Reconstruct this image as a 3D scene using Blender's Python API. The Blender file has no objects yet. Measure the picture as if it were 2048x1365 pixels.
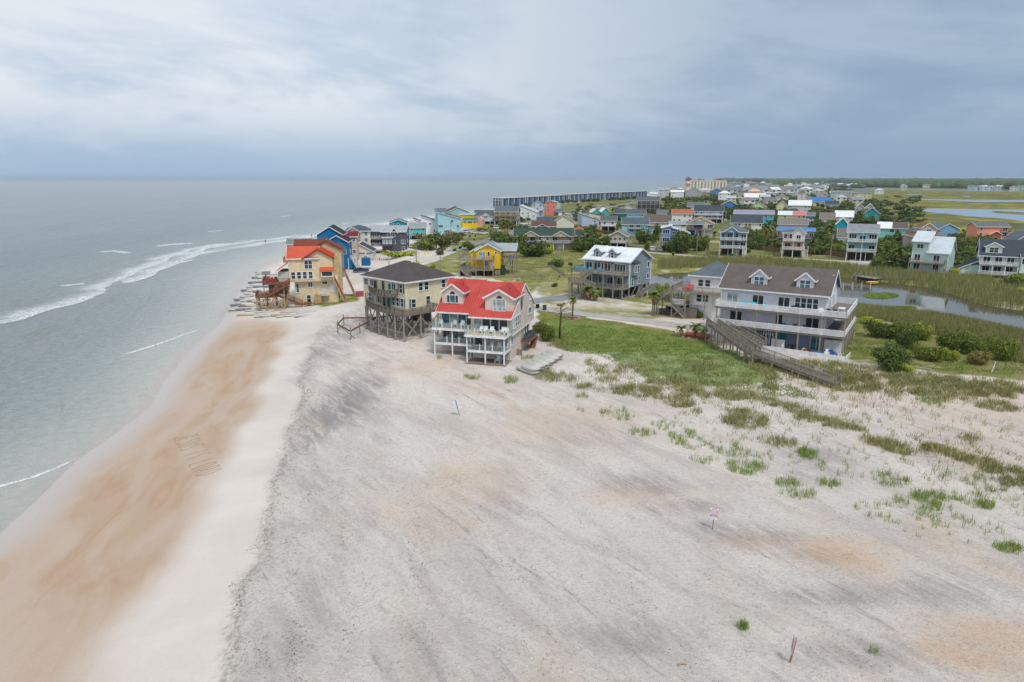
import bpy, bmesh, math, random
import numpy as np
from mathutils import Vector, Matrix
random.seed(7); np.random.seed(7)
R = math.radians
SC = bpy.context.scene
COL = SC.collection

# ------------------------------------------------------------------ camera, world, sun, exposure
F = 1365.0; CZ = 29.0; PIT = math.atan((682.5 - 358.5) / F)
cp, sp = math.cos(PIT), math.sin(PIT)
cam = bpy.data.cameras.new('camera'); camo = bpy.data.objects.new('camera', cam); COL.objects.link(camo)
cam.sensor_width = 36.0; cam.lens = 36.0 * F / 2048; cam.clip_end = 40000; cam.clip_start = 0.5
camo.location = (0, 0, CZ); camo.rotation_euler = (math.pi / 2 - PIT, 0, 0)
SC.camera = camo
SC.view_settings.view_transform = 'Standard'; SC.view_settings.look = 'None'
SC.view_settings.exposure = 0.58; SC.view_settings.gamma = 1.0
SC.cycles.use_denoising = True
SC.cycles.max_bounces = 5; SC.cycles.diffuse_bounces = 2; SC.cycles.glossy_bounces = 3
SC.cycles.transparent_max_bounces = 12; SC.cycles.volume_bounces = 0
SUN_EL, SUN_AZ = R(58), R(152)     # azimuth measured clockwise from +Y: behind the right shoulder
W = bpy.data.worlds.new('World'); SC.world = W; W.use_nodes = True

def lin(c):
    if isinstance(c, str):
        c = [int(c[i:i + 2], 16) / 255 for i in (0, 2, 4)]
    return tuple((x / 12.92 if x <= .04045 else ((x + .055) / 1.055) ** 2.4) for x in c[:3]) + (1,)

class NT:
    "tiny node-tree writer"
    def __init__(s, tree): s.t = tree; s.n = tree.nodes; s.l = tree.links
    def new(s, typ, **kw):
        n = s.n.new(typ)
        for k, v in kw.items(): setattr(n, k, v)
        return n
    def put(s, sock, v):
        if hasattr(v, 'is_linked') or isinstance(v, bpy.types.NodeSocket): s.l.new(v, sock)
        else: sock.default_value = v
    def math(s, op, a, b=0.0, c=0.0, clamp=False):
        n = s.new('ShaderNodeMath', operation=op, use_clamp=clamp)
        s.put(n.inputs[0], a); s.put(n.inputs[1], b)
        if op in ('MULTIPLY_ADD', 'SMOOTH_MIN', 'WRAP'): s.put(n.inputs[2], c)
        return n.outputs[0]
    def vmath(s, op, a, b=(0, 0, 0)):
        n = s.new('ShaderNodeVectorMath', operation=op)
        s.put(n.inputs[0], a); s.put(n.inputs[1], b)
        return n.outputs['Value'] if op in ('DOT_PRODUCT', 'LENGTH') else n.outputs[0]
    def mix(s, f, a, b, blend='MIX'):
        n = s.new('ShaderNodeMix', data_type='RGBA', blend_type=blend)
        s.put(n.inputs[0], f); s.put(n.inputs[6], a); s.put(n.inputs[7], b)
        return n.outputs[2]
    def noise(s, vec, scale, detail=3.0, rough=.55, dist=0.0):
        n = s.new('ShaderNodeTexNoise')
        if vec is not None: s.l.new(vec, n.inputs['Vector'])
        n.inputs['Scale'].default_value = scale; n.inputs['Detail'].default_value = detail
        n.inputs['Roughness'].default_value = rough; n.inputs['Distortion'].default_value = dist
        return n.outputs['Fac']
    def mapv(s, vec, scale=(1, 1, 1), rot=(0, 0, 0), loc=(0, 0, 0)):
        if any(rot):      # turn first, stretch afterwards
            q = s.new('ShaderNodeMapping'); s.l.new(vec, q.inputs['Vector']); q.inputs['Rotation'].default_value = rot; vec = q.outputs[0]; rot = (0, 0, 0)
        n = s.new('ShaderNodeMapping'); s.l.new(vec, n.inputs['Vector'])
        n.inputs['Scale'].default_value = scale; n.inputs['Rotation'].default_value = rot; n.inputs['Location'].default_value = loc
        return n.outputs[0]
    def ramp(s, f, a, b, lo=0.0, hi=1.0):
        n = s.new('ShaderNodeMapRange', interpolation_type='SMOOTHSTEP')
        s.put(n.inputs[0], f); n.inputs[1].default_value = a; n.inputs[2].default_value = b
        n.inputs[3].default_value = lo; n.inputs[4].default_value = hi
        return n.outputs[0]
    def attr(s, name):
        return s.new('ShaderNodeAttribute', attribute_name=name).outputs['Fac']
    def bump(s, h, strength, dist=1.0, normal=None):
        n = s.new('ShaderNodeBump'); s.put(n.inputs['Height'], h)
        n.inputs['Strength'].default_value = strength; n.inputs['Distance'].default_value = dist
        if normal is not None: s.l.new(normal, n.inputs['Normal'])
        return n.outputs[0]

# overcast sky: the clear sky shows faintly through layered cloud
t = NT(W.node_tree); t.n.clear()
sky = t.new('ShaderNodeTexSky', sky_type='NISHITA'); sky.sun_disc = False
sky.sun_elevation = SUN_EL; sky.sun_rotation = SUN_AZ; sky.altitude = 30; sky.air_density = 1.6; sky.dust_density = 3.0
gen = t.new('ShaderNodeTexCoord').outputs['Generated']
sx = t.new('ShaderNodeSeparateXYZ'); t.l.new(gen, sx.inputs[0])
el = t.math('MAXIMUM', sx.outputs[2], 0.0)
inv = t.math('DIVIDE', 1.0, t.math('ADD', el, 0.10))
cx = t.new('ShaderNodeCombineXYZ')
t.l.new(t.math('MULTIPLY', sx.outputs[0], inv), cx.inputs[0]); t.l.new(t.math('MULTIPLY', sx.outputs[1], inv), cx.inputs[1])
t.l.new(t.math('MULTIPLY', el, 2.5), cx.inputs[2])
pl = cx.outputs[0]
big = t.noise(t.mapv(gen, (1.5, 1.5, 5.0), rot=(0, R(-7), 0), loc=(3.1, 1.7, .4)), 1.0, 5, .5, .5)
fine = t.noise(t.mapv(gen, (3.4, 3.4, 12.0), rot=(0, R(-7), 0), loc=(.3, 0, 2.2)), 1.0, 9, .6, .35)
puff = t.noise(t.mapv(gen, (9, 9, 26), rot=(0, R(-3), 0)), 1.0, 7, .6, .3)
# elevation colours; an overcast sky grows brighter towards the zenith
c_h = lin('ACC6E0'); c_m = lin('BED2E8'); c_t = lin('E0EAF7')
col = t.mix(t.ramp(el, 0.0, .12), c_h, c_m)
col = t.mix(t.ramp(el, .08, .30), col, c_t)
side = t.ramp(sx.outputs[0], -.34, .46)      # heavier cloud inland (to the right)
col = t.mix(t.math('MULTIPLY', side, .9), col, t.mix(t.ramp(el, .0, .2), lin('8CA8C4'), lin('98B0CA')))
cl = t.math('ADD', t.math('MULTIPLY', big, .5), t.math('MULTIPLY', fine, .5))
bright = t.mix(side, lin('ECF2FA'), lin('B0C3D8'))
dark = t.mix(side, lin('B9CCE3'), lin('88A4C0'))
amt = t.ramp(el, .02, .11, .10, .95)
col = t.mix(t.math('MULTIPLY', t.ramp(cl, .46, .60), amt), col, bright)
col = t.mix(t.math('MULTIPLY', t.ramp(cl, .49, .38), t.math('MULTIPLY', amt, .65)), col, dark)
band = t.math('MULTIPLY', t.math('MULTIPLY', t.ramp(el, .022, .05), t.ramp(el, .11, .06)), t.ramp(side, .9, .3))
col = t.mix(t.math('MULTIPLY', t.math('MULTIPLY', band, t.ramp(puff, .50, .64)), .5), col, lin('D3DEEA'))
col = t.mix(1.0, col, t.mix(t.ramp(el, .3, .95), (1, 1, 1, 1), (1.06, 1.05, 1.03, 1)), 'MULTIPLY')
skyc = t.mix(1.0, sky.outputs[0], (.10, .10, .10, 1), 'MULTIPLY')
fin = t.mix(.96, skyc, col)
bg = t.new('ShaderNodeBackground'); t.l.new(fin, bg.inputs[0]); bg.inputs[1].default_value = 0.635
wo = t.new('ShaderNodeOutputWorld'); t.l.new(bg.outputs[0], wo.inputs[0])

sun = bpy.data.lights.new('sun', 'SUN'); sun.energy = 1.5; sun.angle = R(13); sun.color = (1, .96, .90)
so = bpy.data.objects.new('sun', sun); COL.objects.link(so)
sd = Vector((math.sin(SUN_AZ) * math.cos(SUN_EL), math.cos(SUN_AZ) * math.cos(SUN_EL), math.sin(SUN_EL)))
so.rotation_euler = sd.to_track_quat('Z', 'Y').to_euler(); so.location = (0, 0, 200)

# ------------------------------------------------------------------ helpers: pixels to places
def at(px, py, z=1.5):
    u = (px - 1024) / F; v = (682.5 - py) / F
    dy, dz = cp + v * sp, -sp + v * cp
    k = (z - CZ) / dz
    return (u * k, dy * k)
def zat(Y, py):
    v = (682.5 - py) / F
    return CZ + Y * (-sp + v * cp) / (cp + v * sp)
def zc_of(y, z): return y * cp - (z - CZ) * sp

SH = [(0, 1068), (70, 1005), (150, 925), (240, 862), (300, 815), (335, 755), (386, 698), (440, 648), (468, 602), (488, 566), (516, 540),
      (556, 520), (618, 493), (700, 470), (765, 453), (850, 440), (940, 427), (1050, 413), (1180, 402), (1300, 391), (1345, 384), (1352, 377)]
SHW = [at(a, b, 0.0) for a, b in SH]
SHY = np.array([-400] + [p[1] for p in SHW] + [6000, 20000]); SHX = np.array([-70] + [p[0] for p in SHW] + [2600, 9000])
BM = [(420, 1500), (450, 1365), (480, 1240), (510, 1130), (540, 990), (575, 880), (600, 790), (612, 740), (628, 680), (640, 640)]
BMW = [at(a, b, 1.3) for a, b in BM]
BMY = np.array([-400] + [p[1] for p in BMW] + [150, 170]); BMX = np.array([0] + [p[0] for p in BMW] + [-60, -75])

def bline(y): return np.interp(y, BMY, BMX) + .45 * wob(y * 0, y, 12.0) + .22 * wob(y * 0 + 3, y, 3.7)
_ph = np.random.RandomState(3)
_wv = [(_ph.uniform(.6, 1.6), _ph.uniform(0, 6.28), _ph.uniform(0, 6.28)) for _ in range(9)]
def wob(x, y, s):
    v = 0
    for i, (k, a, p) in enumerate(_wv):
        v = v + np.sin((x * math.cos(a) + y * math.sin(a)) * k * 6.28 / s + p + i)
    return v / 4.0

def sdist(poly, x, y):
    "signed distance (negative inside) of points to a polygon"
    x = np.asarray(x, float); y = np.asarray(y, float)
    d = np.full(x.shape, 1e18); ins = np.zeros(x.shape, bool)
    n = len(poly)
    for i in range(n):
        x0, y0 = poly[i]; x1, y1 = poly[(i + 1) % n]
        ex, ey = x1 - x0, y1 - y0
        h = np.clip(((x - x0) * ex + (y - y0) * ey) / (ex * ex + ey * ey + 1e-9), 0, 1)
        d = np.minimum(d, (x - x0 - h * ex) ** 2 + (y - y0 - h * ey) ** 2)
        c = ((y0 > y) != (y1 > y))
        with np.errstate(divide='ignore', invalid='ignore'):
            ins ^= c & (x < (x1 - x0) * (y - y0) / (y1 - y0 + 1e-12) + x0)
    return np.where(ins, -1, 1) * np.sqrt(d)
def sm(v, a, b):
    t_ = np.clip((v - a) / (b - a), 0, 1); return t_ * t_ * (3 - 2 * t_)
def pw(pts, z=1.5): return [at(a, b, z) for a, b in pts]

POND = pw([(1290, 552), (1345, 546), (1420, 545), (1540, 541), (1690, 556), (1760, 564), (1850, 574), (1915, 592), (1975, 612), (2060, 624), (2200, 648),
           (2200, 712), (2060, 674), (1960, 651), (1870, 634), (1780, 623), (1715, 615), (1650, 606), (1500, 600), (1400, 598), (1330, 588), (1300, 575)], 1.0)
DUNE = pw([(1130, 735), (1250, 735), (1420, 745), (1560, 760), (1700, 770), (1850, 790), (2080, 800), (2080, 745), (1850, 738), (1700, 722), (1520, 720), (1400, 700), (1250, 690), (1140, 700)], 2)
HUMM = pw([(1120, 790), (1250, 780), (1500, 800), (1700, 850), (1850, 900), (2080, 960), (2080, 1010), (1850, 960), (1650, 900), (1450, 850), (1250, 830)], 1.8)
MOUND = pw([(800, 505), (822, 495), (838, 510), (830, 528), (795, 530)], 1.5)
def gz(x, y):
    x = np.asarray(x, float); y = np.asarray(y, float)
    s = x - np.interp(y, SHY, SHX)
    sl = 1 - .28 * sm(y, 150, 210)
    s = s * sl
    z = np.where(s < 0, np.maximum(s * .04, -3.0), 0)
    rise = np.where(y < 150, 28.0, np.where(y > 200, 9.0, 28 - (y - 150) * .38))
    z = np.where(s >= 0, np.minimum(s / rise, 1.0) * 1.15 + .012 * np.minimum(s, 30), z)
    b = x - bline(y)
    near = sm(y, 150, 128)
    z = z + near * (.22 * sm(b, -.3, .55) + .10 * sm(b, 0, 14))
    z = np.where(s > 12, z + .035 * wob(x, y, 9.0) * near, z)
    if y.size == 1 and y.flat[0] > 300:      # nothing but open ground out there
        m = sm(x - (120 + .22 * y), 0, 60) * sm(y, 260, 420); return z * (1 - m) + .9 * m
    z = z + .8 * sm(sdist(DUNE, x, y), 4.0, -5.0) * (1 + .25 * wob(x, y, 15.0))
    z = z + .7 * sm(sdist(HUMM, x, y), 4.0, -4.0) * (1 + .45 * wob(x, y, 11.0))
    z = z + 1.6 * sm(sdist(MOUND, x, y), 5, -5)
    p = sdist(POND, x, y)
    z = np.where(p < 6, z + (0.45 - z) * sm(p, 3.0, -2.0), z)
    m = sm(x - (120 + .22 * y), 0, 60) * sm(y, 260, 420)
    z = z * (1 - m) + .9 * m
    return z
def gzs(x, y): return float(gz(np.array([x]), np.array([y]))[0])
def ground(px, py, z0=1.5):
    z = z0
    for _ in range(5):
        x, y = at(px, py, z); z = .5 * z + .5 * max(gzs(x, y), -.2)
    return x, y, gzs(x, y)

# ------------------------------------------------------------------ helpers: meshes
class MB:
    def __init__(s): s.v = []; s.f = []; s.uv = None
    def poly(s, pts):
        b = len(s.v); s.v += [tuple(p) for p in pts]; s.f.append(tuple(range(b, b + len(pts)))); return s
    def box(s, x0, x1, y0, y1, z0, z1):
        b = len(s.v)
        s.v += [(x0, y0, z0), (x1, y0, z0), (x1, y1, z0), (x0, y1, z0), (x0, y0, z1), (x1, y0, z1), (x1, y1, z1), (x0, y1, z1)]
        s.f += [tuple(b + i for i in q) for q in ((0, 3, 2, 1), (4, 5, 6, 7), (0, 1, 5, 4), (1, 2, 6, 5), (2, 3, 7, 6), (3, 0, 4, 7))]
        return s
    def bar(s, p0, p1, w, h=None, up=(0, 0, 1)):
        h = w if h is None else h
        a = Vector(p0); b_ = Vector(p1); d = (b_ - a)
        if d.length < 1e-6: return s
        d.normalize(); u = Vector(up)
        if abs(d.dot(u)) > .98: u = Vector((0, 1, 0))
        r = d.cross(u).normalized(); u = r.cross(d).normalized()
        r *= w / 2; u *= h / 2; b = len(s.v)
        for q in (a, b_): s.v += [tuple(q - r - u), tuple(q + r - u), tuple(q + r + u), tuple(q - r + u)]
        s.f += [tuple(b + i for i in q) for q in ((0, 1, 2, 3), (7, 6, 5, 4), (0, 4, 5, 1), (1, 5, 6, 2), (2, 6, 7, 3), (3, 7, 4, 0))]
        return s
    def tube(s, pts, rads, n=8, cap=True):
        rings = []; prev = None
        for i, p in enumerate(pts):
            p = Vector(p)
            d = (Vector(pts[min(i + 1, len(pts) - 1)]) - Vector(pts[max(i - 1, 0)])).normalized()
            u = Vector((0, 1, 0)) if abs(d.z) > .9 else Vector((0, 0, 1))
            r = d.cross(u).normalized(); u = r.cross(d)
            b = len(s.v)
            for k in range(n):
                a = 6.28318 * k / n
                s.v.append(tuple(p + (r * math.cos(a) + u * math.sin(a)) * rads[i]))
            rings.append(b)
        for a, b in zip(rings, rings[1:]):
            for k in range(n):
                s.f.append((a + k, a + (k + 1) % n, b + (k + 1) % n, b + k))
        if cap:
            s.f.append(tuple(rings[0] + k for k in range(n))[::-1]); s.f.append(tuple(rings[-1] + k for k in range(n)))
        return s
    def prism(s, prof, axis, a0, a1):
        "extrude a 2-D outline: axis 'x' -> prof is (y,z); axis 'y' -> prof is (x,z); axis 'z' -> (x,y)"
        b = len(s.v); n = len(prof)
        for a in (a0, a1):
            for p, q in prof:
                s.v.append((a, p, q) if axis == 'x' else (p, a, q) if axis == 'y' else (p, q, a))
        s.f.append(tuple(range(b, b + n))); s.f.append(tuple(range(b + n, b + 2 * n))[::-1])
        for i in range(n):
            j = (i + 1) % n; s.f.append((b + i, b + n + i, b + n + j, b + j))
        return s
    def mesh(s, name, smooth=False):
        me = bpy.data.meshes.new(name); me.from_pydata(s.v, [], s.f)
        bm = bmesh.new(); bm.from_mesh(me); bmesh.ops.recalc_face_normals(bm, faces=bm.faces); bm.to_mesh(me); bm.free()
        if smooth: me.polygons.foreach_set('use_smooth', [True] * len(me.polygons))
        me.update(); return me

def link(name, data, mat=None, parent=None, loc=None, rot=None, scale=None):
    o = bpy.data.objects.new(name, data); COL.objects.link(o)
    if parent is not None: o.parent = parent
    if loc is not None: o.location = loc
    if rot is not None: o.rotation_euler = rot
    if scale is not None: o.scale = scale
    if mat is not None and data is not None and not data.materials: data.materials.append(mat)
    return o
def matobj(o, m):
    "own material on a mesh shared by several objects"
    if o.data.materials and o.data.materials[0] is m: return
    if not o.data.materials: o.data.materials.append(None)
    o.material_slots[0].link = 'OBJECT'; o.material_slots[0].material = m
def tag(o, label, cat, group=None):
    o['label'] = label; o['category'] = cat
    if group: o['group'] = group
    return o
def kind(o, k, label=None):
    o['kind'] = k
    if label: o['label'] = label
    return o
def thing(name, label, cat, loc=(0, 0, 0), rz=0, group=None):
    return tag(link(name, None, loc=loc, rot=(0, 0, rz)), label, cat, group)
def raw(name, v, f, mat=None, smooth=False):
    "fast mesh from numpy: f is (n,3) or (n,4)"
    me = bpy.data.meshes.new(name); v = np.asarray(v, np.float32); f = np.asarray(f, np.int32); k = f.shape[1]
    me.vertices.add(len(v)); me.vertices.foreach_set('co', v.ravel())
    me.loops.add(f.size); me.loops.foreach_set('vertex_index', f.ravel())
    me.polygons.add(len(f)); me.polygons.foreach_set('loop_start', np.arange(0, f.size, k, dtype=np.int32))
    me.polygons.foreach_set('loop_total', np.full(len(f), k, np.int32))
    if smooth: me.polygons.foreach_set('use_smooth', np.ones(len(f), bool))
    me.update(calc_edges=True)
    if mat: me.materials.append(mat)
    return me
def fattr(me, name, vals):
    a = me.attributes.new(name, 'FLOAT', 'POINT'); a.data.foreach_set('value', np.asarray(vals, np.float32))

# ------------------------------------------------------------------ materials
MATS = {}
def mat(key, c=None, rough=.7, kind_='plain', **kw):
    if key in MATS: return MATS[key]
    m = bpy.data.materials.new(key); m.use_nodes = True; t = NT(m.node_tree)
    bs = t.n['Principled BSDF']; bs.inputs['Roughness'].default_value = rough; bs.inputs['Specular IOR Level'].default_value = .5 if rough < .3 else .22
    if c is None: c = key
    c = lin(c); tc = t.new('ShaderNodeTexCoord').outputs['Object']
    if kind_ == 'plain':
        n = t.noise(tc, 1.3, 4, .6)
        t.l.new(t.mix(t.ramp(n, .3, .75), tuple(x * .82 for x in c[:3]) + (1,), tuple(min(1, x * 1.08) for x in c[:3]) + (1,)), bs.inputs['Base Color'])
    elif kind_ == 'siding':
        s = t.new('ShaderNodeSeparateXYZ'); t.l.new(tc, s.inputs[0])
        fr = t.math('FRACT', t.math('MULTIPLY', s.outputs[2], 4.6))
        n = t.noise(t.mapv(tc, (.5, .5, .9)), 1.0, 5, .65)
        st = t.noise(t.mapv(tc, (3.5, 3.5, .35)), 1.0, 3, .6)
        col = t.mix(t.ramp(n, .3, .75), tuple(x * .85 for x in c[:3]) + (1,), tuple(min(1, x * 1.05) for x in c[:3]) + (1,))
        col = t.mix(t.math('MULTIPLY', t.ramp(st, .55, .8), .25), col, tuple(x * .6 for x in c[:3]) + (1,))
        t.l.new(col, bs.inputs['Base Color'])
        t.l.new(t.bump(fr, .55, .03), bs.inputs['Normal'])
    elif kind_ == 'wood':
        n = t.noise(t.mapv(tc, (5, 5, 1.5)), 1.0, 5, .65); n2 = t.noise(tc, .7, 2)
        col = t.mix(t.ramp(n, .3, .72), tuple(x * .55 for x in c[:3]) + (1,), tuple(min(1, x * 1.25) for x in c[:3]) + (1,))
        col = t.mix(t.math('MULTIPLY', t.ramp(n2, .5, .7), .4), col, tuple(x * .7 for x in c[:3]) + (1,))
        t.l.new(col, bs.inputs['Base Color']); t.l.new(t.bump(n, .4, .03), bs.inputs['Normal'])
    elif kind_ == 'shingle':
        br = t.new('ShaderNodeTexBrick'); g = t.new('ShaderNodeSeparateXYZ'); t.l.new(tc, g.inputs[0])
        cc = t.new('ShaderNodeCombineXYZ'); t.l.new(t.math('ADD', g.outputs[0], t.math('MULTIPLY', g.outputs[1], .9)), cc.inputs[0]); t.l.new(t.math('MULTIPLY', g.outputs[2], 2.0), cc.inputs[1])
        t.l.new(cc.outputs[0], br.inputs[0]); br.inputs['Scale'].default_value = 2.2
        br.inputs['Color1'].default_value = tuple(x * .75 for x in c[:3]) + (1,); br.inputs['Color2'].default_value = tuple(min(1, x * 1.25) for x in c[:3]) + (1,)
        br.inputs['Mortar'].default_value = tuple(x * .6 for x in c[:3]) + (1,); br.inputs['Mortar Size'].default_value = .03
        n = t.noise(tc, .6, 5, .7)
        t.l.new(t.mix(t.ramp(n, .35, .7), t.mix(.5, br.outputs[0], c), tuple(x * .72 for x in c[:3]) + (1,)), bs.inputs['Base Color'])
        t.l.new(t.bump(t.noise(tc, 9, 2), .5, .03), bs.inputs['Normal'])
    elif kind_ == 'metal':
        n = t.noise(tc, .5, 5, .65); s2 = t.noise(t.mapv(tc, (1.4, 1.4, .25)), 1.0, 4, .65)
        cc = t.mix(t.ramp(n, .3, .75), tuple(x * .80 for x in c[:3]) + (1,), c)
        t.l.new(t.mix(t.math('MULTIPLY', t.ramp(s2, .48, .75), .35), cc, tuple(x * .55 + .12 for x in c[:3]) + (1,)), bs.inputs['Base Color'])
    elif kind_ == 'glass':
        n = t.noise(tc, .9, 2)
        t.l.new(t.mix(t.ramp(n, .35, .7), tuple(x * .5 for x in c[:3]) + (1,), tuple(min(1, x * 1.3) for x in c[:3]) + (1,)), bs.inputs['Base Color'])
        bs.inputs['Specular IOR Level'].default_value = .6
    elif kind_ == 'clear':
        bs.inputs['Base Color'].default_value = c; bs.inputs['Alpha'].default_value = .13
    elif kind_ == 'leaf':
        oi = t.new('ShaderNodeObjectInfo').outputs['Random']
        n = t.noise(tc, 1.1, 3, .6)
        a = tuple(x * .50 for x in c[:3]) + (1,); b = (min(1, c[0] * 1.75), min(1, c[1] * 1.55), c[2] * 1.2, 1)
        hf = t.attr('tone')
        f = t.math('ADD', t.math('MULTIPLY', n, .45), t.math('ADD', t.math('MULTIPLY', hf, .55), t.math('MULTIPLY', oi, .3)))
        t.l.new(t.mix(t.ramp(f, .30, 1.05), a, b), bs.inputs['Base Color'])
        bs.inputs['Specular IOR Level'].default_value = .25
        try: bs.inputs['Subsurface Weight'].default_value = 0.0
        except Exception: pass
    MATS[key] = m; return m
WHITE = mat('white_paint', 'EDEEEE', .5)
GLASS = mat('window_glass', '2A3A44', .08, 'glass')
GLASSB = mat('window_glass_blue', '2F6F7C', .08, 'glass')
CURT = mat('window_curtain', '9FB4B4', .15, 'glass')
CLEAR = mat('railing_glass', 'B9CFC9', .06, 'clear')
WOOD = mat('weathered_wood', '9C9488', .85, 'wood')
WOODD = mat('dark_weathered_wood', '877D73', .85, 'wood')
WOODB = mat('brown_stained_wood', '8A5B43', .8, 'wood')
WOODL = mat('new_timber', 'B99A6C', .8, 'wood')
BLACK = mat('black_plastic', '1E2022', .5)
CONC = mat('concrete', 'B7B3AC', .9)

# ------------------------------------------------------------------ the setting: ground, sea, pond, channels, roads
def grow(a, step, ratio, end):
    out = [a]
    while abs(out[-1]) < end:
        out.append(out[-1] + step); step *= ratio
    return out
xs = [-70 + .55 * i for i in range(290)]
xs = [-x for x in grow(70, .6, 1.055, 16000)][:0:-1] + xs + grow(xs[-1] + .6, .6, 1.05, 16000)
ys = [-60, -45, -30, -18, -8, 0, 6, 12, 17, 21] + [24 + .5 * i for i in range(236)]
ys = ys + grow(ys[-1] + .5, .55, 1.032, 16000)
GX, GY = np.meshgrid(np.array(xs), np.array(ys)); nx, ny = len(xs), len(ys)
gx, gy = GX.ravel(), GY.ravel(); gzv = gz(gx, gy)
ii = np.arange(nx * ny).reshape(ny, nx)
quads = np.stack([ii[:-1, :-1], ii[:-1, 1:], ii[1:, 1:], ii[1:, :-1]], -1).reshape(-1, 4)

def blobs(lst, soft=.6):
    m = np.zeros(gx.shape)
    for (px, py, rx, ry, a) in lst:
        x, y = at(px, py, 1.5); x2, _ = at(px + rx, py, 1.5); _, y2 = at(px, py - ry, 1.5)
        r = np.sqrt(((gx - x) / (x2 - x)) ** 2 + ((gy - y) / (y2 - y)) ** 2) + .18 * wob(gx, gy, 7.0)
        m = np.maximum(m, a * sm(r, 1 + soft, 1 - soft))
    return m
s_v = gx - np.interp(gy, SHY, SHX)
b_v = gx - bline(gy)
frac = s_v / np.maximum(s_v - b_v, 4.0)
wet = sm(frac + .05 * wob(gx, gy, 17.0), .92, .50) * sm(gy, 160, 118)
wet = np.maximum(wet, sm(s_v, 2.5, -1))
soak = sm(s_v, 5.0, .5) * (s_v < 30)
back = sm(b_v, -.6, .5) * sm(gy, 150, 130)
scarp = np.exp(-((b_v - .15) / .55) ** 2) * sm(gy, 122, 108)
dark = blobs([(690, 810, 60, 70, 1.0), (720, 640, 60, 40, .7), (660, 700, 40, 40, .6), (700, 900, 60, 90, .45), (1010, 990, 40, 50, .5), (1290, 975, 90, 20, .7), (1500, 1075, 100, 25, .8),
              (1400, 1020, 80, 14, .6), (1700, 1200, 130, 20, .7), (1700, 1320, 120, 30, .6), (1880, 1190, 70, 40, .8), (1640, 1120, 70, 16, .7), (640, 1180, 60, 160, .35), (1620, 930, 80, 40, .5), (1290, 1290, 130, 40, .6), (1180, 870, 120, 30, .4)])
orange = blobs([(945, 965, 90, 40, .6), (1310, 1000, 130, 22, .7), (1700, 1120, 110, 40, 1.0), (1980, 1300, 150, 60, 1.2), (850, 735, 70, 20, .7), (1130, 850, 160, 40, .5), (2000, 830, 200, 60, .5), (1500, 1090, 80, 16, .6), (960, 770, 80, 20, .4), (1850, 790, 200, 30, .45)])
G = np.zeros(gx.shape)
town = np.where(gy > 420, sm(s_v * .72, 12, 22), sm(s_v * .72, 26, 60) * sm(gy, 150, 225))
G = np.maximum(G, town)
for poly, a, sf in [
    ([(880, 535), (1010, 508), (1170, 500), (1340, 500), (1400, 520), (1330, 560), (1160, 556), (1090, 566), (1060, 590), (1000, 560)], 1.0, 3.0),
    ([(1080, 620), (1220, 645), (1400, 675), (1450, 690), (1400, 720), (1250, 720), (1100, 700), (1070, 660)], 1.0, 1.5),
    ([(1040, 615), (1260, 612), (1440, 625), (1440, 640), (1300, 640), (1100, 625)], .62, 1.5),
    ([(1690, 600), (1850, 632), (2100, 670), (2100, 770), (1900, 765), (1700, 735), (1660, 690)], 1.0, 2.0),
    ([(1060, 568), (1180, 556), (1330, 566), (1345, 600), (1440, 622), (1300, 642), (1080, 626)], .62, 2.0),
    ([(600, 600), (720, 585), (720, 603), (640, 612)], .8, 1.5),
    ([(840, 520), (905, 505), (935, 545), (860, 552)], .9, 2.0)]:
    d = sdist(pw(poly), gx, gy); G = np.maximum(G, a * sm(d + .8 * wob(gx, gy, 9.0), sf, -sf))
for poly in ([(640, 560), (760, 500), (860, 490), (905, 500), (880, 520), (800, 545), (720, 570)], [(1055, 602), (1200, 575), (1260, 590), (1330, 610), (1420, 630), (1100, 616)]):
    d = sdist(pw(poly), gx, gy); G = G * (1 - (.8 if poly[0][0] < 700 else .22) * sm(d, 3, -3))
vine = sm(sdist(pw([(1090, 640), (1180, 650), (1300, 670), (1420, 690), (1480, 712), (1560, 765), (1440, 780), (1330, 765), (1270, 745), (1190, 720), (1120, 700)]), gx, gy) + 1.2 * wob(gx, gy, 6.0), 2.5, -2.5)
marsh = sm(gx - (110 + .2 * gy), 0, 50) * sm(gy, 260, 360)
pond_d = sdist(POND, gx, gy); G = np.maximum(G, sm(pond_d, 22, 14))
gm = raw('ground', np.stack([gx, gy, gzv], 1), quads, smooth=True)
for k_, v_ in (('wet', wet), ('soak', soak), ('back', back), ('scarp', scarp), ('dark', dark), ('orange', orange), ('grass', G), ('vine', vine), ('marsh', marsh), ('town', town * sm(gy, 225, 290))): fattr(gm, k_, v_)
m = bpy.data.materials.new('sand_and_turf'); m.use_nodes = True; t = NT(m.node_tree); bs = t.n['Principled BSDF']
tc = t.new('ShaderNodeTexCoord').outputs['Object']
st1 = t.noise(t.mapv(tc, (.07, .26, 1), rot=(0, 0, R(57))), 1.0, 7, .66, .8)      # wind streaks
st2 = t.noise(t.mapv(tc, (.22, 1.3, 1), rot=(0, 0, R(60))), 1.0, 6, .7, .5)
bl = t.noise(tc, .11, 5, .6, .4); gr = t.noise(tc, 2.6, 6, .72); sp1 = t.noise(tc, 7.5, 4, .8); or1 = t.noise(t.mapv(tc, (.06, .16, 1), rot=(0, 0, R(57))), 1, 4, .55, 1.0)
backf = t.attr('back')
st3 = t.noise(t.mapv(tc, (.10, .95, 1), rot=(0, 0, R(58))), 1.0, 8, .72, .35); st4 = t.noise(t.mapv(tc, (.035, .13, 1), rot=(0, 0, R(52))), 1.0, 5, .6, 1.0)
dry = t.mix(t.ramp(bl, .3, .7), lin('CBC1B8'), lin('D6CDC5'))
grey = t.mix(t.ramp(st1, .34, .62), lin('D2C8C0'), lin('E9DFD6'))
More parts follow.
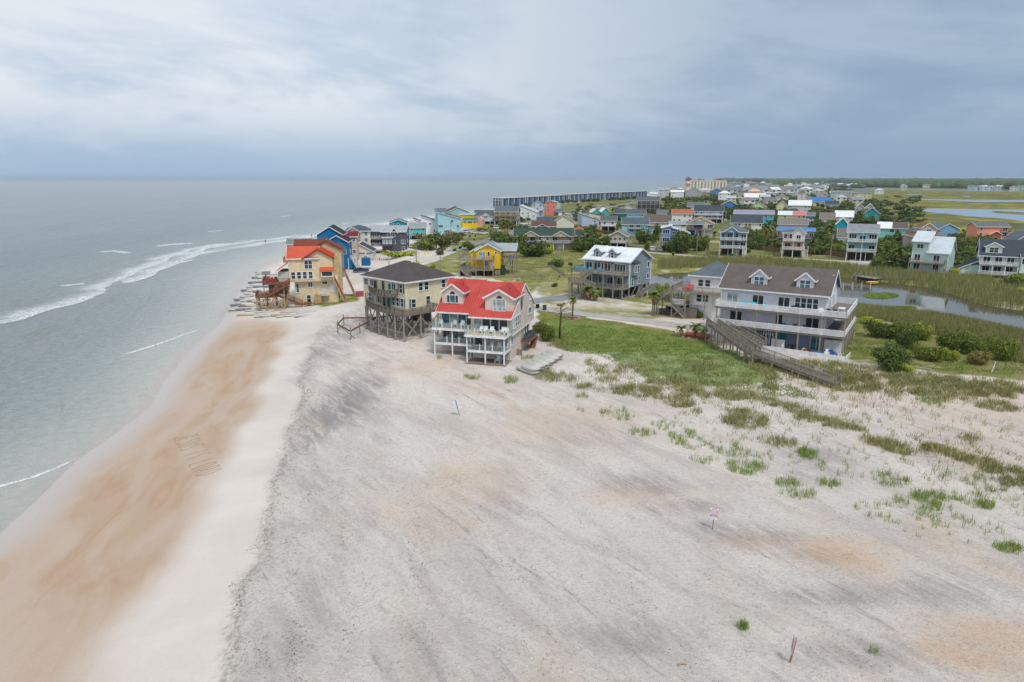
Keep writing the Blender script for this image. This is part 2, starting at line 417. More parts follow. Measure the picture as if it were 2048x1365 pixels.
grey = t.mix(t.math('MULTIPLY', t.ramp(st2, .56, .76), .40), grey, lin('99928D'))
grey = t.mix(t.math('MULTIPLY', t.ramp(gr, .48, .72), .45), grey, lin('A69A90'))
grey = t.mix(t.math('MULTIPLY', t.ramp(bl, .50, .68), .40), grey, lin('E6DFD6'))
grey = t.mix(t.math('MULTIPLY', t.ramp(or1, .52, .72), .38), grey, lin('DFC3A6'))
c = t.mix(backf, dry, grey)
dk = t.math('MULTIPLY', t.attr('dark'), t.ramp(st2, .30, .58))
c = t.mix(t.math('MULTIPLY', dk, .72), c, lin('858084'))
lines = t.math('MULTIPLY', t.math('MULTIPLY', t.ramp(st3, .55, .66), t.ramp(st4, .42, .58)), backf)
c = t.mix(t.math('MULTIPLY', lines, .62), c, lin('8B8485'))
c = t.mix(t.math('MULTIPLY', t.math('MULTIPLY', t.ramp(st4, .48, .32), backf), .55), c, lin('E3DCD4'))
orr = t.math('MULTIPLY', t.attr('orange'), t.ramp(t.math('ADD', t.math('MULTIPLY', bl, .6), t.math('MULTIPLY', st1, .4)), .30, .6))
c = t.mix(t.math('MULTIPLY', orr, .60), c, lin('DDB893'))
scf = t.attr('scarp')
c = t.mix(t.math('MULTIPLY', scf, t.ramp(gr, .42, .64, .0, .7)), c, lin('7C746B'))
spk = t.math('MULTIPLY', t.ramp(t.math('ADD', t.math('MULTIPLY', sp1, .7), t.math('MULTIPLY', t.noise(tc, .55, 4, .6), .3)), .55, .64), backf)
c = t.mix(t.math('MULTIPLY', spk, .60), c, lin('736B62'))
wetf = t.attr('wet')
wst = t.noise(t.mapv(tc, (.40, .10, 1), rot=(0, 0, R(-14))), 1.0, 6, .6, 1.8)
wl = t.noise(t.mapv(tc, (.14, .045, 1), rot=(0, 0, R(-10))), 1.0, 4, .55, 1.0)
wetc = t.mix(t.ramp(wst, .46, .74), lin('B59C86'), lin('B08F72'))
wetc = t.mix(t.math('MULTIPLY', t.ramp(wl, .42, .62), .65), wetc, lin('BDAD9F'))
c = t.mix(t.ramp(t.math('ADD', wetf, t.math('MULTIPLY', t.math('SUBTRACT', wl, .5), .7)), .15, .85), c, wetc)
c = t.mix(t.math('MULTIPLY', t.attr('soak'), .8), c, lin('B7AFA9'))
fg = t.math('ADD', t.math('MULTIPLY', t.noise(tc, 15.0, 3, .8), .6), t.math('MULTIPLY', t.noise(tc, 4.2, 4, .8), .4))
fa = t.math('ADD', t.math('MULTIPLY', backf, .75), .25)
c = t.mix(t.math('MULTIPLY', t.ramp(fg, .50, .38), t.math('MULTIPLY', fa, .42)), c, lin('8A8078'))
c = t.mix(t.math('MULTIPLY', t.ramp(fg, .52, .64), t.math('MULTIPLY', fa, .35)), c, lin('F0E8DE'))
g1 = t.noise(tc, .22, 5, .65, .3); g2 = t.noise(tc, 1.7, 5, .7)
turf = t.mix(t.ramp(g2, .3, .7), lin('5E692F'), lin('868B46'))
turf = t.mix(t.ramp(g1, .42, .64), turf, lin('9A9062'))
turf = t.mix(t.math('MULTIPLY', t.ramp(g1, .42, .30), .7), turf, lin('526028'))
gf = t.ramp(t.math('ADD', t.attr('grass'), t.math('MULTIPLY', t.math('SUBTRACT', g1, .5), 1.1)), .30, .70)
turf = t.mix(t.math('MULTIPLY', t.ramp(t.noise(tc, .13, 5, .62, .5), .56, .66), .8), turf, lin('BBAE94'))
tf = t.attr('town'); tpn = t.noise(tc, .06, 5, .6, .5)
turf = t.mix(t.math('MULTIPLY', tf, .75), turf, t.mix(t.ramp(tpn, .42, .58), lin('55602F'), lin('79754C')))
turf = t.mix(t.math('MULTIPLY', t.math('MULTIPLY', tf, t.ramp(tpn, .58, .66)), .8), turf, lin('B3A68E'))
c = t.mix(gf, c, turf)
vf = t.ramp(t.math('ADD', t.attr('vine'), t.math('MULTIPLY', t.math('SUBTRACT', t.noise(tc, .6, 5, .7), .5), 1.6)), .35, .65)
c = t.mix(t.math('MULTIPLY', vf, .85), c, t.mix(t.ramp(g2, .3, .7), lin('5E7434'), lin('8A9A4E')))
mn = t.noise(t.mapv(tc, (.012, .02, 1)), 1.0, 6, .6, .6); mn2 = t.noise(t.mapv(tc, (.05, .09, 1)), 1.0, 5, .65)
mc = t.mix(t.ramp(mn, .40, .56), lin('6A6D33'), lin('959039')); mc = t.mix(t.ramp(mn2, .44, .58), mc, lin('635F4A')); mc = t.mix(t.ramp(mn, .40, .33), mc, lin('5A5D44'))
c = t.mix(t.attr('marsh'), c, mc)
t.l.new(c, bs.inputs['Base Color'])
rg = t.math('SUBTRACT', .98, t.math('ADD', t.math('MULTIPLY', t.attr('soak'), .62), t.math('MULTIPLY', wetf, .22)))
t.l.new(rg, bs.inputs['Roughness']); t.l.new(t.math('ADD', t.math('MULTIPLY', t.attr('soak'), .35), .06), bs.inputs['Specular IOR Level'])
bh = t.math('MULTIPLY', t.math('ADD', t.math('MULTIPLY', gr, .7), t.math('MULTIPLY', sp1, .5)), t.math('ADD', t.math('MULTIPLY', backf, .9), .12))
t.l.new(t.bump(bh, .9, .34), bs.inputs['Normal'])
gm.materials.append(m)
kind(link('ground', gm), 'structure')

# sea: faces of the same grid where the bottom is under water
keep = (gzv[quads].min(1) < .12) & ((s_v[quads].min(1)) < 6)
sq = quads[keep]; used = np.unique(sq); remap = np.zeros(nx * ny, np.int64); remap[used] = np.arange(len(used))
sxv, syv = gx[used], gy[used]
so_ = -s_v[used]; ph_ = so_ / 15.0 + .22 * wob(sxv, syv, 70.0)
swell = .30 * np.maximum(np.sin(6.283 * ph_), -.2) ** 3 * sm(so_, 10, 32) * sm(syv, 330, 220) * sm(so_, 260, 160) * (.6 + .4 * wob(sxv, syv, 38.0))
sm_ = raw('sea', np.stack([sxv, syv, swell], 1), remap[sq], smooth=True)
fattr(sm_, 'depth', np.maximum(-gzv[used], 0) + 0)
m = bpy.data.materials.new('sea_water'); m.use_nodes = True; t = NT(m.node_tree); bs = t.n['Principled BSDF']
tc = t.new('ShaderNodeTexCoord').outputs['Object']
dp = t.attr('depth')
n0 = t.noise(t.mapv(tc, (.03, .008, 1), rot=(0, 0, R(-14))), 1, 5, .6, .5)
colr = t.mix(t.ramp(dp, .0, .16), lin('B8AEA6'), lin('B2B0A7')); colr = t.mix(t.ramp(dp, .1, .8), colr, lin('9DA39E')); colr = t.mix(t.ramp(dp, .6, 3.0), colr, lin('828B8C'))
colr = t.mix(t.math('MULTIPLY', t.ramp(n0, .45, .65), .35), colr, lin('8B9A94'))
t.l.new(colr, bs.inputs['Base Color']); bs.inputs['IOR'].default_value = 1.33
t.l.new(t.ramp(dp, .0, .25, .34, .16), bs.inputs['Roughness'])
w1 = t.noise(t.mapv(tc, (.75, .6, 1), rot=(0, 0, R(-12))), 1, 6, .68, .4)
w2 = t.noise(t.mapv(tc, (.15, .06, 1), rot=(0, 0, R(-10))), 1, 5, .6, .6)
w3 = t.noise(t.mapv(tc, (.024, .005, 1), rot=(0, 0, R(-14))), 1, 5, .6, .5)
deep = t.ramp(dp, .0, 1.2, .25, 1.0)
hh = t.math('ADD', t.math('MULTIPLY', w1, 1.0), t.math('ADD', t.math('MULTIPLY', w2, 2.6), t.math('MULTIPLY', w3, 7.0)))
t.l.new(t.bump(t.math('MULTIPLY', t.math('SUBTRACT', hh, 5.3), deep), 1.0, 1.35), bs.inputs['Normal'])
sm_.materials.append(m)
kind(link('sea', sm_), 'structure')

def sheet(name, poly, z, mt, sub=0):
    me = MB().poly([(x, y, z) for x, y in poly]).mesh(name)
    return kind(link(name, me, mt), 'structure')
m = bpy.data.materials.new('pond_water'); m.use_nodes = True; t = NT(m.node_tree); bs = t.n['Principled BSDF']
tc = t.new('ShaderNodeTexCoord').outputs['Object']
t.l.new(t.mix(t.ramp(t.noise(tc, .08, 3), .4, .6), lin('5A4C38'), lin('4A4940')), bs.inputs['Base Color'])
bs.inputs['Roughness'].default_value = .03; bs.inputs['IOR'].default_value = 1.45
t.l.new(t.bump(t.noise(t.mapv(tc, (.9, .5, 1)), 1, 3), .06, .1), bs.inputs['Normal'])
PONDM = m
sheet('pond', POND, 1.0, PONDM)
m = bpy.data.materials.new('channel_water'); m.use_nodes = True; t = NT(m.node_tree); bs = t.n['Principled BSDF']
tc = t.new('ShaderNodeTexCoord').outputs['Object']
bs.inputs['Base Color'].default_value = lin('8397A6'); bs.inputs['Roughness'].default_value = .12
t.l.new(t.bump(t.noise(t.mapv(tc, (.2, .2, 1)), 1, 3), .15, .3), bs.inputs['Normal'])
def n3(l): return [at(1540 + a / 4.03, 340 + b / 4.03, .9) for a, b in l]
for i, l in enumerate([
    [(1280, 312), (1700, 318), (2300, 322), (2300, 350), (2048, 345), (1830, 333), (1780, 340), (1850, 355), (2048, 364), (2300, 375), (2300, 440), (2048, 418), (1900, 395), (1600, 376), (1400, 352), (1180, 334)],
    [(1080, 235), (1300, 236), (1700, 243), (2300, 246), (2300, 270), (2048, 262), (1700, 262), (1400, 250), (1150, 241)],
    [(1100, 195), (1240, 197), (1240, 201), (1110, 200)], [(1540, 207), (1610, 212), (1615, 221), (1560, 216)],
    [(180, 152), (430, 142), (760, 157), (1000, 163), (1400, 168), (2400, 184), (2400, 174), (1300, 156), (900, 151), (560, 136), (420, 130), (480, 92), (350, 92), (210, 128)],
    [(860, 358), (980, 350), (1010, 356), (900, 366)], [(1130, 325), (1160, 318), (1180, 322), (1150, 332)]]):
    sheet('marsh_channel', n3(l), .95 + .05 * (i % 2), m)

def strip(name, pts, w, mt, dz=.035, z0=1.5, world=False):
    "a road ribbon that follows the ground"
    P = [Vector(p) if world else Vector(at(p[0], p[1], z0)) for p in pts]
    Q = []
    for a, b in zip(P, P[1:]):
        n = max(2, int((b - a).length / 1.5))
        Q += [a + (b - a) * k / n for k in range(n)]
    Q.append(P[-1]); v = []; f = []
    for i, q in enumerate(Q):
        d = (Q[min(i + 1, len(Q) - 1)] - Q[max(i - 1, 0)]).normalized(); nn = Vector((-d.y, d.x))
        for k in (-1, -.33, .33, 1):
            p = q + nn * k * (w / 2 + .15 * wob(q.x, q.y, 5.0) * abs(k)); v.append((p.x, p.y, gzs(p.x, p.y) + dz))
    for i in range(len(Q) - 1):
        for k in range(3):
            a = i * 4 + k; f.append((a, a + 4, a + 5, a + 1))
    return kind(link(name, raw(name, v, f, mt, True)), 'structure')
def gravelmat(key, a, b, c_):
    m = bpy.data.materials.new(key); m.use_nodes = True; t = NT(m.node_tree); bs = t.n['Principled BSDF']
    tc = t.new('ShaderNodeTexCoord').outputs['Object']
    col = t.mix(t.ramp(t.noise(tc, .5, 5, .65), .35, .65), lin(a), lin(b)); col = t.mix(t.math('MULTIPLY', t.ramp(t.noise(tc, 4, 4, .7), .5, .7), .6), col, lin(c_))
    t.l.new(col, bs.inputs['Base Color']); bs.inputs['Roughness'].default_value = .92
    t.l.new(t.bump(t.noise(tc, 6, 3), .5, .05), bs.inputs['Normal']); return m
GRAV = gravelmat('pale_gravel', '9F9A93', 'B5AFA6', '8A8680'); ASPH = gravelmat('worn_asphalt', '77777A', '8E8D8D', '6A6A6C'); SANDR = gravelmat('sandy_track', 'B5A993', 'C4B8A4', 'A0947E')
strip('driveway', [(1040, 612), (1120, 624), (1240, 640), (1360, 655), (1440, 664)], 4.2, GRAV)
strip('gravel_drive', [(1050, 604), (1110, 598), (1180, 590), (1250, 594)], 6.0, ASPH)
strip('sand_drive', [(1060, 614), (1180, 612), (1290, 618)], 3.0, SANDR, .03)
strip('concrete_drive', [(1722, 519), (1722, 528), (1730, 540)], 7, gravelmat('pale_concrete', 'BDB9B1', 'C9C5BE', 'AFAAA2'))
strip('sand_lane', [(640, 588), (700, 565), (760, 546), (830, 527), (880, 512), (900, 504)], 5.5, gravelmat('lane_sand', 'BDB3A6', 'CBC2B6', 'AFA598'), .045)
strip('road', [(900, 504), (925, 496), (950, 488), (985, 478), (1010, 471), (1035, 462), (1050, 452), (1065, 442)], 5.2, ASPH, .05)
strip('parking_lane', [(1080, 470), (1120, 440), (1160, 424), (1230, 412), (1290, 402)], 9, ASPH, .05)
strip('side_road', [(1160, 520), (1300, 506), (1420, 515), (1560, 516), (1700, 524)], 4.5, SANDR, .04)

# foam of the breakers: irregular ribbons just over the water
m = bpy.data.materials.new('sea_foam'); m.use_nodes = True; t = NT(m.node_tree); bs = t.n['Principled BSDF']
uv = t.new('ShaderNodeUVMap').outputs[0]; us = t.new('ShaderNodeSeparateXYZ'); t.l.new(uv, us.inputs[0])
tc = t.new('ShaderNodeTexCoord').outputs['Object']
prof = t.math('MULTIPLY', t.math('POWER', t.math('SUBTRACT', 1.0, us.outputs[1]), 1.6), t.ramp(us.outputs[1], 0.0, .05))
nn = t.math('ADD', t.math('MULTIPLY', t.noise(tc, .55, 10, .78, .8), .75), t.math('MULTIPLY', t.noise(t.mapv(tc, (.1, .05, 1), rot=(0, 0, .4)), 1, 3), .45))
al = t.ramp(t.math('ADD', t.math('MULTIPLY', prof, .80), nn), .80, 1.30)
al = t.math('MULTIPLY', al, t.ramp(t.noise(tc, 1.9, 6, .7), .34, .58)); al = t.math('MULTIPLY', al, t.ramp(us.outputs[0], 0, .12)); al = t.math('MULTIPLY', al, t.ramp(us.outputs[0], 1, .88))
t.l.new(t.math('MULTIPLY', al, .86), bs.inputs['Alpha']); bs.inputs['Base Color'].default_value = lin('EEF0F0'); bs.inputs['Roughness'].default_value = .8
FOAM = m
def foam(pts, w, z=.05, w2=None):
    P = [Vector(at(a, b, 0)) for a, b in pts]; Q = []
    for a, b in zip(P, P[1:]):
        n = max(2, int((b - a).length / 2.0)); Q += [a + (b - a) * k / n for k in range(n)]
    Q.append(P[-1]); v = []; f = []; uvs = []
    for i, q in enumerate(Q):
        d = (Q[min(i + 1, len(Q) - 1)] - Q[max(i - 1, 0)]).normalized(); n_ = Vector((-d.y, d.x)); u = i / (len(Q) - 1)
        ww = w + ((w2 or w) - w) * u; q = q + n_ * (min(.12 * ww, 2.0) * float(wob(q.x, q.y, 23.0)) + .4 * ww)
        for k in range(5):
            h = k / 4; p = q + n_ * (h - .5) * ww; v.append((p.x, p.y, z + .18 * math.sin(h * math.pi))); uvs.append((u, h))
    for i in range(len(Q) - 1):
        for k in range(4):
            a = i * 5 + k; f.append((a, a + 5, a + 6, a + 1))
    me = raw('foam', v, f, FOAM, True); ul = me.uv_layers.new(name='UVMap')
    idx = np.asarray(f).ravel(); ul.data.foreach_set('uv', np.asarray(uvs, np.float32)[idx].ravel())
    kind(link('foam', me), 'stuff', 'white foam of a breaking wave on the grey sea')
foam([(-160, 678), (0, 645), (90, 624), (180, 597), (215, 578), (265, 563), (330, 536), (400, 509), (470, 497)], 13, w2=26)
foam([(400, 509), (470, 497), (540, 486), (620, 475), (690, 466), (770, 449), (850, 437), (950, 424)], 24, w2=34)
foam([(150, 592), (215, 568), (290, 536), (352, 512), (420, 497), (520, 482), (640, 469)], 12, w2=16)
foam([(300, 524), (352, 508), (420, 492), (470, 487)], 12, w2=10)
foam([(118, 573), (145, 571), (172, 568)], 5); foam([(195, 506), (225, 503), (255, 508)], 9); foam([(310, 494), (345, 490), (390, 487)], 10)
foam([(562, 434), (572, 433), (582, 432)], 7); foam([(686, 448), (700, 446)], 6); foam([(412, 464), (430, 463), (448, 462)], 5)
foam([(246, 712), (290, 699), (330, 686), (365, 672), (400, 661)], 1.2, w2=.6)
foam([(-30, 985), (30, 968), (75, 955), (115, 938), (150, 922)], 1.0, w2=.5)
foam([(940, 426), (1100, 408), (1300, 390), (1360, 377)], 30, w2=36)

# ------------------------------------------------------------------ plants that nobody could count
def inpoly(poly, x, y): return sdist(poly, x, y) < 0
def blades(name, label, cx_, cy_, hmin, hmax, width, lean, mt, per=1, spread=.15, tuftz=None):
    "one bent blade (two segments) per entry"
    n = len(cx_) * per; x = np.repeat(cx_, per) + np.random.normal(0, spread, n); y = np.repeat(cy_, per) + np.random.normal(0, spread, n)
    z = gz(x, y) - .03; z = np.maximum(z, .6 if tuftz is None else tuftz)
    h = np.random.uniform(hmin, hmax, n); a = np.random.uniform(0, 6.28, n); l = np.random.uniform(.1, lean, n) * h
    dx, dy = np.cos(a), np.sin(a); b = np.random.uniform(0, 6.28, n); wx, wy = np.cos(b) * width / 2, np.sin(b) * width / 2
    p = np.empty((n, 5, 3), np.float32)
    p[:, 0] = np.stack([x - wx, y - wy, z], 1); p[:, 1] = np.stack([x + wx, y + wy, z], 1)
    mx, my, mz = x + dx * l * .35, y + dy * l * .35, z + h * .6
    p[:, 2] = np.stack([mx + wx * .8, my + wy * .8, mz], 1); p[:, 3] = np.stack([mx - wx * .8, my - wy * .8, mz], 1)
    p[:, 4] = np.stack([x + dx * l, y + dy * l, z + h], 1)
    i0 = np.arange(n)[:, None] * 5
    tri = np.concatenate([i0 + [0, 1, 2], i0 + [0, 2, 3], i0 + [3, 2, 4]])
    me = raw(name, p.reshape(-1, 3), tri, mt)
    fattr(me, 'tone', np.repeat(np.random.uniform(0, 1, n), 5))
    return kind(link(name, me), 'stuff', label)
def grassmat(key, a, b, c_=None):
    m = bpy.data.materials.new(key); m.use_nodes = True; t = NT(m.node_tree); bs = t.n['Principled BSDF']
    tc = t.new('ShaderNodeTexCoord').outputs['Object']; tn = t.attr('tone'); n = t.noise(tc, .25, 4, .6)
    col = t.mix(t.math('ADD', t.math('MULTIPLY', tn, .6), t.math('MULTIPLY', t.ramp(n, .3, .7), .4)), lin(a), lin(b))
    if c_: col = t.mix(t.ramp(tn, .86, .9), col, lin(c_))
    t.l.new(col, bs.inputs['Base Color']); bs.inputs['Roughness'].default_value = .75; bs.inputs['Specular IOR Level'].default_value = .2; return m
OATM = grassmat('sea_oat_leaves', '757A48', 'A8A472', 'D3C28C'); BGM = grassmat('beach_grass_leaves', '68853A', 'A0AE5C'); REEDM = grassmat('reed_leaves', '6E7640', '9C9A62', 'AE9E70'); REEDG = grassmat('reed_leaves_green', '68743F', '969662', 'AA9C70'); VINEM = grassmat('vine_leaves', '5C7434', '98A858', 'A8A46A')

def scatter_ell(lst):
    X = []; Y = []
    for (px, py, rx, ry, n) in lst:
        x, y = at(px, py, 1.8); x2, _ = at(px + rx, py, 1.8); _, y2 = at(px, py - ry, 1.8)
        r = np.sqrt(np.random.uniform(0, 1, n)); a = np.random.uniform(0, 6.28, n)
        xx = x + (x2 - x) * r * np.cos(a); yy = y + (y2 - y) * r * np.sin(a)
        k = wob(xx, yy, 3.3) + np.random.normal(0, .45, n) > -.35
        X.append(xx[k]); Y.append(yy[k])
    return np.concatenate(X), np.concatenate(Y)
def band(pts, wpx, n):
    "ellipses strung along a pixel polyline"
    out = []
    for (a, b), (c_, d) in zip(pts, pts[1:]):
        L = math.hypot(c_ - a, d - b); k = max(1, int(L / (wpx * .9)))
        for i in range(k):
            u = (i + random.random() * .6) / k; out.append((a + (c_ - a) * u + random.uniform(-8, 8), b + (d - b) * u + random.uniform(-4, 4), wpx * random.uniform(.5, 1.2), wpx * .32 * random.uniform(.5, 1.2), n))
    return out
oats = [(1270, 793, 48, 12, 420), (1310, 800, 24, 8, 150), (1380, 790, 36, 18, 420), (1360, 812, 30, 12, 250), (1470, 797, 46, 11, 480), (1488, 848, 44, 16, 520), (1540, 775, 12, 6, 80), (1110, 757, 40, 10, 240), (1090, 745, 20, 8, 120), (1165, 775, 20, 7, 90),
        (1995, 815, 40, 10, 260), (1940, 880, 20, 6, 40), (1250, 742, 60, 6, 220), (1340, 765, 50, 9, 300), (1400, 740, 34, 8, 160), (1185, 735, 14, 5, 50), (1220, 762, 22, 5, 40), (1380, 835, 20, 6, 50), (1560, 890, 30, 8, 80), (1120, 690, 26, 9, 160)]
oats += [(1350, 778, 170, 34, 420), (1650, 800, 220, 40, 260), (1820, 850, 220, 60, 240), (1930, 930, 140, 60, 260), (1550, 850, 130, 40, 160), (1200, 765, 80, 24, 140), (1750, 775, 300, 26, 500)]
oats += band([(1530, 810), (1590, 825), (1640, 850), (1720, 880), (1790, 905), (1850, 900), (1900, 920), (1990, 945), (2060, 985)], 44, 190)
oats += band([(1540, 740), (1650, 745), (1740, 762), (1850, 775), (1960, 780), (2060, 790)], 56, 520)
oats += band([(1660, 770), (1760, 780), (1880, 790), (2060, 800)], 50, 300) + band([(1500, 745), (1600, 758), (1690, 775)], 40, 260)
x, y = scatter_ell(oats)
blades('sea_oats', 'brownish green sea oats tufting the dunes', x, y, .25, .85, .05, 1.0, OATM, 5, .20)
bg = [(1237, 832, 36, 12, 60), (1283, 868, 28, 9, 40), (1335, 855, 34, 9, 36), (1375, 880, 34, 20, 110), (1460, 900, 40, 16, 70), (1490, 937, 40, 14, 140), (1588, 980, 36, 20, 120), (1617, 912, 18, 10, 130), (1660, 970, 24, 8, 40), (1780, 965, 34, 12, 70),
      (1860, 1005, 70, 18, 220), (1970, 1012, 16, 7, 50), (2020, 1100, 30, 9, 50), (1486, 1258, 6, 5, 26), (1745, 1307, 9, 3, 14), (1022, 762, 18, 7, 60), (945, 757, 20, 4, 60), (1165, 800, 10, 5, 20), (1410, 920, 30, 10, 24), (1820, 1030, 110, 30, 70), (1930, 985, 80, 30, 70), (1700, 930, 90, 30, 60),
      (1420, 870, 120, 30, 40), (1560, 925, 60, 24, 36), (1900, 1060, 110, 30, 36), (2010, 1000, 60, 40, 70), (1280, 790, 80, 20, 40), (1850, 800, 20, 14, 120), (1160, 822, 8, 4, 12), (1200, 750, 40, 8, 60), (635, 600, 26, 6, 160), (1060, 720, 20, 6, 50), (1010, 715, 4, 3, 8), (880, 717, 6, 3, 14)]
x, y = scatter_ell(bg)
blades('beach_grass', 'bright green beach grass sprouting in the pale sand', x, y, .3, .75, .035, .6, BGM, 7, .13)
def fill(poly, n, z=1.5, frac=None):
    P = pw(poly, z); a = np.array(P); x = np.random.uniform(a[:, 0].min(), a[:, 0].max(), n); y = np.random.uniform(a[:, 1].min(), a[:, 1].max(), n)
    k = inpoly(P, x, y)
    if frac: k &= wob(x, y, frac) + np.random.normal(0, .4, n) > -.15
    return x[k], y[k]
x, y = fill([(1080, 655), (1180, 652), (1290, 668), (1420, 690), (1490, 712), (1560, 762), (1640, 800), (1500, 790), (1330, 768), (1270, 748), (1190, 722), (1120, 702)], 42000, 1.8, 4.0)
blades('dune_vines', 'green creeping vines and weeds covering the dune face', x, y, .10, .36, .075, 1.3, VINEM, 2, .12)
x, y = fill([(1690, 700), (1800, 735), (1920, 752), (2060, 760), (2060, 735), (1950, 722), (1830, 700), (1700, 660)], 9000, 1.6, 6.0)
blades('garden_weeds', 'bright green weeds and grass beside the shrubs', x, y, .1, .4, .08, 1.2, VINEM, 2, .14)
reedpolys = [([(1316, 540), (1420, 538), (1540, 534), (1690, 556), (1770, 566), (1860, 578), (1930, 600), (1990, 622), (2080, 640), (2080, 580), (1960, 558), (1850, 553), (1760, 540), (1690, 534), (1540, 520), (1420, 519), (1316, 524)], 46000, REEDG, 1.2, 2.3),
             ([(1712, 612), (1790, 622), (1880, 633), (1960, 648), (2080, 674), (2080, 742), (1990, 722), (1930, 690), (1850, 672), (1780, 650), (1712, 640)], 30000, REEDM, .7, 1.45),
             ([(1300, 590), (1400, 600), (1440, 602), (1440, 612), (1300, 600)], 3000, REEDG, .8, 1.6), ([(1318, 556), (1370, 552), (1372, 560), (1330, 578)], 0, REEDG, 1, 1.8)]
for poly, n, mt, h0, h1 in reedpolys:
    if not n: continue
    x, y = fill(poly, n, 1.3)
    k = sdist(POND, x, y) > -1.0 + .6 * wob(x, y, 7.0); x, y = x[k], y[k]
    blades('reeds', 'tall marsh reeds fringing the pond', x, y, h0, h1, .07, .35, mt, 2, .2, .95)
x, y = fill([(905, 530), (1010, 512), (1170, 505), (1330, 505), (1400, 522), (1330, 556), (1160, 556), (1090, 570), (1000, 560)], 16000, 1.5, 9.0)
blades('meadow_grass', 'rough grass of the open lots between the houses', x, y, .15, .6, .10, .8, REEDM, 2, .3)
for px_, py_, w_, h_ in ((1762, 592, 36, 6), (1806, 617, 26, 4)):
    x0, y0 = at(px_, py_, 1); a = [(px_ + w_ * math.cos(k * .45) * (1 + .15 * math.sin(k * 3.1)), py_ + h_ * math.sin(k * .45) * (1 + .15 * math.sin(k * 2.3))) for k in range(14)]
    P = pw(a, 1.0); me = MB().prism(P, 'z', .7, 1.06).mesh('grass_islet')
    kind(link('grass_islet', me, mat('islet_turf', '5F7A25', .9)), 'structure')
    bx = np.array(P); xx = np.random.uniform(bx[:, 0].min(), bx[:, 0].max(), 1500); yy = np.random.uniform(bx[:, 1].min(), bx[:, 1].max(), 1500); k = inpoly(P, xx, yy)
    blades('islet_grass', 'low bright green grass on an islet in the pond', xx[k], yy[k], .1, .3, .08, .8, VINEM, 2, .1, 1.05)

# wrack: scraps of dried weed and broken shell left along old tide lines
_n = 13000; _y = np.random.uniform(30, 112, _n); _o = np.abs(np.random.normal(0, 1, _n)); _lane = np.random.choice([0.3, 1.2, 3.0, 6.5, 11, 17, 24, 33, 44], _n, p=[.2, .14, .13, .12, .11, .1, .08, .07, .05])
_x = np.interp(_y, BMY, BMX) + _lane * (1 + .03 * (70 - _y) / 10) + .9 * wob(_y * 0 + _lane, _y, 13.0) + np.random.normal(0, .35 + .03 * _lane, _n)
_k = (wob(_x, _y, 8.0) + np.random.normal(0, .4, _n) > -.1); _x, _y = _x[_k], _y[_k]; _n = len(_x)
_s = np.random.uniform(.018, .05, _n); _a = np.random.uniform(0, 6.28, _n); _z = gz(_x, _y)
_p = np.empty((_n, 4, 3), np.float32)
for _i, (_u, _v, _h) in enumerate(((-1.6, -.4, .0), (.2, -.6, .03), (1.5, .3, .01), (-.3, .6, .045))):
    _p[:, _i] = np.stack([_x + _s * (_u * np.cos(_a) - _v * np.sin(_a)), _y + _s * (_u * np.sin(_a) + _v * np.cos(_a)), _z + .012 + _h * np.random.uniform(.5, 1.5, _n)], 1)
_me = raw('wrack', _p.reshape(-1, 3), np.arange(4 * _n).reshape(-1, 4), grassmat('dried_weed', '5F564B', '958979', 'E4DED4')); fattr(_me, 'tone', np.repeat(np.random.uniform(0, 1, _n), 4))
kind(link('wrack', _me), 'stuff', 'scraps of dried weed and shell strewn over the grey sand')

# far woods: thousands of lumpy crowns along the mainland and the sound shore
def crowns(name, label, cx_, cy_, r, hh, mt):
    bm = bmesh.new(); bmesh.ops.create_icosphere(bm, subdivisions=1, radius=1); V = np.array([v.co[:] for v in bm.verts]); T = np.array([[v.index for v in f.verts] for f in bm.faces]); bm.free()
    n = len(cx_); k = len(V)
    P = V[None] * (1 + np.random.uniform(-.3, .3, (n, k, 1))) * np.stack([r, r, hh], 1)[:, None, :]
    z = np.maximum(gz(cx_, cy_), .3)
    P += np.stack([cx_, cy_, z + hh * .55], 1)[:, None, :]
    me = raw(name, P.reshape(-1, 3), (T[None] + (np.arange(n) * k)[:, None, None]).reshape(-1, 3), mt)
    fattr(me, 'tone', np.repeat(np.random.uniform(0, 1, n), k) * .6 + np.random.uniform(0, .4, n * k))
    return kind(link(name, me), 'stuff', label)
FARL = grassmat('far_foliage', '3A4C30', '5A6C42'); NEARL = grassmat('maritime_foliage', '3A4F22', '64783A')
def wood(poly, n, rr, hr, name, label, mt, z=1.0):
    x, y = fill(poly, n, z); crowns(name, label, x, y, np.random.uniform(*rr, len(x)), np.random.uniform(*hr, len(x)), mt)
wood([(1700, 374.5), (1900, 377), (2100, 381), (2100, 366), (1900, 364.5), (1720, 364)], 9000, (14, 30), (9, 16), 'mainland_woods', 'dark mainland woods across the sound', FARL)
wood([(1540, 376), (1600, 374), (1630, 370), (1630, 365), (1540, 366)], 1600, (12, 26), (8, 14), 'far_woods', 'bluish far woods left of the open sound', FARL)
wood([(1640, 374), (1730, 377), (1730, 373), (1640, 370)], 500, (8, 16), (5, 9), 'far_woods', 'far trees around the houses across the sound', FARL)
wood([(1460, 385), (1560, 386), (1560, 372), (1470, 371)], 2400, (6, 13), (4, 8), 'town_woods', 'dark trees between the far town houses', FARL)
wood([(1440, 366), (2200, 366), (2200, 362.3), (1440, 362)], 6000, (40, 90), (12, 24), 'horizon_woods', 'hazy woods along the horizon', FARL)

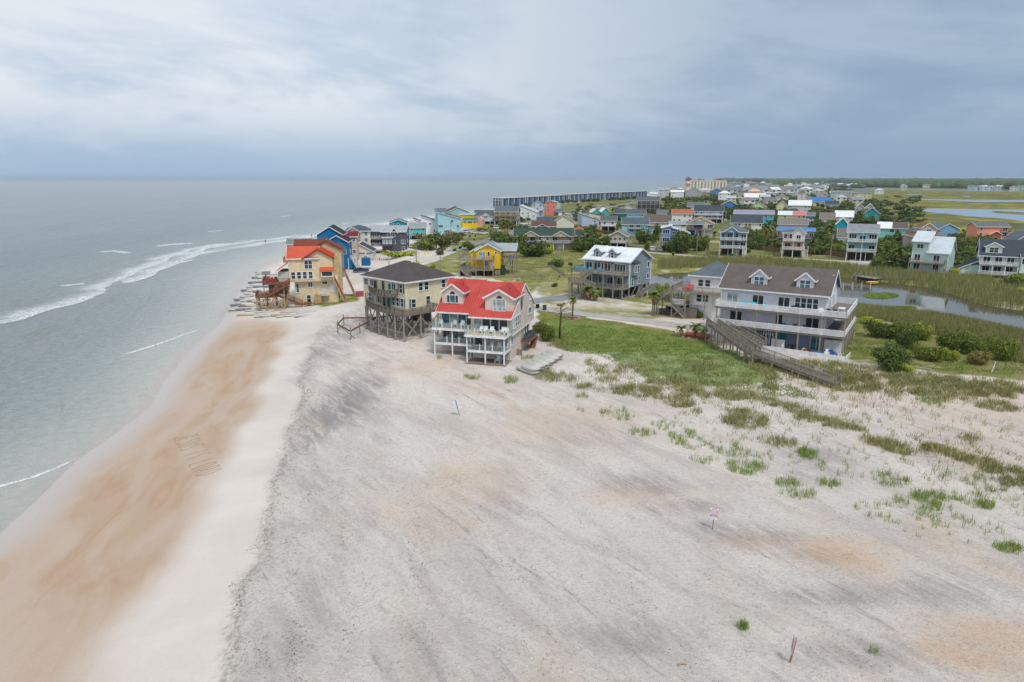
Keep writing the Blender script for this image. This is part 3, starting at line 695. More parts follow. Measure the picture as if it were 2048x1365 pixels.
# ------------------------------------------------------------------ house kit
_shared = {}
def shared(key, fn, smooth=False):
    if key not in _shared: _shared[key] = fn().mesh(key, smooth)
    return _shared[key]
def m_box(): return MB().box(-.5, .5, -.5, .5, 0, 1)
def m_cyl(): return MB().tube([(0, 0, 0), (0, 0, 1)], [.5, .46], 8)
def wframe(w, h, nx_, ny_, fr=.11):
    def fn():
        m = MB(); a = w / 2 + fr; b = h / 2 + fr
        m.box(-a, -w / 2, -.07, .06, -b, b); m.box(w / 2, a, -.07, .06, -b, b)
        m.box(-w / 2, w / 2, -.07, .06, h / 2, b); m.box(-w / 2 - fr - .04, w / 2 + fr + .04, -.10, .06, -b - .03, -h / 2)
        for i in range(1, nx_): x = -w / 2 + w * i / nx_; m.box(x - .045, x + .045, -.055, .04, -h / 2, h / 2)
        for i in range(1, ny_): z = -h / 2 + h * i / ny_; m.box(-w / 2, w / 2, -.045, .04, z - .035, z + .035)
        return m
    return fn
ROTF = {'f': 0, 'r': math.pi / 2, 'b': math.pi, 'l': -math.pi / 2}
class House:
    def __init__(s, name, label, x, y, yaw, cat='house', z=None, group=None):
        s.z0 = gzs(x, y) if z is None else z
        s.o = thing(name, label, cat, (x, y, s.z0), yaw, group); s.yaw = yaw; s.x, s.y = x, y
    def part(s, name, mb, mt, parent=None, label=None, smooth=False):
        o = link(name, mb.mesh(name, smooth), mt, parent or s.o)
        if label: o['label'] = label
        return o
    def box(s, name, x0, x1, y0, y1, z0, z1, mt, parent=None, label=None): return s.part(name, MB().box(x0, x1, y0, y1, z0, z1), mt, parent, label)
    def win(s, face, u, off, z, w, h, nx_=1, ny_=2, glass=None, frame=None, name='window', fr=.11, parent=None):
        w, h = round(w, 2), round(h, 2)
        loc = {'f': (u, off, z), 'b': (u, off, z), 'r': (off, u, z), 'l': (off, u, z)}[face]
        me = shared('window_%s_%s_%d_%d_%s' % (w, h, nx_, ny_, fr), wframe(w, h, nx_, ny_, fr))
        o = link(name, me, None, parent or s.o, loc, (0, 0, ROTF[face])); matobj(o, frame or WHITE)
        if parent is None:
            p = link('pane', shared('pane_%s_%s' % (w, h), lambda: MB().box(-w / 2, w / 2, -.022, .03, -h / 2, h / 2)), None, o); matobj(p, glass or GLASS)
        return o
    def wins(s, face, us, off, z, w, h, **k):
        for u in us: s.win(face, u, off, z, w, h, **k)
    def post(s, x, y, z0, z1, mt=WOOD, r=.26, name='piling', rnd=False):
        me = shared('post_round' if rnd else 'post_square', m_cyl if rnd else m_box)
        o = link(name, me, None, s.o, (x, y, z0), None, (r, r, z1 - z0)); matobj(o, mt); return o
    def brace(s, p0, p1, mt=WOOD, w=.09, h=.2, name='cross_brace'): return s.part(name, MB().bar(p0, p1, w, h), mt)
    def body(s, x0, x1, y0, y1, z0, z1, mt, gable=None, rise=0, name='wall', ridge=.5):
        m = MB()
        if gable == 'x': ym = y0 + (y1 - y0) * ridge; m.prism([(y0, z0), (y1, z0), (y1, z1), (ym, z1 + rise), (y0, z1)], 'x', x0, x1)
        elif gable == 'y': xm = x0 + (x1 - x0) * ridge; m.prism([(x0, z0), (x1, z0), (x1, z1), (xm, z1 + rise), (x0, z1)], 'y', y0, y1)
        else: m.box(x0, x1, y0, y1, z0, z1)
        return s.part(name, m, mt)
    def corner(s, x0, x1, y0, y1, z0, z1, mt=WHITE, w=.13):
        for x in (x0, x1):
            for y in (y0, y1): s.box('corner_board', x - w, x + w, y - w, y + w, z0, z1, mt)
    def gable(s, x0, x1, y0, y1, ze, rise, axis, mt, over=.45, trim=WHITE, seam=0, ridge=.5, t=.16, parent=None, orake=None, open0=False):
        "gable roof; axis = direction of the ridge"
        ork = over if orake is None else orake
        if axis == 'x': a0, a1, e0, e1 = y0, y1, x0 - ork, x1 + ork
        else: a0, a1, e0, e1 = x0, x1, y0 - ork, y1 + ork
        am = a0 + (a1 - a0) * ridge; zr = ze + rise
        s0 = rise / (am - a0); s1 = rise / (a1 - am); A0, A1 = a0 - over, a1 + over; Z0, Z1 = ze - over * s0, ze - over * s1; g = .03
        m = MB(); m.prism([(A0, Z0 + g), (am, zr + g), (am, zr + t + g), (A0, Z0 + t + g)], axis, e0, e1); m.prism([(am, zr + g), (A1, Z1 + g), (A1, Z1 + t + g), (am, zr + t + g)], axis, e0, e1)
        r = s.part('roof', m, mt, parent)
        tm = MB(); P = lambda a, e, z: (e, a, z) if axis == 'x' else (a, e, z)
        for A, Z in ((A0, Z0), (A1, Z1)):
            d = -.03 if A == A0 else .03
            tm.bar(P(A + d, e0, Z + .07), P(A + d, e1, Z + .07), .06, .24)
        for e, d in ((e0, -.03), (e1, .03))[1 if open0 else 0:]:
            for A, Z in ((A0, Z0), (A1, Z1)): tm.bar(P(A, e + d, Z + .05), P(am, e + d, zr + .05), .06, .26)
        s.part('fascia', tm, trim, r if parent is None else parent)
        if seam:
            sm2 = MB(); k = int((e1 - e0) / seam)
            for i in range(k + 1):
                e = e0 + .05 + (e1 - e0 - .1) * i / k
                sm2.bar(P(A0, e, Z0 + t + g + .02), P(am, e, zr + t + g + .02), .06, .13); sm2.bar(P(A1, e, Z1 + t + g + .02), P(am, e, zr + t + g + .02), .06, .13)
            kind(s.part('roof_seams', sm2, mt, r if parent is None else parent), 'stuff')
        return r
    def hip(s, x0, x1, y0, y1, ze, rise, mt, over=.5, trim=WHITE, parent=None):
        X0, X1, Y0, Y1 = x0 - over, x1 + over, y0 - over, y1 + over; w, d = X1 - X0, Y1 - Y0; k = min(w, d) / 2 * .98; z = ze - .05
        if w >= d: a, b = (X0 + k, (Y0 + Y1) / 2, ze + rise), (X1 - k, (Y0 + Y1) / 2, ze + rise)
        else: a, b = ((X0 + X1) / 2, Y0 + k, ze + rise), ((X0 + X1) / 2, Y1 - k, ze + rise)
        c = [(X0, Y0, z), (X1, Y0, z), (X1, Y1, z), (X0, Y1, z)]; m = MB()
        if w >= d: m.poly([c[0], c[1], b, a]).poly([c[1], c[2], b]).poly([c[2], c[3], a, b]).poly([c[3], c[0], a])
        else: m.poly([c[0], c[1], a]).poly([c[1], c[2], b, a]).poly([c[2], c[3], b]).poly([c[3], c[0], a, b])
        m.poly([c[3], c[2], c[1], c[0]]); bm_ = m.mesh('roof'); bm = bmesh.new(); bm.from_mesh(bm_); bmesh.ops.remove_doubles(bm, verts=bm.verts, dist=.001); bmesh.ops.recalc_face_normals(bm, faces=bm.faces); bm.to_mesh(bm_); bm.free()
        r = link('roof', bm_, mt, parent or s.o)
        tm = MB(); tm.box(X0 - .02, X1 + .02, Y0 - .04, Y0 + .04, z - .22, z + .03).box(X0 - .02, X1 + .02, Y1 - .04, Y1 + .04, z - .22, z + .03).box(X0 - .04, X0 + .04, Y0 + .04, Y1 - .04, z - .22, z + .03).box(X1 - .04, X1 + .04, Y0 + .04, Y1 - .04, z - .22, z + .03)
        tm.poly([(X0, Y0, z - .03), (X1, Y0, z - .03), (X1, Y1, z - .03), (X0, Y1, z - .03)])
        s.part('fascia', tm, trim, r if parent is None else parent); return r
    def slope(s, x0, x1, y0, y1, za, zb, mt, axis='y', t=.14, trim=WHITE, name='roof', parent=None):
        "single slope: za at y0 (or x0), zb at y1 (or x1)"
        m = MB()
        if axis == 'y': m.prism([(y0, za), (y1, zb), (y1, zb + t), (y0, za + t)], 'x', x0, x1)
        else: m.prism([(x0, za), (x1, zb), (x1, zb + t), (x0, za + t)], 'y', y0, y1)
        r = s.part(name, m, mt, parent); tm = MB()
        if axis == 'y':
            tm.box(x0 - .03, x1 + .03, y0 - .06, y0 - .005, za - .1, za + t - .02); tm.box(x0 - .03, x1 + .03, y1 + .005, y1 + .06, zb - .1, zb + t - .02)
            for x in (x0 - .03, x1 + .03): tm.bar((x, y0, za + .03), (x, y1, zb + .03), .05, .24)
        else:
            tm.box(x0 - .06, x0 - .005, y0 - .03, y1 + .03, za - .1, za + t - .02); tm.box(x1 + .005, x1 + .06, y0 - .03, y1 + .03, zb - .1, zb + t - .02)
            for y in (y0 - .03, y1 + .03): tm.bar((x0, y, za + .03), (x1, y, zb + .03), .05, .24)
        if parent is None: s.part('fascia', tm, trim, r)
        return r
    def rail(s, p0, p1, mt=WOOD, h=1.0, step=.16, posts=2.2, bal=.045, name='railing', glass=None, parent=None):
        a, b = Vector(p0), Vector(p1); L = (b - a).length; m = MB(); up = Vector((0, 0, 1))
        if glass is None: m.bar(a + up * h, b + up * h, .10, .07)
        else: m.bar(a + up * .07, b + up * .07, .05, .06)
        k = max(1, round(L / posts))
        for i in range(k + 1): q = a + (b - a) * i / k; m.bar(q, q + up * (h + .06), .11)
        if glass is None:
            m.bar(a + up * .12, b + up * .12, .06, .06)
            if step:
                n = int(L / step)
                for i in range(1, n): q = a + (b - a) * i / n; m.bar(q + up * .12, q + up * h, bal)
        r = s.part(name, m, mt, parent)
        if glass is not None:
            for i in range(k):
                q0 = a + (b - a) * (i + .04) / k; q1 = a + (b - a) * (i + .96) / k
                s.part('glass_panel', MB().bar(q0 + up * h * .52, q1 + up * h * .52, .02, h * .86), glass, r)
        return r
    def deck(s, x0, x1, y0, y1, z, mt=WOOD, sides='flr', rm=None, h=1.0, step=.16, t=.22, glass=None, rim=None, posts=2.2, bal=.045):
        d = s.box('deck', x0, x1, y0, y1, z - t, z, mt)
        if rim: s.part('rim_board', MB().box(x0 - .05, x1 + .05, y0 - .05, y0 - .003, z - t - .05, z + .03).box(x0 - .05, x0 - .003, y0 - .003, y1, z - t - .05, z + .03).box(x1 + .003, x1 + .05, y0 - .003, y1, z - t - .05, z + .03), rim, d)
        e = .06; k = dict(mt=rm or mt, h=h, step=step, glass=glass, posts=posts, bal=bal)
        if 'f' in sides: s.rail((x0 + e, y0 + e, z), (x1 - e, y0 + e, z), **k)
        if 'b' in sides: s.rail((x0 + e, y1 - e, z), (x1 - e, y1 - e, z), **k)
        if 'l' in sides: s.rail((x0 + e, y0 + e, z), (x0 + e, y1 - e, z), **k)
        if 'r' in sides: s.rail((x1 - e, y0 + e, z), (x1 - e, y1 - e, z), **k)
        return d
    def stair(s, top, bot, w, mt=WOOD, rails=True, rm=None, name='stair'):
        a, b = Vector(top), Vector(bot); d = b - a; hd = Vector((d.x, d.y, 0)); n = max(2, int(abs(d.z) / .19)); side = Vector((-hd.y, hd.x, 0)).normalized() * w / 2
        m = MB()
        for i in range(n): q = a + d * (i + .5) / n; m.bar(q - side, q + side, .28, .05, up=(0, 0, 1))
        for k in (-1, 1): m.bar(a + side * k - Vector((0, 0, .1)), b + side * k - Vector((0, 0, .1)), .06, .28)
        o = s.part(name, m, mt)
        if rails:
            for k in (-1, 1): s.rail(a + side * k, b + side * k, rm or mt, .95, .2, 1.8, parent=o)
        return o
    def dormer(s, xc, w, y0, y1, z0, ze, rise, wall, roof, trim=WHITE, over=.3, wh=None, ww=None, n=1, glass=None, seam=0):
        o = s.part('dormer', MB().prism([(xc - w / 2, z0), (xc + w / 2, z0), (xc + w / 2, ze), (xc, ze + rise), (xc - w / 2, ze)], 'y', y0, y1), wall)
        s.gable(xc - w / 2, xc + w / 2, y0, y1, ze, rise, 'y', roof, over, trim, seam, parent=o, orake=.25)
        s.win('f', xc, y0 - .03, (z0 + ze) / 2 + .12, ww or w * .5, wh or (ze - z0) * .62, n, 2, glass)
        return o
SID = lambda c: mat('siding_' + c, c, .62, 'siding')
SHG = lambda c: mat('shingle_' + c, c, .9, 'shingle')
MET = lambda c: mat('metal_' + c, c, .42, 'metal')
PLA = lambda c, r=.6: mat('paint_' + c, c, r)

def adirondack(x, y, z, rz, mt, label, group, name='adirondack_chair', sc=1.0, cat='chair', parent=None):
    "a slatted beach chair: seat, reclined back, two arms, four legs"
    t_ = thing(name, label, cat, (x, y, z), rz, group); t_.scale = (sc,) * 3
    def p(key, fn):
        o = link(key, shared('chair_' + key, fn), None, t_); matobj(o, mt)
    p('seat', lambda: MB().prism([(-.30, .36), (.28, .28), (.28, .33), (-.30, .41)], 'x', -.28, .28))
    p('backrest', lambda: MB().prism([(.22, .30), (.55, 1.05), (.60, 1.03), (.28, .28)], 'x', -.30, .30))
    for sgn in (-1, 1):
        o = link('armrest', shared('chair_arm', lambda: MB().box(-.06, .06, -.38, .42, .58, .62)), None, t_, (sgn * .35, 0, 0)); matobj(o, mt)
        o = link('leg', shared('chair_leg', lambda: MB().box(-.04, .04, -.34, -.24, 0, .58)), None, t_, (sgn * .35, 0, 0)); matobj(o, mt)
        o = link('leg', shared('chair_leg2', lambda: MB().box(-.04, .04, .28, .38, 0, .58)), None, t_, (sgn * .35, 0, 0)); matobj(o, mt)
    return t_
def onhouse(h, x, y, z):
    c, s = math.cos(h.yaw), math.sin(h.yaw); return (h.x + x * c - y * s, h.y + x * s + y * c, h.z0 + z)

# ------------------------------------------------------------------ red-roofed duplex on the sand
GREIGE = SID('E2D2C4'); REDM = MET('C9534A'); DECKG = mat('deck_boards', '8C8177', .85, 'wood'); DECKT = mat('deck_tan', 'C9B58B', .85, 'wood')
def red_duplex():
    h = House('red_roof_duplex', 'greige beach duplex with bright red metal roof and white glass-railed decks', -1.0, 98.2, R(-16), z=1.35)
    a, b, c, e = .55, 2.45, 4.85, 7.65         # deck levels and eave, over the sand
    ga = 3.0                                   # depth of the decks
    def unit(x0, x1, y, right):
        # ground level: skirted box, middle level set back, top level full
        yb = 15.8
        h.body(x0 + .2, x1 - .15, y + ga + .3, yb - 1, -.2, c - .25, GREIGE, name='lower_wall')
        h.body(x0, x1 + (.25 if right else 0), y + ga, yb, c - .22, e, GREIGE, name='upper_wall')
        if right: h.part('gable_wall', MB().prism([(y + ga, e), (yb, e), ((y + ga + yb) / 2 + .6, e + 3.75)], 'x', x0 + .2, x1 + .24), GREIGE)
        else: h.part('gable_wall', MB().prism([(y + ga, e), (yb, e), ((y + ga + yb) / 2 + .6, e + 3.75)], 'x', x0, x1 - .02), GREIGE)
        h.gable(x0 - (.0 if right else .1), x1 + (.25 if right else .0), y + ga, yb, e, 3.75, 'x', REDM, 1.0, WHITE, .42, ridge=.55, orake=.12 if right else .05, open0=right)
        # decks
        h.deck(x0, x1, y, y + ga, c, DECKT if right else DECKG, 'flr', WHITE, 1.05, glass=CLEAR, rim=WHITE, posts=1.75)
        h.deck(x0 + .25, x1 - .1, y + .3, y + ga + .28, b, DECKG, 'flr', WHITE, 1.05, glass=CLEAR, rim=WHITE, posts=1.75)
        if right:
            d = h.box('deck', x0 + .1, x1 + .1, y - .3, y + ga + .28, a - .35, a, DECKG)
            h.part('rim_board', MB().box(x0 + .05, x1 + .15, y - .36, y - .303, a - .5, a + .02), WOODB, d)
            for zz in (a + .95,): h.rail((x0 + .3, y + ga + .2, zz - .95), (x1 - .2, y + ga + .2, zz - .95), WHITE, .95, 0, 2.2)
        for k, x in enumerate((x0 + .3, (x0 + x1) / 2, x1 - .25)):
            h.post(x, y + .25, -.6 if not right else -.1, b - .2, WHITE if right or k != 9 else WOOD, .19, 'post'); h.post(x, y + .25, b, c - .2, WHITE, .17, 'post')
        # glazed doors of the two upper levels
        gl = (CURT, GLASS, GLASS, GLASS) if right else (GLASSB, CURT, GLASSB, GLASS)
        W4 = (x1 - x0 - .9) / 4
        for i in range(4):
            u = x0 + .45 + W4 * (i + .5)
            h.win('f', u, y + ga - .03, c + 1.2, W4 - .16, 2.1, 1, 1, gl[i], WHITE, 'sliding_door', .07)
            if i != 2: h.win('f', u, y + ga + .27, b + 1.1, W4 - .2, 1.9, 1, 1, GLASS if i % 2 == 0 else CURT, WHITE, 'sliding_door', .07)
        h.box('storage_door', x1 - 2.6, x1 - 1.1, y + ga + .22, y + ga + .29, a if right else .1, b - .5, PLA('B9B9BB'))
        # big dormer with arched window
        xc = x1 + .26 - 2.25 if right else x0 + 2.2; w = 4.5 if right else 3.6; yd = y + ga + .55; z0, ze, rs = e + .35, e + 2.45, 1.25
        o = h.part('dormer', MB().prism([(xc - w / 2, z0), (xc + w / 2, z0), (xc + w / 2, ze), (xc, ze + rs), (xc - w / 2, ze)], 'y', yd, yd + 5.2), GREIGE)
        h.gable(xc - w / 2, xc + w / 2, yd, yd + 5.4, ze, rs, 'y', MET('C9544F'), .3, WHITE, .42, parent=o, orake=.3)
        n3_ = 3
        for i, (u, ww) in enumerate(((-.72, .42), (0, .82), (.72, .42))):
            h.win('f', xc + u, yd - .03, z0 + (1.0 if not right else 1.0), ww, 1.15 if not right else 1.7, 1, 1, CURT if right else (GLASSB if i == 1 else GLASS), None, 'window', .07)
        arch = [(.46 * math.cos(k * math.pi / 10), .46 * math.sin(k * math.pi / 10)) for k in range(11)]
        zt = z0 + (1.72 if not right else 1.98)
        q = h.part('arched_window', MB().prism([(xc + p_ * 1.2, zt + q_ * 1.2) for p_, q_ in arch], 'y', yd - .06, yd + .02), WHITE)
        h.part('pane', MB().prism([(xc + p_, zt + .05 + q_) for p_, q_ in arch], 'y', yd - .085, yd - .02), GLASS, q)
        for (vx, vy) in ((xc + .9, yd + 2.6),): h.post(vx, vy, ze + .5, ze + 1.2, BLACK, .12, 'roof_vent', True)
    unit(-13.0, -6.45, 3.3, False); unit(-6.4, 0, 0, True)
    # right-hand side wall: oval window, window band, square window, ac units, low stair
    X = .25
    ov = [(math.cos(k * .2618), math.sin(k * .2618)) for k in range(24)]
    q = h.part('oval_window', MB().prism([(8.0 + .8 * p_, e + 1.0 + 1.3 * r_) for p_, r_ in ov], 'x', X - .01, X + .06), WHITE)
    h.part('pane', MB().prism([(8.0 + .66 * p_, e + 1.0 + 1.14 * r_) for p_, r_ in ov], 'x', X, X + .085), mat('oval_glass', '4A3E3C', .15), q)
    for i in range(4): h.win('r', 3.9 + i * 1.05, X + .03, c + 1.45, .75, 1.6, 1, 2, CURT if i < 1 else GLASS, None, 'window', .07)
    h.win('r', 13.2, X + .03, c + 1.75, 1.9, .95, 1, 1, GLASSB); h.win('r', 13.6, X + .03, e + 1.1, .5, .75, 1, 1)
    h.win('r', 3.95, -.12, b + 1.3, .8, 1.7, 1, 1)
    h.win('r', 12.0, -.12, b + 1.2, .8, 1.9, 1, 1); h.win('r', 13.3, -.12, b + 1.0, .9, 2.1, 1, 1, BLACK, None, 'door')
    h.corner(X - .12, X - .12, 3.0, 15.8, c - .2, e, WHITE, .16)
    h.box('water_table', -.02, X + .04, 3.0, 15.8, c - .45, c - .23, WHITE)
    d = h.box('service_platform', -.15, 1.5, 9.2, 14.0, b - .35, b - .15, WOODB)
    for i in range(3):
        o = h.box('air_conditioner', .25, 1.15, 9.6 + i * 1.45, 10.6 + i * 1.45, b - .148, b + .78, mat('ac_grey', '5C6064', .6))
        h.part('fan_grille', MB().tube([(.7, 10.1 + i * 1.45, b + .785), (.7, 10.1 + i * 1.45, b + .83)], [.38, .36], 12), BLACK, o)
    h.brace((1.0, 11.5, -.1), (1.0, 14.2, 2.0), WOODB, 1.0, .18, 'ramp'); h.brace((.3, 6.8, .1), (.3, 6.8, 1.5), WOOD, .9, .12, 'board')
    for i, (u, r) in enumerate(((-4.5, 2.8), (-3.8, 2.9), (-2.8, 3.0), (-1.0, 3.0), (-.4, 3.1))):
        adirondack(*onhouse(h, u, 2.0, c), h.yaw + (r - 3.0) * .6, WHITE, 'cream slatted chair on the tan upper deck of the red-roofed duplex', 'chairs on the upper deck')
    for i, u in enumerate((-2.8, -1.5)): adirondack(*onhouse(h, u, 1.9, b), h.yaw + .3 * i, WHITE, 'white chair on the shaded middle deck of the red-roofed duplex', 'chairs on the middle deck')
    adirondack(*onhouse(h, -1.6, 1.4, a), h.yaw, WHITE, 'lone white chair on the lowest deck of the red-roofed duplex', None)
    for i, u in enumerate((-12.3, -9.9, -8.6)): adirondack(*onhouse(h, u, 5.2, c), h.yaw + .2, PLA('B9C2BE'), 'pale grey chair on the set-back upper deck of the red-roofed duplex', 'chairs on the set-back upper deck')
    for i, u in enumerate((-11.3, -10.6, -9.2)): adirondack(*onhouse(h, u, 5.2, b), h.yaw - .2, PLA('A9A594'), 'tan chair on the set-back lower deck of the red-roofed duplex', 'chairs on the set-back lower deck')
    return h
HRED = red_duplex()

# ------------------------------------------------------------------ cream house on tall pilings
def cream_house():
    CR = SID('E9DDB9'); h = House('stilt_house', 'pale yellow two-storey house on tall bare pilings with dark hip roof', -18.6, 118.2, R(-44), z=1.45)
    Wd, D, zf, ze = 13.0, 11.2, 4.75, 10.1      # local origin at the front corner; x runs to the left face (negative)
    h.body(-Wd, 0, 0, D, zf, ze, CR); h.hip(-Wd, 0, 0, D, ze, 2.7, SHG('5A5351'), .55)
    h.corner(-Wd + .1, -.1, .1, D - .1, zf, ze, PLA('F2EAD2'), .12)
    h.box('roof_vent', -8.5, -8.2, 3.3, 3.6, 11.3, 11.75, WHITE); h.box('roof_vent', -5.3, -5.0, 5.4, 5.7, 12.3, 12.8, WHITE)
    BL = PLA('5F7F86')
    # sea face windows: top row and bottom row, some with shutters
    for u, w in ((-11.9, 1.1), (-10.1, 1.0), (-3.4, 1.0)): h.win('f', u, -.03, 8.95, w, 1.15, 2, 1)
    h.win('f', -9.0, -.03, 8.3, .85, 2.1, 1, 1, GLASS, PLA('A39682'), 'door'); h.win('f', -6.6, -.03, 8.7, .55, 1.6, 1, 1, GLASS, PLA('8FA0A0'))
    h.win('f', -4.6, -.03, 8.25, .85, 2.1, 1, 2, mat('green_door', '1F6E5C', .3), WHITE, 'door')
    h.win('f', -1.3, -.03, 8.8, .8, 1.5, 1, 2)
    for u in (-2.05, -.55): h.box('shutter', u - .17, u + .17, -.07, -.003, 7.95, 9.65, PLA('7D7166'))
    for u in (-10.9, -8.2, -3.6, -2.4, -1.1):
        h.win('f', u, -.03, 6.25, .75, 1.45, 1, 2)
        for k in (-.6, .6): h.box('shutter', u + k - .16, u + k + .16, -.07, -.003, 5.5, 7.05, BL)
    for u, g in ((-6.5, GLASS), (-5.1, mat('green_door'))): h.win('f', u, -.03, 5.95, .85, 2.1, 1, 1, g, PLA('A9B9B4'), 'door')
    # right face
    for u in (3.3, 4.6, 8.6, 10.0): h.win('r', u, .03, 8.9, .85, 1.35, 1, 2)
    for u in (4.9, 8.8, 10.2): h.win('r', u, .03, 6.3, .85, 1.4, 1, 2)
    h.win('r', 1.6, .03, 6.1, .85, 1.45, 1, 2); h.box('shutter', .003, .07, .7, 1.05, 5.3, 6.95, BL)
    # curved decks
    def curve(z, r0, r1, x0, x1, bulge, name):
        n = 10; P = []
        for i in range(n + 1):
            u = i / n; P.append((x0 + (x1 - x0) * u, -(r0 + (r1 - r0) * u) - bulge * math.sin(u * math.pi)))
        h.part(name, MB().prism([(x0, -.01)] + P + [(x1, -.01)], 'z', z - .25, z), WOODD)
        for p_, q_ in zip(P, P[1:]): h.rail((p_[0], p_[1], z), (q_[0], q_[1], z), WOODD, 1.0, .15, 2.0)
        return P
    P = curve(5.0, 1.0, 3.3, -10.8, 1.0, .9, 'deck'); curve(7.55, .7, 2.2, -10.2, -2.4, .8, 'balcony')
    h.rail((-2.4, -2.2, 7.55), (-2.4, 0, 7.55), WOODD); h.rail((-10.8, -1.0, 5), (-10.8, 0, 5), WOODD)
    h.box('deck', .01, 3.4, -3.3, 4.6, 4.74, 4.99, WOODD); h.rail((1.0, -3.3, 5), (3.4, -3.3, 5), WOODD); h.rail((3.4, -3.3, 5), (3.4, 4.6, 5), WOODD); h.rail((3.4, 4.6, 5), (.1, 4.6, 5), WOODD)
    for x, y in ((-9.5, -1.9), (-6, -2.6), (-3, -2.9)): h.post(x, y, 4.75, 7.3, WOODD, .16, 'post')
    px_ = [(-12.6, .4), (-9.6, .4), (-6.6, .4), (-3.6, .4), (-.5, .4), (-12.6, 4), (-9.6, 4), (-6.6, 4), (-3.6, 4), (-.5, 4), (-12.6, 7.6), (-9.6, 7.6), (-6.6, 7.6), (-3.6, 7.6), (-.5, 7.6), (-12.6, 10.8), (-6.6, 10.8), (-.5, 10.8),
           (-10.2, -1.6), (-7.5, -2.4), (-4.5, -2.8), (-1.6, -3.0), (.9, -3.2), (3.2, -3.1), (3.2, .6), (3.2, 4.4)]
    for x, y in px_: h.post(x, y, -.6, 4.75, WOOD, .34, rnd=True)
    for (x, y), (x2, y2) in zip(px_[0:4], px_[1:5]): h.brace((x, y, .3), (x2, y2, 4.4)); h.brace((x, y, 4.4), (x2, y2, .3))
    for (x, y), (x2, y2) in zip(px_[5:9], px_[6:10]): h.brace((x, y, .3), (x2, y2, 4.4)); h.brace((x, y + .2, 4.4), (x2, y2 + .2, .3))
    for k in range(18, 23): h.brace(px_[k] + (.4,), px_[k + 1] + (4.2,)); h.brace(px_[k] + (1.9,), px_[k + 1] + (2.0,), WOOD, .08, .22, 'girt')
    for k in (23, 24): h.brace(px_[k] + (.4,), px_[k + 1] + (4.2,)); h.brace(px_[k] + (4.2,), px_[k + 1] + (.4,))
    for y in (.4, 4, 7.6): h.brace((-12.8, y, 4.6), (-.2, y, 4.6), WOODD, .2, .3, 'beam')
    for x in (-12.6, -6.6, -.5): h.brace((x, .4, 1.6), (x, 10.8, 1.6), WOODD, .12, .22, 'girt')
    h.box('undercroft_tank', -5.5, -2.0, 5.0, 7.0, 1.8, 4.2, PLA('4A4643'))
    # remains of a broken walkway out on the sand
    w = thing('broken_walkway', 'bare timber remains of a broken beach walkway beside the stilt house', 'walkway', (0, 0, 0))
    ground_z = 1.4
    A = [at(676, 668, 1.4), at(702, 683, 1.4), at(720, 672, 1.4), at(688, 655, 1.4)]; T = [Vector((p[0], p[1], 3.2)) for p in A]
    for p in A: link('post', MB().bar((p[0], p[1], 1.0), (p[0], p[1], 3.9), .18).mesh('post'), WOOD, w)
    B = at(756, 657, 1.4); T.append(Vector((B[0], B[1], 3.5)))
    for i, j in ((0, 3), (0, 1), (1, 2), (2, 4), (3, 4)): link('beam', MB().bar(T[i], T[j], .12, .26).mesh('beam'), WOODB, w)
    for p, q in ((T[0], (A[1][0] + 1.5, A[1][1] - .5, 1.5)), ((A[0][0], A[0][1], 1.6), (A[1][0] - 1, A[1][1] - 1, 1.4))): link('brace', MB().bar(p, q, .08, .16).mesh('brace'), WOOD, w)
    return h
HCREAM = cream_house()

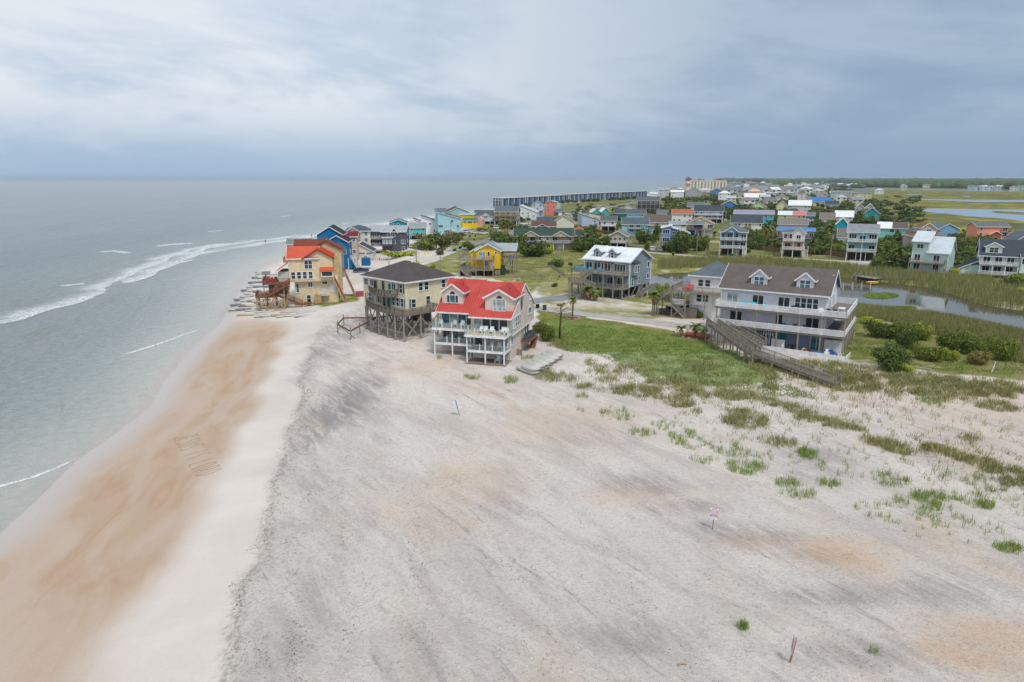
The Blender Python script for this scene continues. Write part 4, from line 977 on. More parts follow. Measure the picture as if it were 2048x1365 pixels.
# ------------------------------------------------------------------ tan duplex at the water's edge
def tan_duplex():
    TN = mat('tan_stucco', 'E2CDA8', .8); RO = MET('D65C3C'); DR = SHG('86483A')
    h = House('tan_duplex', 'tan beachfront duplex with orange-red and brown roofs standing over the swash', -50.0, 152.3, R(14), z=1.5)
    # local x: along the wall that faces us (0 = seaward corner), y: away
    Wd = 9.6; z1, ze = 5.0, 10.2
    h.body(1.0, Wd + .9, .9, 9, -.3, z1, TN, name='lower_wall'); h.body(0, Wd, 0, 9, z1, ze, TN, name='upper_wall')
    h.part('gable_wall', MB().prism([(3.4, ze), (Wd, ze), (6.5, ze + 1.8)], 'y', .01, 9), TN)
    h.gable(0, 6.4, 0, 9, ze, 2.1, 'x', RO, .35, WHITE, .5); h.gable(3.4, Wd, -.02, 9, ze, 1.8, 'y', RO, .4, PLA('8A3A2A'), .5)
    h.part('storey_line', MB().box(-.05, Wd + .05, -.06, -.004, z1 - .1, z1 + .15), PLA('CDB68A'))
    h.slope(-2.9, .1, -.3, 6.5, 7.0, 9.1, RO, 'x')                 # skirt roof over the sea deck
    h.body(-2.3, .0, .5, 6.0, z1 + .05, 7.3, PLA('D6D3CB'), name='porch_wall')
    for u in (1.2, 2.6, 4.0): h.win('l', u, -2.33, 6.3, .9, 1.3, 1, 2, CURT)
    h.win('f', 4.3, -.03, 8.75, 1.6, 1.75, 2, 2); h.wins('f', (.9, 2.15, 3.4, 4.65), -.03, 6.4, .8, 1.5)
    bw = h.box('bay_window', 6.9, 9.7, -.75, .0, 5.9, 7.3, TN); h.win('f', 8.3, -.78, 6.65, 2.3, 1.0, 1, 1); h.slope(6.7, 9.9, -1.1, .0, 7.32, 8.0, RO, parent=bw)
    h.win('f', 4.4, .87, 4.1, .9, 1.1, 2, 1); h.win('f', 7.6, .87, 4.4, 1.1, .6, 1, 1); h.win('f', 1.6, .87, 3.4, .5, 1.9, 1, 2); h.win('f', 3.9, .87, .9, .8, 1.6, 1, 2)
    ar = [(9.4 + .75 * math.cos(k * math.pi / 10), 3.0 + 1.2 * math.sin(k * math.pi / 10)) for k in range(11)]
    h.part('arched_panel', MB().prism([(8.65, 2.2)] + [(10.15, 2.2)] + ar, 'y', .84, .9), PLA('D9D8DA'))
    pl_ = h.box('service_box', 6.0, 8.5, -.2, .9, 1.6, 2.5, TN); h.box('air_conditioner', 6.7, 8.0, -.25, .3, 1.9, 3.2, PLA('C9CACA'), pl_)
    h.box('outdoor_shower', 5.2, 6.7, -.6, .85, -.1, 1.9, WOODL); h.box('bench', 2.8, 4.6, -1.4, -.5, -.1, .35, WOODB)
    h.stair((Wd + .2, .3, 5.0), (Wd + 2.2, .3, .1), 1.1, PLA('B9A58A'), True, PLA('9A3328'))
    # sea decks on timber legs
    h.deck(-5.6, .0, -1.6, 6.4, 5.0, WOODB, 'flb', WOODB, 1.0, rim=WOODB); h.deck(-7.2, -2.8, -2.2, 3.0, 2.2, WOODB, 'fl', WOODB, .9, rim=WOODB)
    for x in (-7.0, -5.2, -3.2, -1.2):
        for y in (-2.0, 1.0, 3.0): h.post(x, y, -1.4, 2.0 if x < -3 else 4.8, WOODL, .2, 'post')
    for x in (-5.4, -2.6, -.3): h.post(x, -1.4, 2.0, 4.8, WOODL, .2, 'post')
    for i, x in enumerate((-7.0, -5.2, -3.2)): h.brace((x, -2.0, -.6), (x + 1.9, -2.0, 1.7), WOODL); h.brace((x + 1.9, -2, -.6), (x, -2, 1.7), WOODL)
    for x, y0_, y1_ in ((-4.2, -2.2, .2), (-1.2, -1.8, .6)): h.brace((x, y0_, -.6), (x + 1.4, y0_, 4.6), WOODL)
    h.stair((.2, -2.1, 5.0), (-5.0, -2.1, 2.25), 1.1, WOODB); h.stair((-2.5, -1.2, 2.2), (2.6, -1.2, -.1), 1.1, WOODB)
    h.part('deck_skirt', MB().box(-4.6, -.2, .5, .6, 2.2, 4.75), WOODD)
    # second unit behind, brown roof
    h.body(1.5, Wd + 2.0, 9, 17, -.3, 11.2, mat('tan_stucco_dull', 'CFBB92', .8), name='rear_wall')
    h.part('gable_wall', MB().prism([(4.4, 11.2), (Wd + 2.0, 11.2), (8.0, 13.2)], 'y', 9.01, 17), mat('tan_stucco_dull'))
    h.gable(1.0, 8, 9.05, 17, 11.2, 2.0, 'x', DR, .35, PLA('E5DCC6')); h.gable(4.4, Wd + 2.0, 9.02, 17, 11.2, 2.0, 'y', DR, .4, PLA('7A3F33'))
    h.stair((Wd + 2.4, 8, 6.0), (Wd + 4.6, 8, .2), 1.1, PLA('B9A58A'), True, PLA('9A3328')); h.deck(-1.8, 1.4, 10, 15, 8.4, WOODL, 'fl', WOODL)
    h.box('red_fence', Wd + 4.8, Wd + 8.2, 5.9, 6.0, -.1, 1.4, PLA('A5545A'))
    for i in range(4): adirondack(*onhouse(h, -4.6 + (i % 2) * 1.1 + .2 * i, .8 + 1.2 * (i // 2), 5.0), h.yaw + i, PLA('A3202A'), 'red chair on the sea deck of the tan duplex', 'red chairs on the sea deck', cat='chair')
    return h
HTAN = tan_duplex()
pt = thing('plant_pot', 'blue glazed pot with a leafy plant beside the tan duplex', 'plant pot', ground(677, 597)[:2] + (ground(677, 597)[2],))
link('pot', MB().tube([(0, 0, 0), (0, 0, .5), (0, 0, .9)], [.3, .45, .38], 12).mesh('pot'), PLA('1F5F8A', .3), pt)
link('plant', MB().tube([(0, 0, .9), (0, 0, 1.3), (0, 0, 1.7)], [.2, .5, .15], 7).mesh('plant'), mat('pot_plant', '4E7A2A'), pt)

# ------------------------------------------------------------------ big grey house with two white-railed porches
def grey_house():
    GR = SID('E6E4EA'); BLU = SID('8CA2BA'); RF = SHG('6E6561')
    h = House('porch_house', 'long grey house with two white-railed wraparound porches and two roof dormers', 51.5, 102.9, R(-32), z=1.9)
    # origin: right front porch corner; x to the left is negative, y goes back
    L, pd, D = 20.0, 2.6, 14.5; a, b, e = 3.15, 6.15, 9.2
    x0, x1, y0, y1 = -L, -3.3, pd, D - 1.0
    h.body(x0 + .6, x1, y0 + 1.0, y1, -.3, a - .2, BLU, name='lower_wall'); h.body(x0, x1, y0, y1, a - .2, e, GR, 'x', 3.3)
    h.gable(x0, x1, y0, y1, e, 3.3, 'x', RF, .5, WHITE); h.corner(x0 + .05, x1 - .05, y0 + .05, y1, a - .2, e)
    for z in (a, b):
        h.box('deck', -L - .3, 0, 0, pd + .05, z - .22, z, WOODD); h.box('deck', x1 + .003, 0, pd + .053, D, z - .22, z, WOODD)
        ks = dict(mt=mat('bright_white_rail', 'FAFAFA', .5), h=1.0, step=.14, posts=3.4, bal=.085)
        h.rail((-L - .25, .08, z), (-.08, .08, z), **ks); h.rail((-.08, .08, z), (-.08, D - .08, z), **ks); h.rail((-L - .25, .08, z), (-L - .25, pd, z), **ks)
        if z == b: h.rail((-.08, D - .08, z), (x1, D - .08, z), **ks)
    for i in range(7):
        x = -.15 - i * (L - .2) / 6
        h.post(x, .15, -.3, a - .2, WOOD, .24); h.post(x, .15, a, b - .2, WOOD, .2, 'post')
    for y in (3.6, 7.2, 10.8, 14.2): h.post(-.15, y, -.5, a - .2, WOOD, .24); h.post(-.15, y, a, b - .2, WOOD, .2, 'post'); h.post(-3.0, y, -.5, a - .2, WOOD, .24)
    for y in (3.6, 7.2, 10.8): h.brace((-.15, y, .2), (-.15, y + 3.4, a - .4)); h.brace((-3, y, a - .4), (-3, y + 3.4, .2))
    # upper storey openings
    for u in (-18.1, -13.9, -9.8): h.win('f', u, y0 - .03, b + 1.15, 1.7, 1.9, 2, 1, CURT if u < -15 else GLASS, None, 'sliding_door')
    for u in (-6.6, -5.7, -4.8, -7.5): h.win('f', u - .2 + .9 * 0, y0 - .03, b + 1.45, .72, 1.6, 1, 2)
    h.win('f', -17.3, y0 - .03, a + 1.1, 1.9, 1.9, 2, 1, GLASS, None, 'sliding_door'); h.win('f', -10.3, y0 - .03, a + 1.1, 1.0, 2.1, 1, 1, GLASS, None, 'door'); h.win('f', -5.2, y0 - .03, a + 1.1, 1.9, 2.0, 2, 1, GLASS, None, 'sliding_door')
    for xc in (-14.2, -7.0): h.dormer(xc, 2.6, y0 + 1.0, y0 + 5.6, e + .4, e + 2.0, 1.15, GR, RF, n=2, ww=1.5, wh=1.25, glass=GLASSB)
    for y, w_, hh, z in ((5.0, .9, 2.0, b + 1.1), (9.2, 1.0, 1.9, b + 1.3), (7.0, .7, 1.5, e + 1.9), (5.2, 1.0, 1.2, a + 1.4), (9.0, .9, 2.0, a + 1.1)): h.win('r', y, x1 + .03, z, w_, hh, 1, 2)
    # ground level: sliding door, teal door, striped curtain, white pickets and patio
    h.win('f', -4.4, y0 + .97, 1.15, 1.7, 2.2, 2, 1, GLASSB, None, 'sliding_door'); h.win('f', -9.6, y0 + .97, 1.1, .85, 1.9, 1, 2, mat('teal_door', '2F9FA8', .4), PLA('49A9AE'), 'door')
    h.box('patio', -11.5, -.2, .2, y0 + .95, -.1, .05, CONC)
    cu = h.part('striped_awning', MB().prism([(1.4, 2.7), (2.6, 2.7), (2.6, 2.2), (1.2, 2.0)], 'x', -12.6, -10.8), WHITE)
    for k in range(5): h.box('stripe', -12.5 + k * .36, -12.36 + k * .36, 1.17, 2.0, 2.02, 2.72, PLA('27406F'), cu)
    for k in range(6): h.box('curtain', -12.5 + k * .28, -12.25 + k * .28, 2.5, 2.56, .1, 2.0, WHITE if k % 2 else PLA('27406F'))
    pf = MB(); pf.box(-10.9, -8.8, 1.0, 1.08, .0, 1.5).box(-8.9, -8.8, -1.0, 1.0, 0, 1.2); h.part('privacy_panel', pf, WHITE)
    h.box('privacy_panel', -3.2, -.3, y0 + .6, y0 + .7, .1, 1.9, WHITE)
    for p, q in (((-11.8, -1.1), (-4.5, -1.6)), ((-4.5, -1.6), (.6, -2.0)), ((.6, -2.0), (.9, 1.5))): h.rail(p + (-.25,), q + (-.25,), WHITE, .9, .10, 2.4, .085, 'picket_fence')
    CH = PLA('3FC3CF'); DG = PLA('3A3D42')
    for i, u in enumerate((-16.3, -15.4, -14.2, -12.4)): adirondack(*onhouse(h, u, 1.2, b), h.yaw + .1, CH, 'aqua slatted chair on the top porch of the long grey house', 'aqua chairs on the top porch')
    for i, u in enumerate((-8.2, -7.0, -3.9, -2.8, -1.8)): adirondack(*onhouse(h, u, 1.3, b), h.yaw + .1 * i, DG if i != 2 else WHITE, 'dark chair on the right half of the top porch' if i != 2 else 'white chair between dark ones on the top porch', 'dark porch chairs' if i != 2 else None)
    adirondack(*onhouse(h, -9.4, 1.4, a), h.yaw, PLA('2F8FB5'), 'blue chair on the middle porch of the long grey house', None)
    for u in (-7.7, -6.2): adirondack(*onhouse(h, u, 1.4, a), h.yaw, PLA('5B6068'), 'grey chair beside the blue one on the middle porch', 'grey middle porch chairs')
    t_ = thing('dining_table', 'white table on the right corner of the top porch', 'table', onhouse(h, -1.4, 5.2, b), h.yaw)
    link('table_top', MB().box(-.5, .5, -.9, .9, .70, .76).mesh('table_top'), WHITE, t_)
    for x in (-.4, .4):
        for y in (-.8, .8): link('leg', MB().box(x - .04, x + .04, y - .04, y + .04, 0, .70).mesh('leg'), WHITE, t_)
    t_ = thing('life_ring', 'orange and white life ring on the patio post of the grey house', 'life ring', onhouse(h, -5.55, -.3, .45), h.yaw)
    for k in range(4):
        a0 = k * math.pi / 2; P = [(.36 * math.cos(a0 + j * .26), 0, .36 * math.sin(a0 + j * .26)) for j in range(7)]
        link('ring_segment', MB().tube(P, [.1] * 7, 8).mesh('ring_segment'), PLA('E2502E') if k % 2 == 0 else WHITE, t_)
    for i, (u, v, c_) in enumerate(((-2.2, -.4, 'EDEEEE'), (-1.2, -.5, '2F5FA8'), (-.6, .2, 'EDEEEE'), (-1.7, .4, '2F5FA8'))): adirondack(*onhouse(h, u, v, .05), h.yaw + i, PLA(c_), 'white patio chair by the picket fence' if c_ == 'EDEEEE' else 'blue patio chair by the picket fence', 'white patio chairs' if c_ == 'EDEEEE' else 'blue patio chairs')
    tag(link('patio_cushion', MB().prism([(-.7, 0), (.7, 0), (.8, .45), (-.6, .5)], 'y', -.4, .4).mesh('patio_cushion'), PLA('2E74B5'), None, onhouse(h, -3.7, -.4, .05), (0, 0, h.yaw)), 'blue storage lounger on the patio of the grey house', 'lounger')
    tb = thing('grill_table', 'dark round patio table beside the white privacy panel', 'table', onhouse(h, -7.6, .9, .05), h.yaw)
    link('table_top', MB().tube([(0, 0, .7), (0, 0, .76)], [.7, .7], 14).mesh('table_top'), DG, tb); link('pedestal', MB().tube([(0, 0, 0), (0, 0, .7)], [.3, .12], 10).mesh('pedestal'), DG, tb)
    # weathered boardwalk from the porch over the dune
    w = House('boardwalk', 'weathered timber boardwalk and stair descending over the dune from the grey house', 0, 0, 0, 'boardwalk', 0)
    def P(px, py, z): x, y = at(px, py, z); return (x, y, z)
    A = P(1412, 655, 5.1); B = P(1490, 708, 4.1); B2 = P(1515, 704, 4.1); Cc = P(1676, 766, 2.6); 
    gq = lambda a, b, d: P(a, b, ground(a, b, 2.0)[2] + d)
    pts = [P(1422, 646, 5.1), P(1500, 702, 4.3), P(1512, 708, 4.2), gq(1676, 768, .35)]
    for i, (p, q) in enumerate(zip(pts, pts[1:])):
        p, q = Vector(p), Vector(q); d = Vector((q.x - p.x, q.y - p.y, 0)).normalized(); sd_ = Vector((-d.y, d.x, 0)) * .8
        n = max(2, int((q - p).length / .16))
        mb = MB()
        for k in range(n): c_ = p + (q - p) * (k + .5) / n; mb.bar(c_ - sd_, c_ + sd_, .145, .05)
        for k in (-1, 1): mb.bar(p + sd_ * k - Vector((0, 0, .17)), q + sd_ * k - Vector((0, 0, .17)), .08, .26)
        w.part('walkway', mb, WOODD)
        for k in (-1, 1): w.rail(p + sd_ * k, q + sd_ * k, WOOD, 1.0, .16, 2.4, .05)
        L_ = (q - p).length; m_ = max(1, int(L_ / 2.6))
        for j in range(m_ + 1):
            c_ = p + (q - p) * j / m_
            for k in (-1, 1): s_ = c_ + sd_ * k; w.post(s_.x, s_.y, gzs(s_.x, s_.y) - .4, s_.z - .05, WOOD, .2, 'post')
    up_ = onhouse(h, -L + 2.2, -.1, a); lo = onhouse(h, -L + 8.6, -1.7, .9)
    w.stair(up_, lo, 1.4, WOOD); ld = P(1414, 648, 5.1); w.part('landing', MB().bar(ld, onhouse(h, -L + .8, -.6, a), 1.8, .12), WOODD)
    return h
HGREY = grey_house()

# ------------------------------------------------------------------ white house with slate hip roof, beside the pond
def white_house():
    WH = SID('F6F5F0'); x, y, _ = ground(1432, 640)
    h = House('white_pond_house', 'white two-storey house with slate hip roof and zigzag timber stairs by the pond', x, y + 1.0, R(-30)); z = lambda py, dy=0: zat(y + dy, py) - h.z0
    e, f2, f1 = z(552, 2), z(584, 1), z(612, 0)
    h.body(-5.2, 2.6, 0, 8.0, -.2, e, WH); h.hip(-5.2, 2.6, 0, 8.0, e, 2.6, SHG('66707A'), .5); h.corner(-5.1, 2.5, .1, 7.9, 0, e)
    for u in (-3.2, -1.8): h.win('f', u, -.03, f2 + 1.55, .95, 1.3)
    bay = h.box('bay', -4.2, -.6, -.55, -.003, f1 - .3, f2 - .25, WH)
    for u in (-3.2, -1.9): h.win('f', u, -.58, f1 + 1.2, .95, 1.35)
    h.deck(-8.2, 2.0, -2.6, -.02, f2, WOOD, 'flr', WOOD, 1.0, .2); h.deck(-8.2, -5.22, -.017, 4.0, f2, WOOD, 'lb', WOOD, 1.0, .2)
    h.deck(-8.2, -5.3, -2.6, 2.6, f1 - .1, WOOD, 'fl', WHITE, 1.0, .13)
    for px_, py_ in ((-8.1, -2.5), (-5.4, -2.5), (-8.1, 1.5), (-8.1, 3.9), (-1.5, -2.5), (1.9, -2.5)): h.post(px_, py_, -.3, f2 - .2, WOOD, .2)
    h.stair((-8.3, -1.8, f2), (-10.8, -1.8, f2 - 2.0), 1.2, WOOD); h.deck(-12.2, -10.8, -2.6, .2, f2 - 2.0, WOOD, 'fl', WOOD); h.stair((-10.8, -1.0, f2 - 2.0), (-8.2, -1.0, f1 - .1), 1.2, WOOD); h.stair((-8.3, -2.2, f1 - .1), (-5.2, -2.2, 0), 1.1, WOOD)
    for px_, py_ in ((-12.1, -2.5), (-10.9, -2.5), (-12.1, .1), (-10.9, .1)): h.post(px_, py_, -.3, f2 - 1.0, WOOD, .2)
    h.brace((-8.1, -2.5, .1), (-5.4, -2.5, f1 - .4)); h.brace((-8.1, -2.5, f1 - .4), (-5.4, -2.5, .1))
    h.box('crate', -5.4, -3.2, -1.6, -.6, 0, 1.9, WOODD)
    for i in range(3): adirondack(*onhouse(h, -5.9 + i * .55, -1.2 - .3 * i, f2), h.yaw - .9, PLA('E86A5A'), 'coral slatted chair on the upper deck of the white pond house', 'coral chairs on the upper deck', sc=1.25)
    adirondack(*onhouse(h, -6.6, -1.3, f1 - .1), h.yaw - .9, PLA('C25548'), 'coral chair on the lower deck of the white pond house', None)
    return h
HWHITE = white_house()

# ------------------------------------------------------------------ blue-grey house with white metal roof and double decks
def metal_house():
    BG = SID('8E9CA6'); RF = MET('E9EEF2')
    h = House('metal_roof_house', 'blue-grey stilt house with white metal roof, two small dormers and double timber decks', 27.6, 159.6, R(-39))
    L, D = 12.6, 10.4; a, b, e = 2.5, 5.7, 8.6
    h.body(-L, 0, 0, D, a, e, BG, 'x', 2.6); h.gable(-L, 0, 0, D, e, 2.6, 'x', RF, .45, PLA('DDE2E6'), .6); h.corner(-L + .05, -.05, .05, D - .05, a, e)
    for xc in (-9.4, -5.2): h.dormer(xc, 2.0, .7, 5.0, e + .2, e + 1.95, .8, BG, RF, ww=.75, wh=1.2)
    for z, x0, sd in ((b, -L - 2.0, 'fl'), (a, -L - 2.0, 'fl')):
        h.deck(x0, -.05, -3.0, -.02, z, WOOD, sd + 'r', WOOD, 1.0, .17); h.deck(x0, -L - .02, -.017, 3.4, z, WOOD, 'lb', WOOD, 1.0, .17)
    for x in (-L - 1.9, -L + .9, -8.6, -5.4, -2.6, -.15):
        h.post(x, -2.9, -.3, a - .2, WOOD, .26); h.post(x, -2.9, a, b - .2, WOOD, .2, 'post')
        for y in (.3, 5, 10): h.post(min(x, -.2), y, -.3, a, WOOD, .26)
    for u, n in ((-11.2, 2), (-8.9, 2), (-6.0, 2)): h.win('f', u, -.03, b + 1.2, 1.7, 1.9, n, 1, GLASS, None, 'sliding_door')
    h.win('f', -7.4, -.03, b + 1.3, .6, 1.6, 1, 1); h.win('f', -2.6, -.03, b + 1.25, 3.0, 1.9, 4, 1, GLASS, None, 'sliding_door')
    for u in (-11.0, -7.6, -5.2, -2.4): h.win('f', u, -.03, a + 1.15, 1.5, 1.9, 2, 1, GLASS, None, 'sliding_door')
    h.part('trellis', MB().box(-9.4, -4.4, -.6, -.02, b + 2.3, b + 2.42), WOODB)
    bay = h.box('bay', .003, .7, 1.0, 3.4, b - .4, b + 2.4, BG); h.slope(.0, .95, .8, 3.6, b + 2.9, b + 2.42, SHG('59544F'), 'x', parent=bay)
    for u in (1.65, 2.8): h.win('r', u, .73, b + 1.1, .75, 1.5, 1, 2)
    h.win('r', 9.0, .03, b + 1.5, .9, 1.3, 1, 1); h.win('r', 9.0, .03, a + 1.9, .9, 1.2, 1, 1); h.win('r', 1.4, .03, a + 1.2, .75, 1.7); h.win('r', 4.6, .03, a + 1.4, .75, 1.7)
    h.stair((-9.2, -3.1, b), (-10.6, -5.6, b - 1.9), 1.3, WOOD); h.deck(-12.4, -8.6, -7.2, -5.6, b - 1.9, WOOD, 'fl', WOOD); h.stair((-8.6, -6.4, b - 1.9), (-6.6, -4.4, a), 1.2, WOOD)
    h.stair((-9.0, -3.2, a), (-9.0, -6.0, .6), 1.2, WOOD); h.stair((-8.6, -6.6, 1.8), (-6.8, -6.6, 0), 1.1, WOOD)
    for x, y in ((-12.3, -7.1), (-8.7, -7.1), (-12.3, -5.7), (-8.7, -5.7)): h.post(x, y, -.3, b - 2.1, WOOD, .22)
    h.deck(.4, 2.2, 5.2, 10.0, 1.7, WOOD, 'r', WOOD); h.stair((1.3, 5.2, 1.7), (1.3, 2.6, 0), 1.1, WOOD)
    for y in (5.3, 9.9): h.post(2.1, y, -.3, 1.5, WHITE, .2, 'post')
    for x in (-7, -3): h.brace((x, .3, .1), (x + 2.4, .3, a - .2)); h.brace((x + 2.4, .3, .1), (x, .3, a - .2))
    for u in (1.2, 3.6): h.brace((-.1, u, .1), (-.1, u + 2.2, a - .2))
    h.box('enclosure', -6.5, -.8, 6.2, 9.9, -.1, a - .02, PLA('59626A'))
    h.box('slab', -11, -.4, .2, 10, -.15, .03, CONC)
    CH = PLA('17A9BE')
    for i, (u, v) in enumerate(((-14.1, -2.0), (-13.2, -2.0), (-12.2, -1.9), (-11.4, -1.9), (-9.9, -1.6), (-7.6, -1.4))): adirondack(*onhouse(h, u, v, b), h.yaw + .1 * i, CH, 'turquoise chair on the upper deck of the metal-roofed house', 'turquoise upper deck chairs')
    adirondack(*onhouse(h, -6.3, -1.3, a), h.yaw, CH, 'turquoise chair on the lower deck of the metal-roofed house', None)
    return h
HMETAL = metal_house()

# ------------------------------------------------------------------ bright yellow house
def yellow_house():
    YE = SID('F2C52E'); RF = MET('A9B2B8')
    h = House('yellow_house', 'bright yellow stilt house with grey metal roof and weathered corner decks', -7.0, 199.0, R(-6))
    a, b, e, r = 1.95, 4.95, 7.2, 1.9
    w0, w1 = -3.6, 3.6
    h.body(w0, w1, 0, 9.5, a, e, YE, 'y', r); h.gable(w0, w1, 0, 9.5, e, r, 'y', RF, .35, WHITE, .6)
    h.part('clipped_gable', MB().poly([(-1.3, -.5, e + 1.35), (1.3, -.5, e + 1.35), (0.0, 1.2, e + r + .25)]), RF)
    h.body(w0 - 1.7, w0 - .003, 1.2, 8.5, a, e - .4, YE, name='side_wall'); h.slope(w0 - 2.0, w0 + .3, .9, 8.8, e - .6, e + .6, RF, 'x')
    h.gable(w1 - 2, w1 + 4.2, 3.0, 9.0, e - .1, 1.7, 'x', RF, .3, WHITE, .6)
    h.box('porch_beam', w1, w1 + 4.0, 3.0, 3.2, e - .5, e - .1, PLA('D9A52A')); h.deck(w1 + .02, w1 + 4.1, 3.0, 9.0, b - .1, WOOD, 'fr', WOOD)
    for x, y in ((w1 + 1.2, 3.1), (w1 + 2.6, 3.1), (w1 + 4.0, 3.1), (w1 + 4.0, 8.9), (w1 + 2.6, 8.9)): h.post(x, y, -.3, e - .3 if y < 4 and x != w1 + 2.6 else b - .3, WOOD, .24)
    h.stair((w1 + 3, 3, b - .1), (w1 + 1, 1.6, 2.2), 1.0, WOOD); h.box('screened_stair', w1 + .05, w1 + 1.1, 1.0, 3.0, 0, 2.9, PLA('2F4A44'))
    h.win('f', -1.7, -.03, b + 1.0, 1.8, 2.0, 2, 1, CURT, None, 'sliding_door'); h.win('f', -.1 + .3, -.03, b + 1.3, .6, 1.4, 1, 1)
    ov = [(.32 * math.cos(k * .5236), .32 * math.sin(k * .5236)) for k in range(12)]
    q = h.part('round_window', MB().prism([(2.3 + p * 1.5, b + 1.7 + z * 1.5) for p, z in ov], 'y', -.07, .02), WHITE); h.part('pane', MB().prism([(2.3 + p, b + 1.7 + z) for p, z in ov], 'y', -.09, -.02), GLASS, q)
    h.win('f', -.5, -.03, a + 1.3, .9, 1.5, 2, 3); h.win('f', 1.0, -.03, a + 1.05, .9, 2.0, 1, 1, WHITE, None, 'door')
    for y in (2.5, 4.5, 6.5): h.win('l', y, w0 - 1.73, b + 1.1, .8, 1.5, 1, 1)
    for z in (a, b): h.deck(w0 - 2.0, 1.9, -2.6, -.02, z, WOOD, 'fr', WOOD, 1.0, .2); h.deck(w0 - 4.4, w0 - 2.0, -2.6, 7.0, z, WOOD, 'flb', WOOD, 1.0, .2)
    h.stair((w0 - 3.6, -2.6, a), (w0 - 1.0, -4.6, 0), 1.1, WOOD)
    for x in (w0 - 4.3, w0 - 2.1, w0 + .4, -.8, 1.8): h.post(x, -2.5, -.3, a - .2, WOOD, .24); h.post(x, -2.5, a, b - .2, WOOD, .18, 'post')
    for x in (w0 + .2, 0, w1 - .2):
        for y in (.3, 4.5, 9): h.post(x, y, -.3, a, WOOD, .26)
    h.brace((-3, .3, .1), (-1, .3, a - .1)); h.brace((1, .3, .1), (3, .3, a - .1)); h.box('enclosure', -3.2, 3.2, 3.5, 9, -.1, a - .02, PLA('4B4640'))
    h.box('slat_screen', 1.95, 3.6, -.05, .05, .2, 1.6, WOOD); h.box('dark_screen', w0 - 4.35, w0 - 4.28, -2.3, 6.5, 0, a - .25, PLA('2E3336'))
    return h
HYEL = yellow_house()

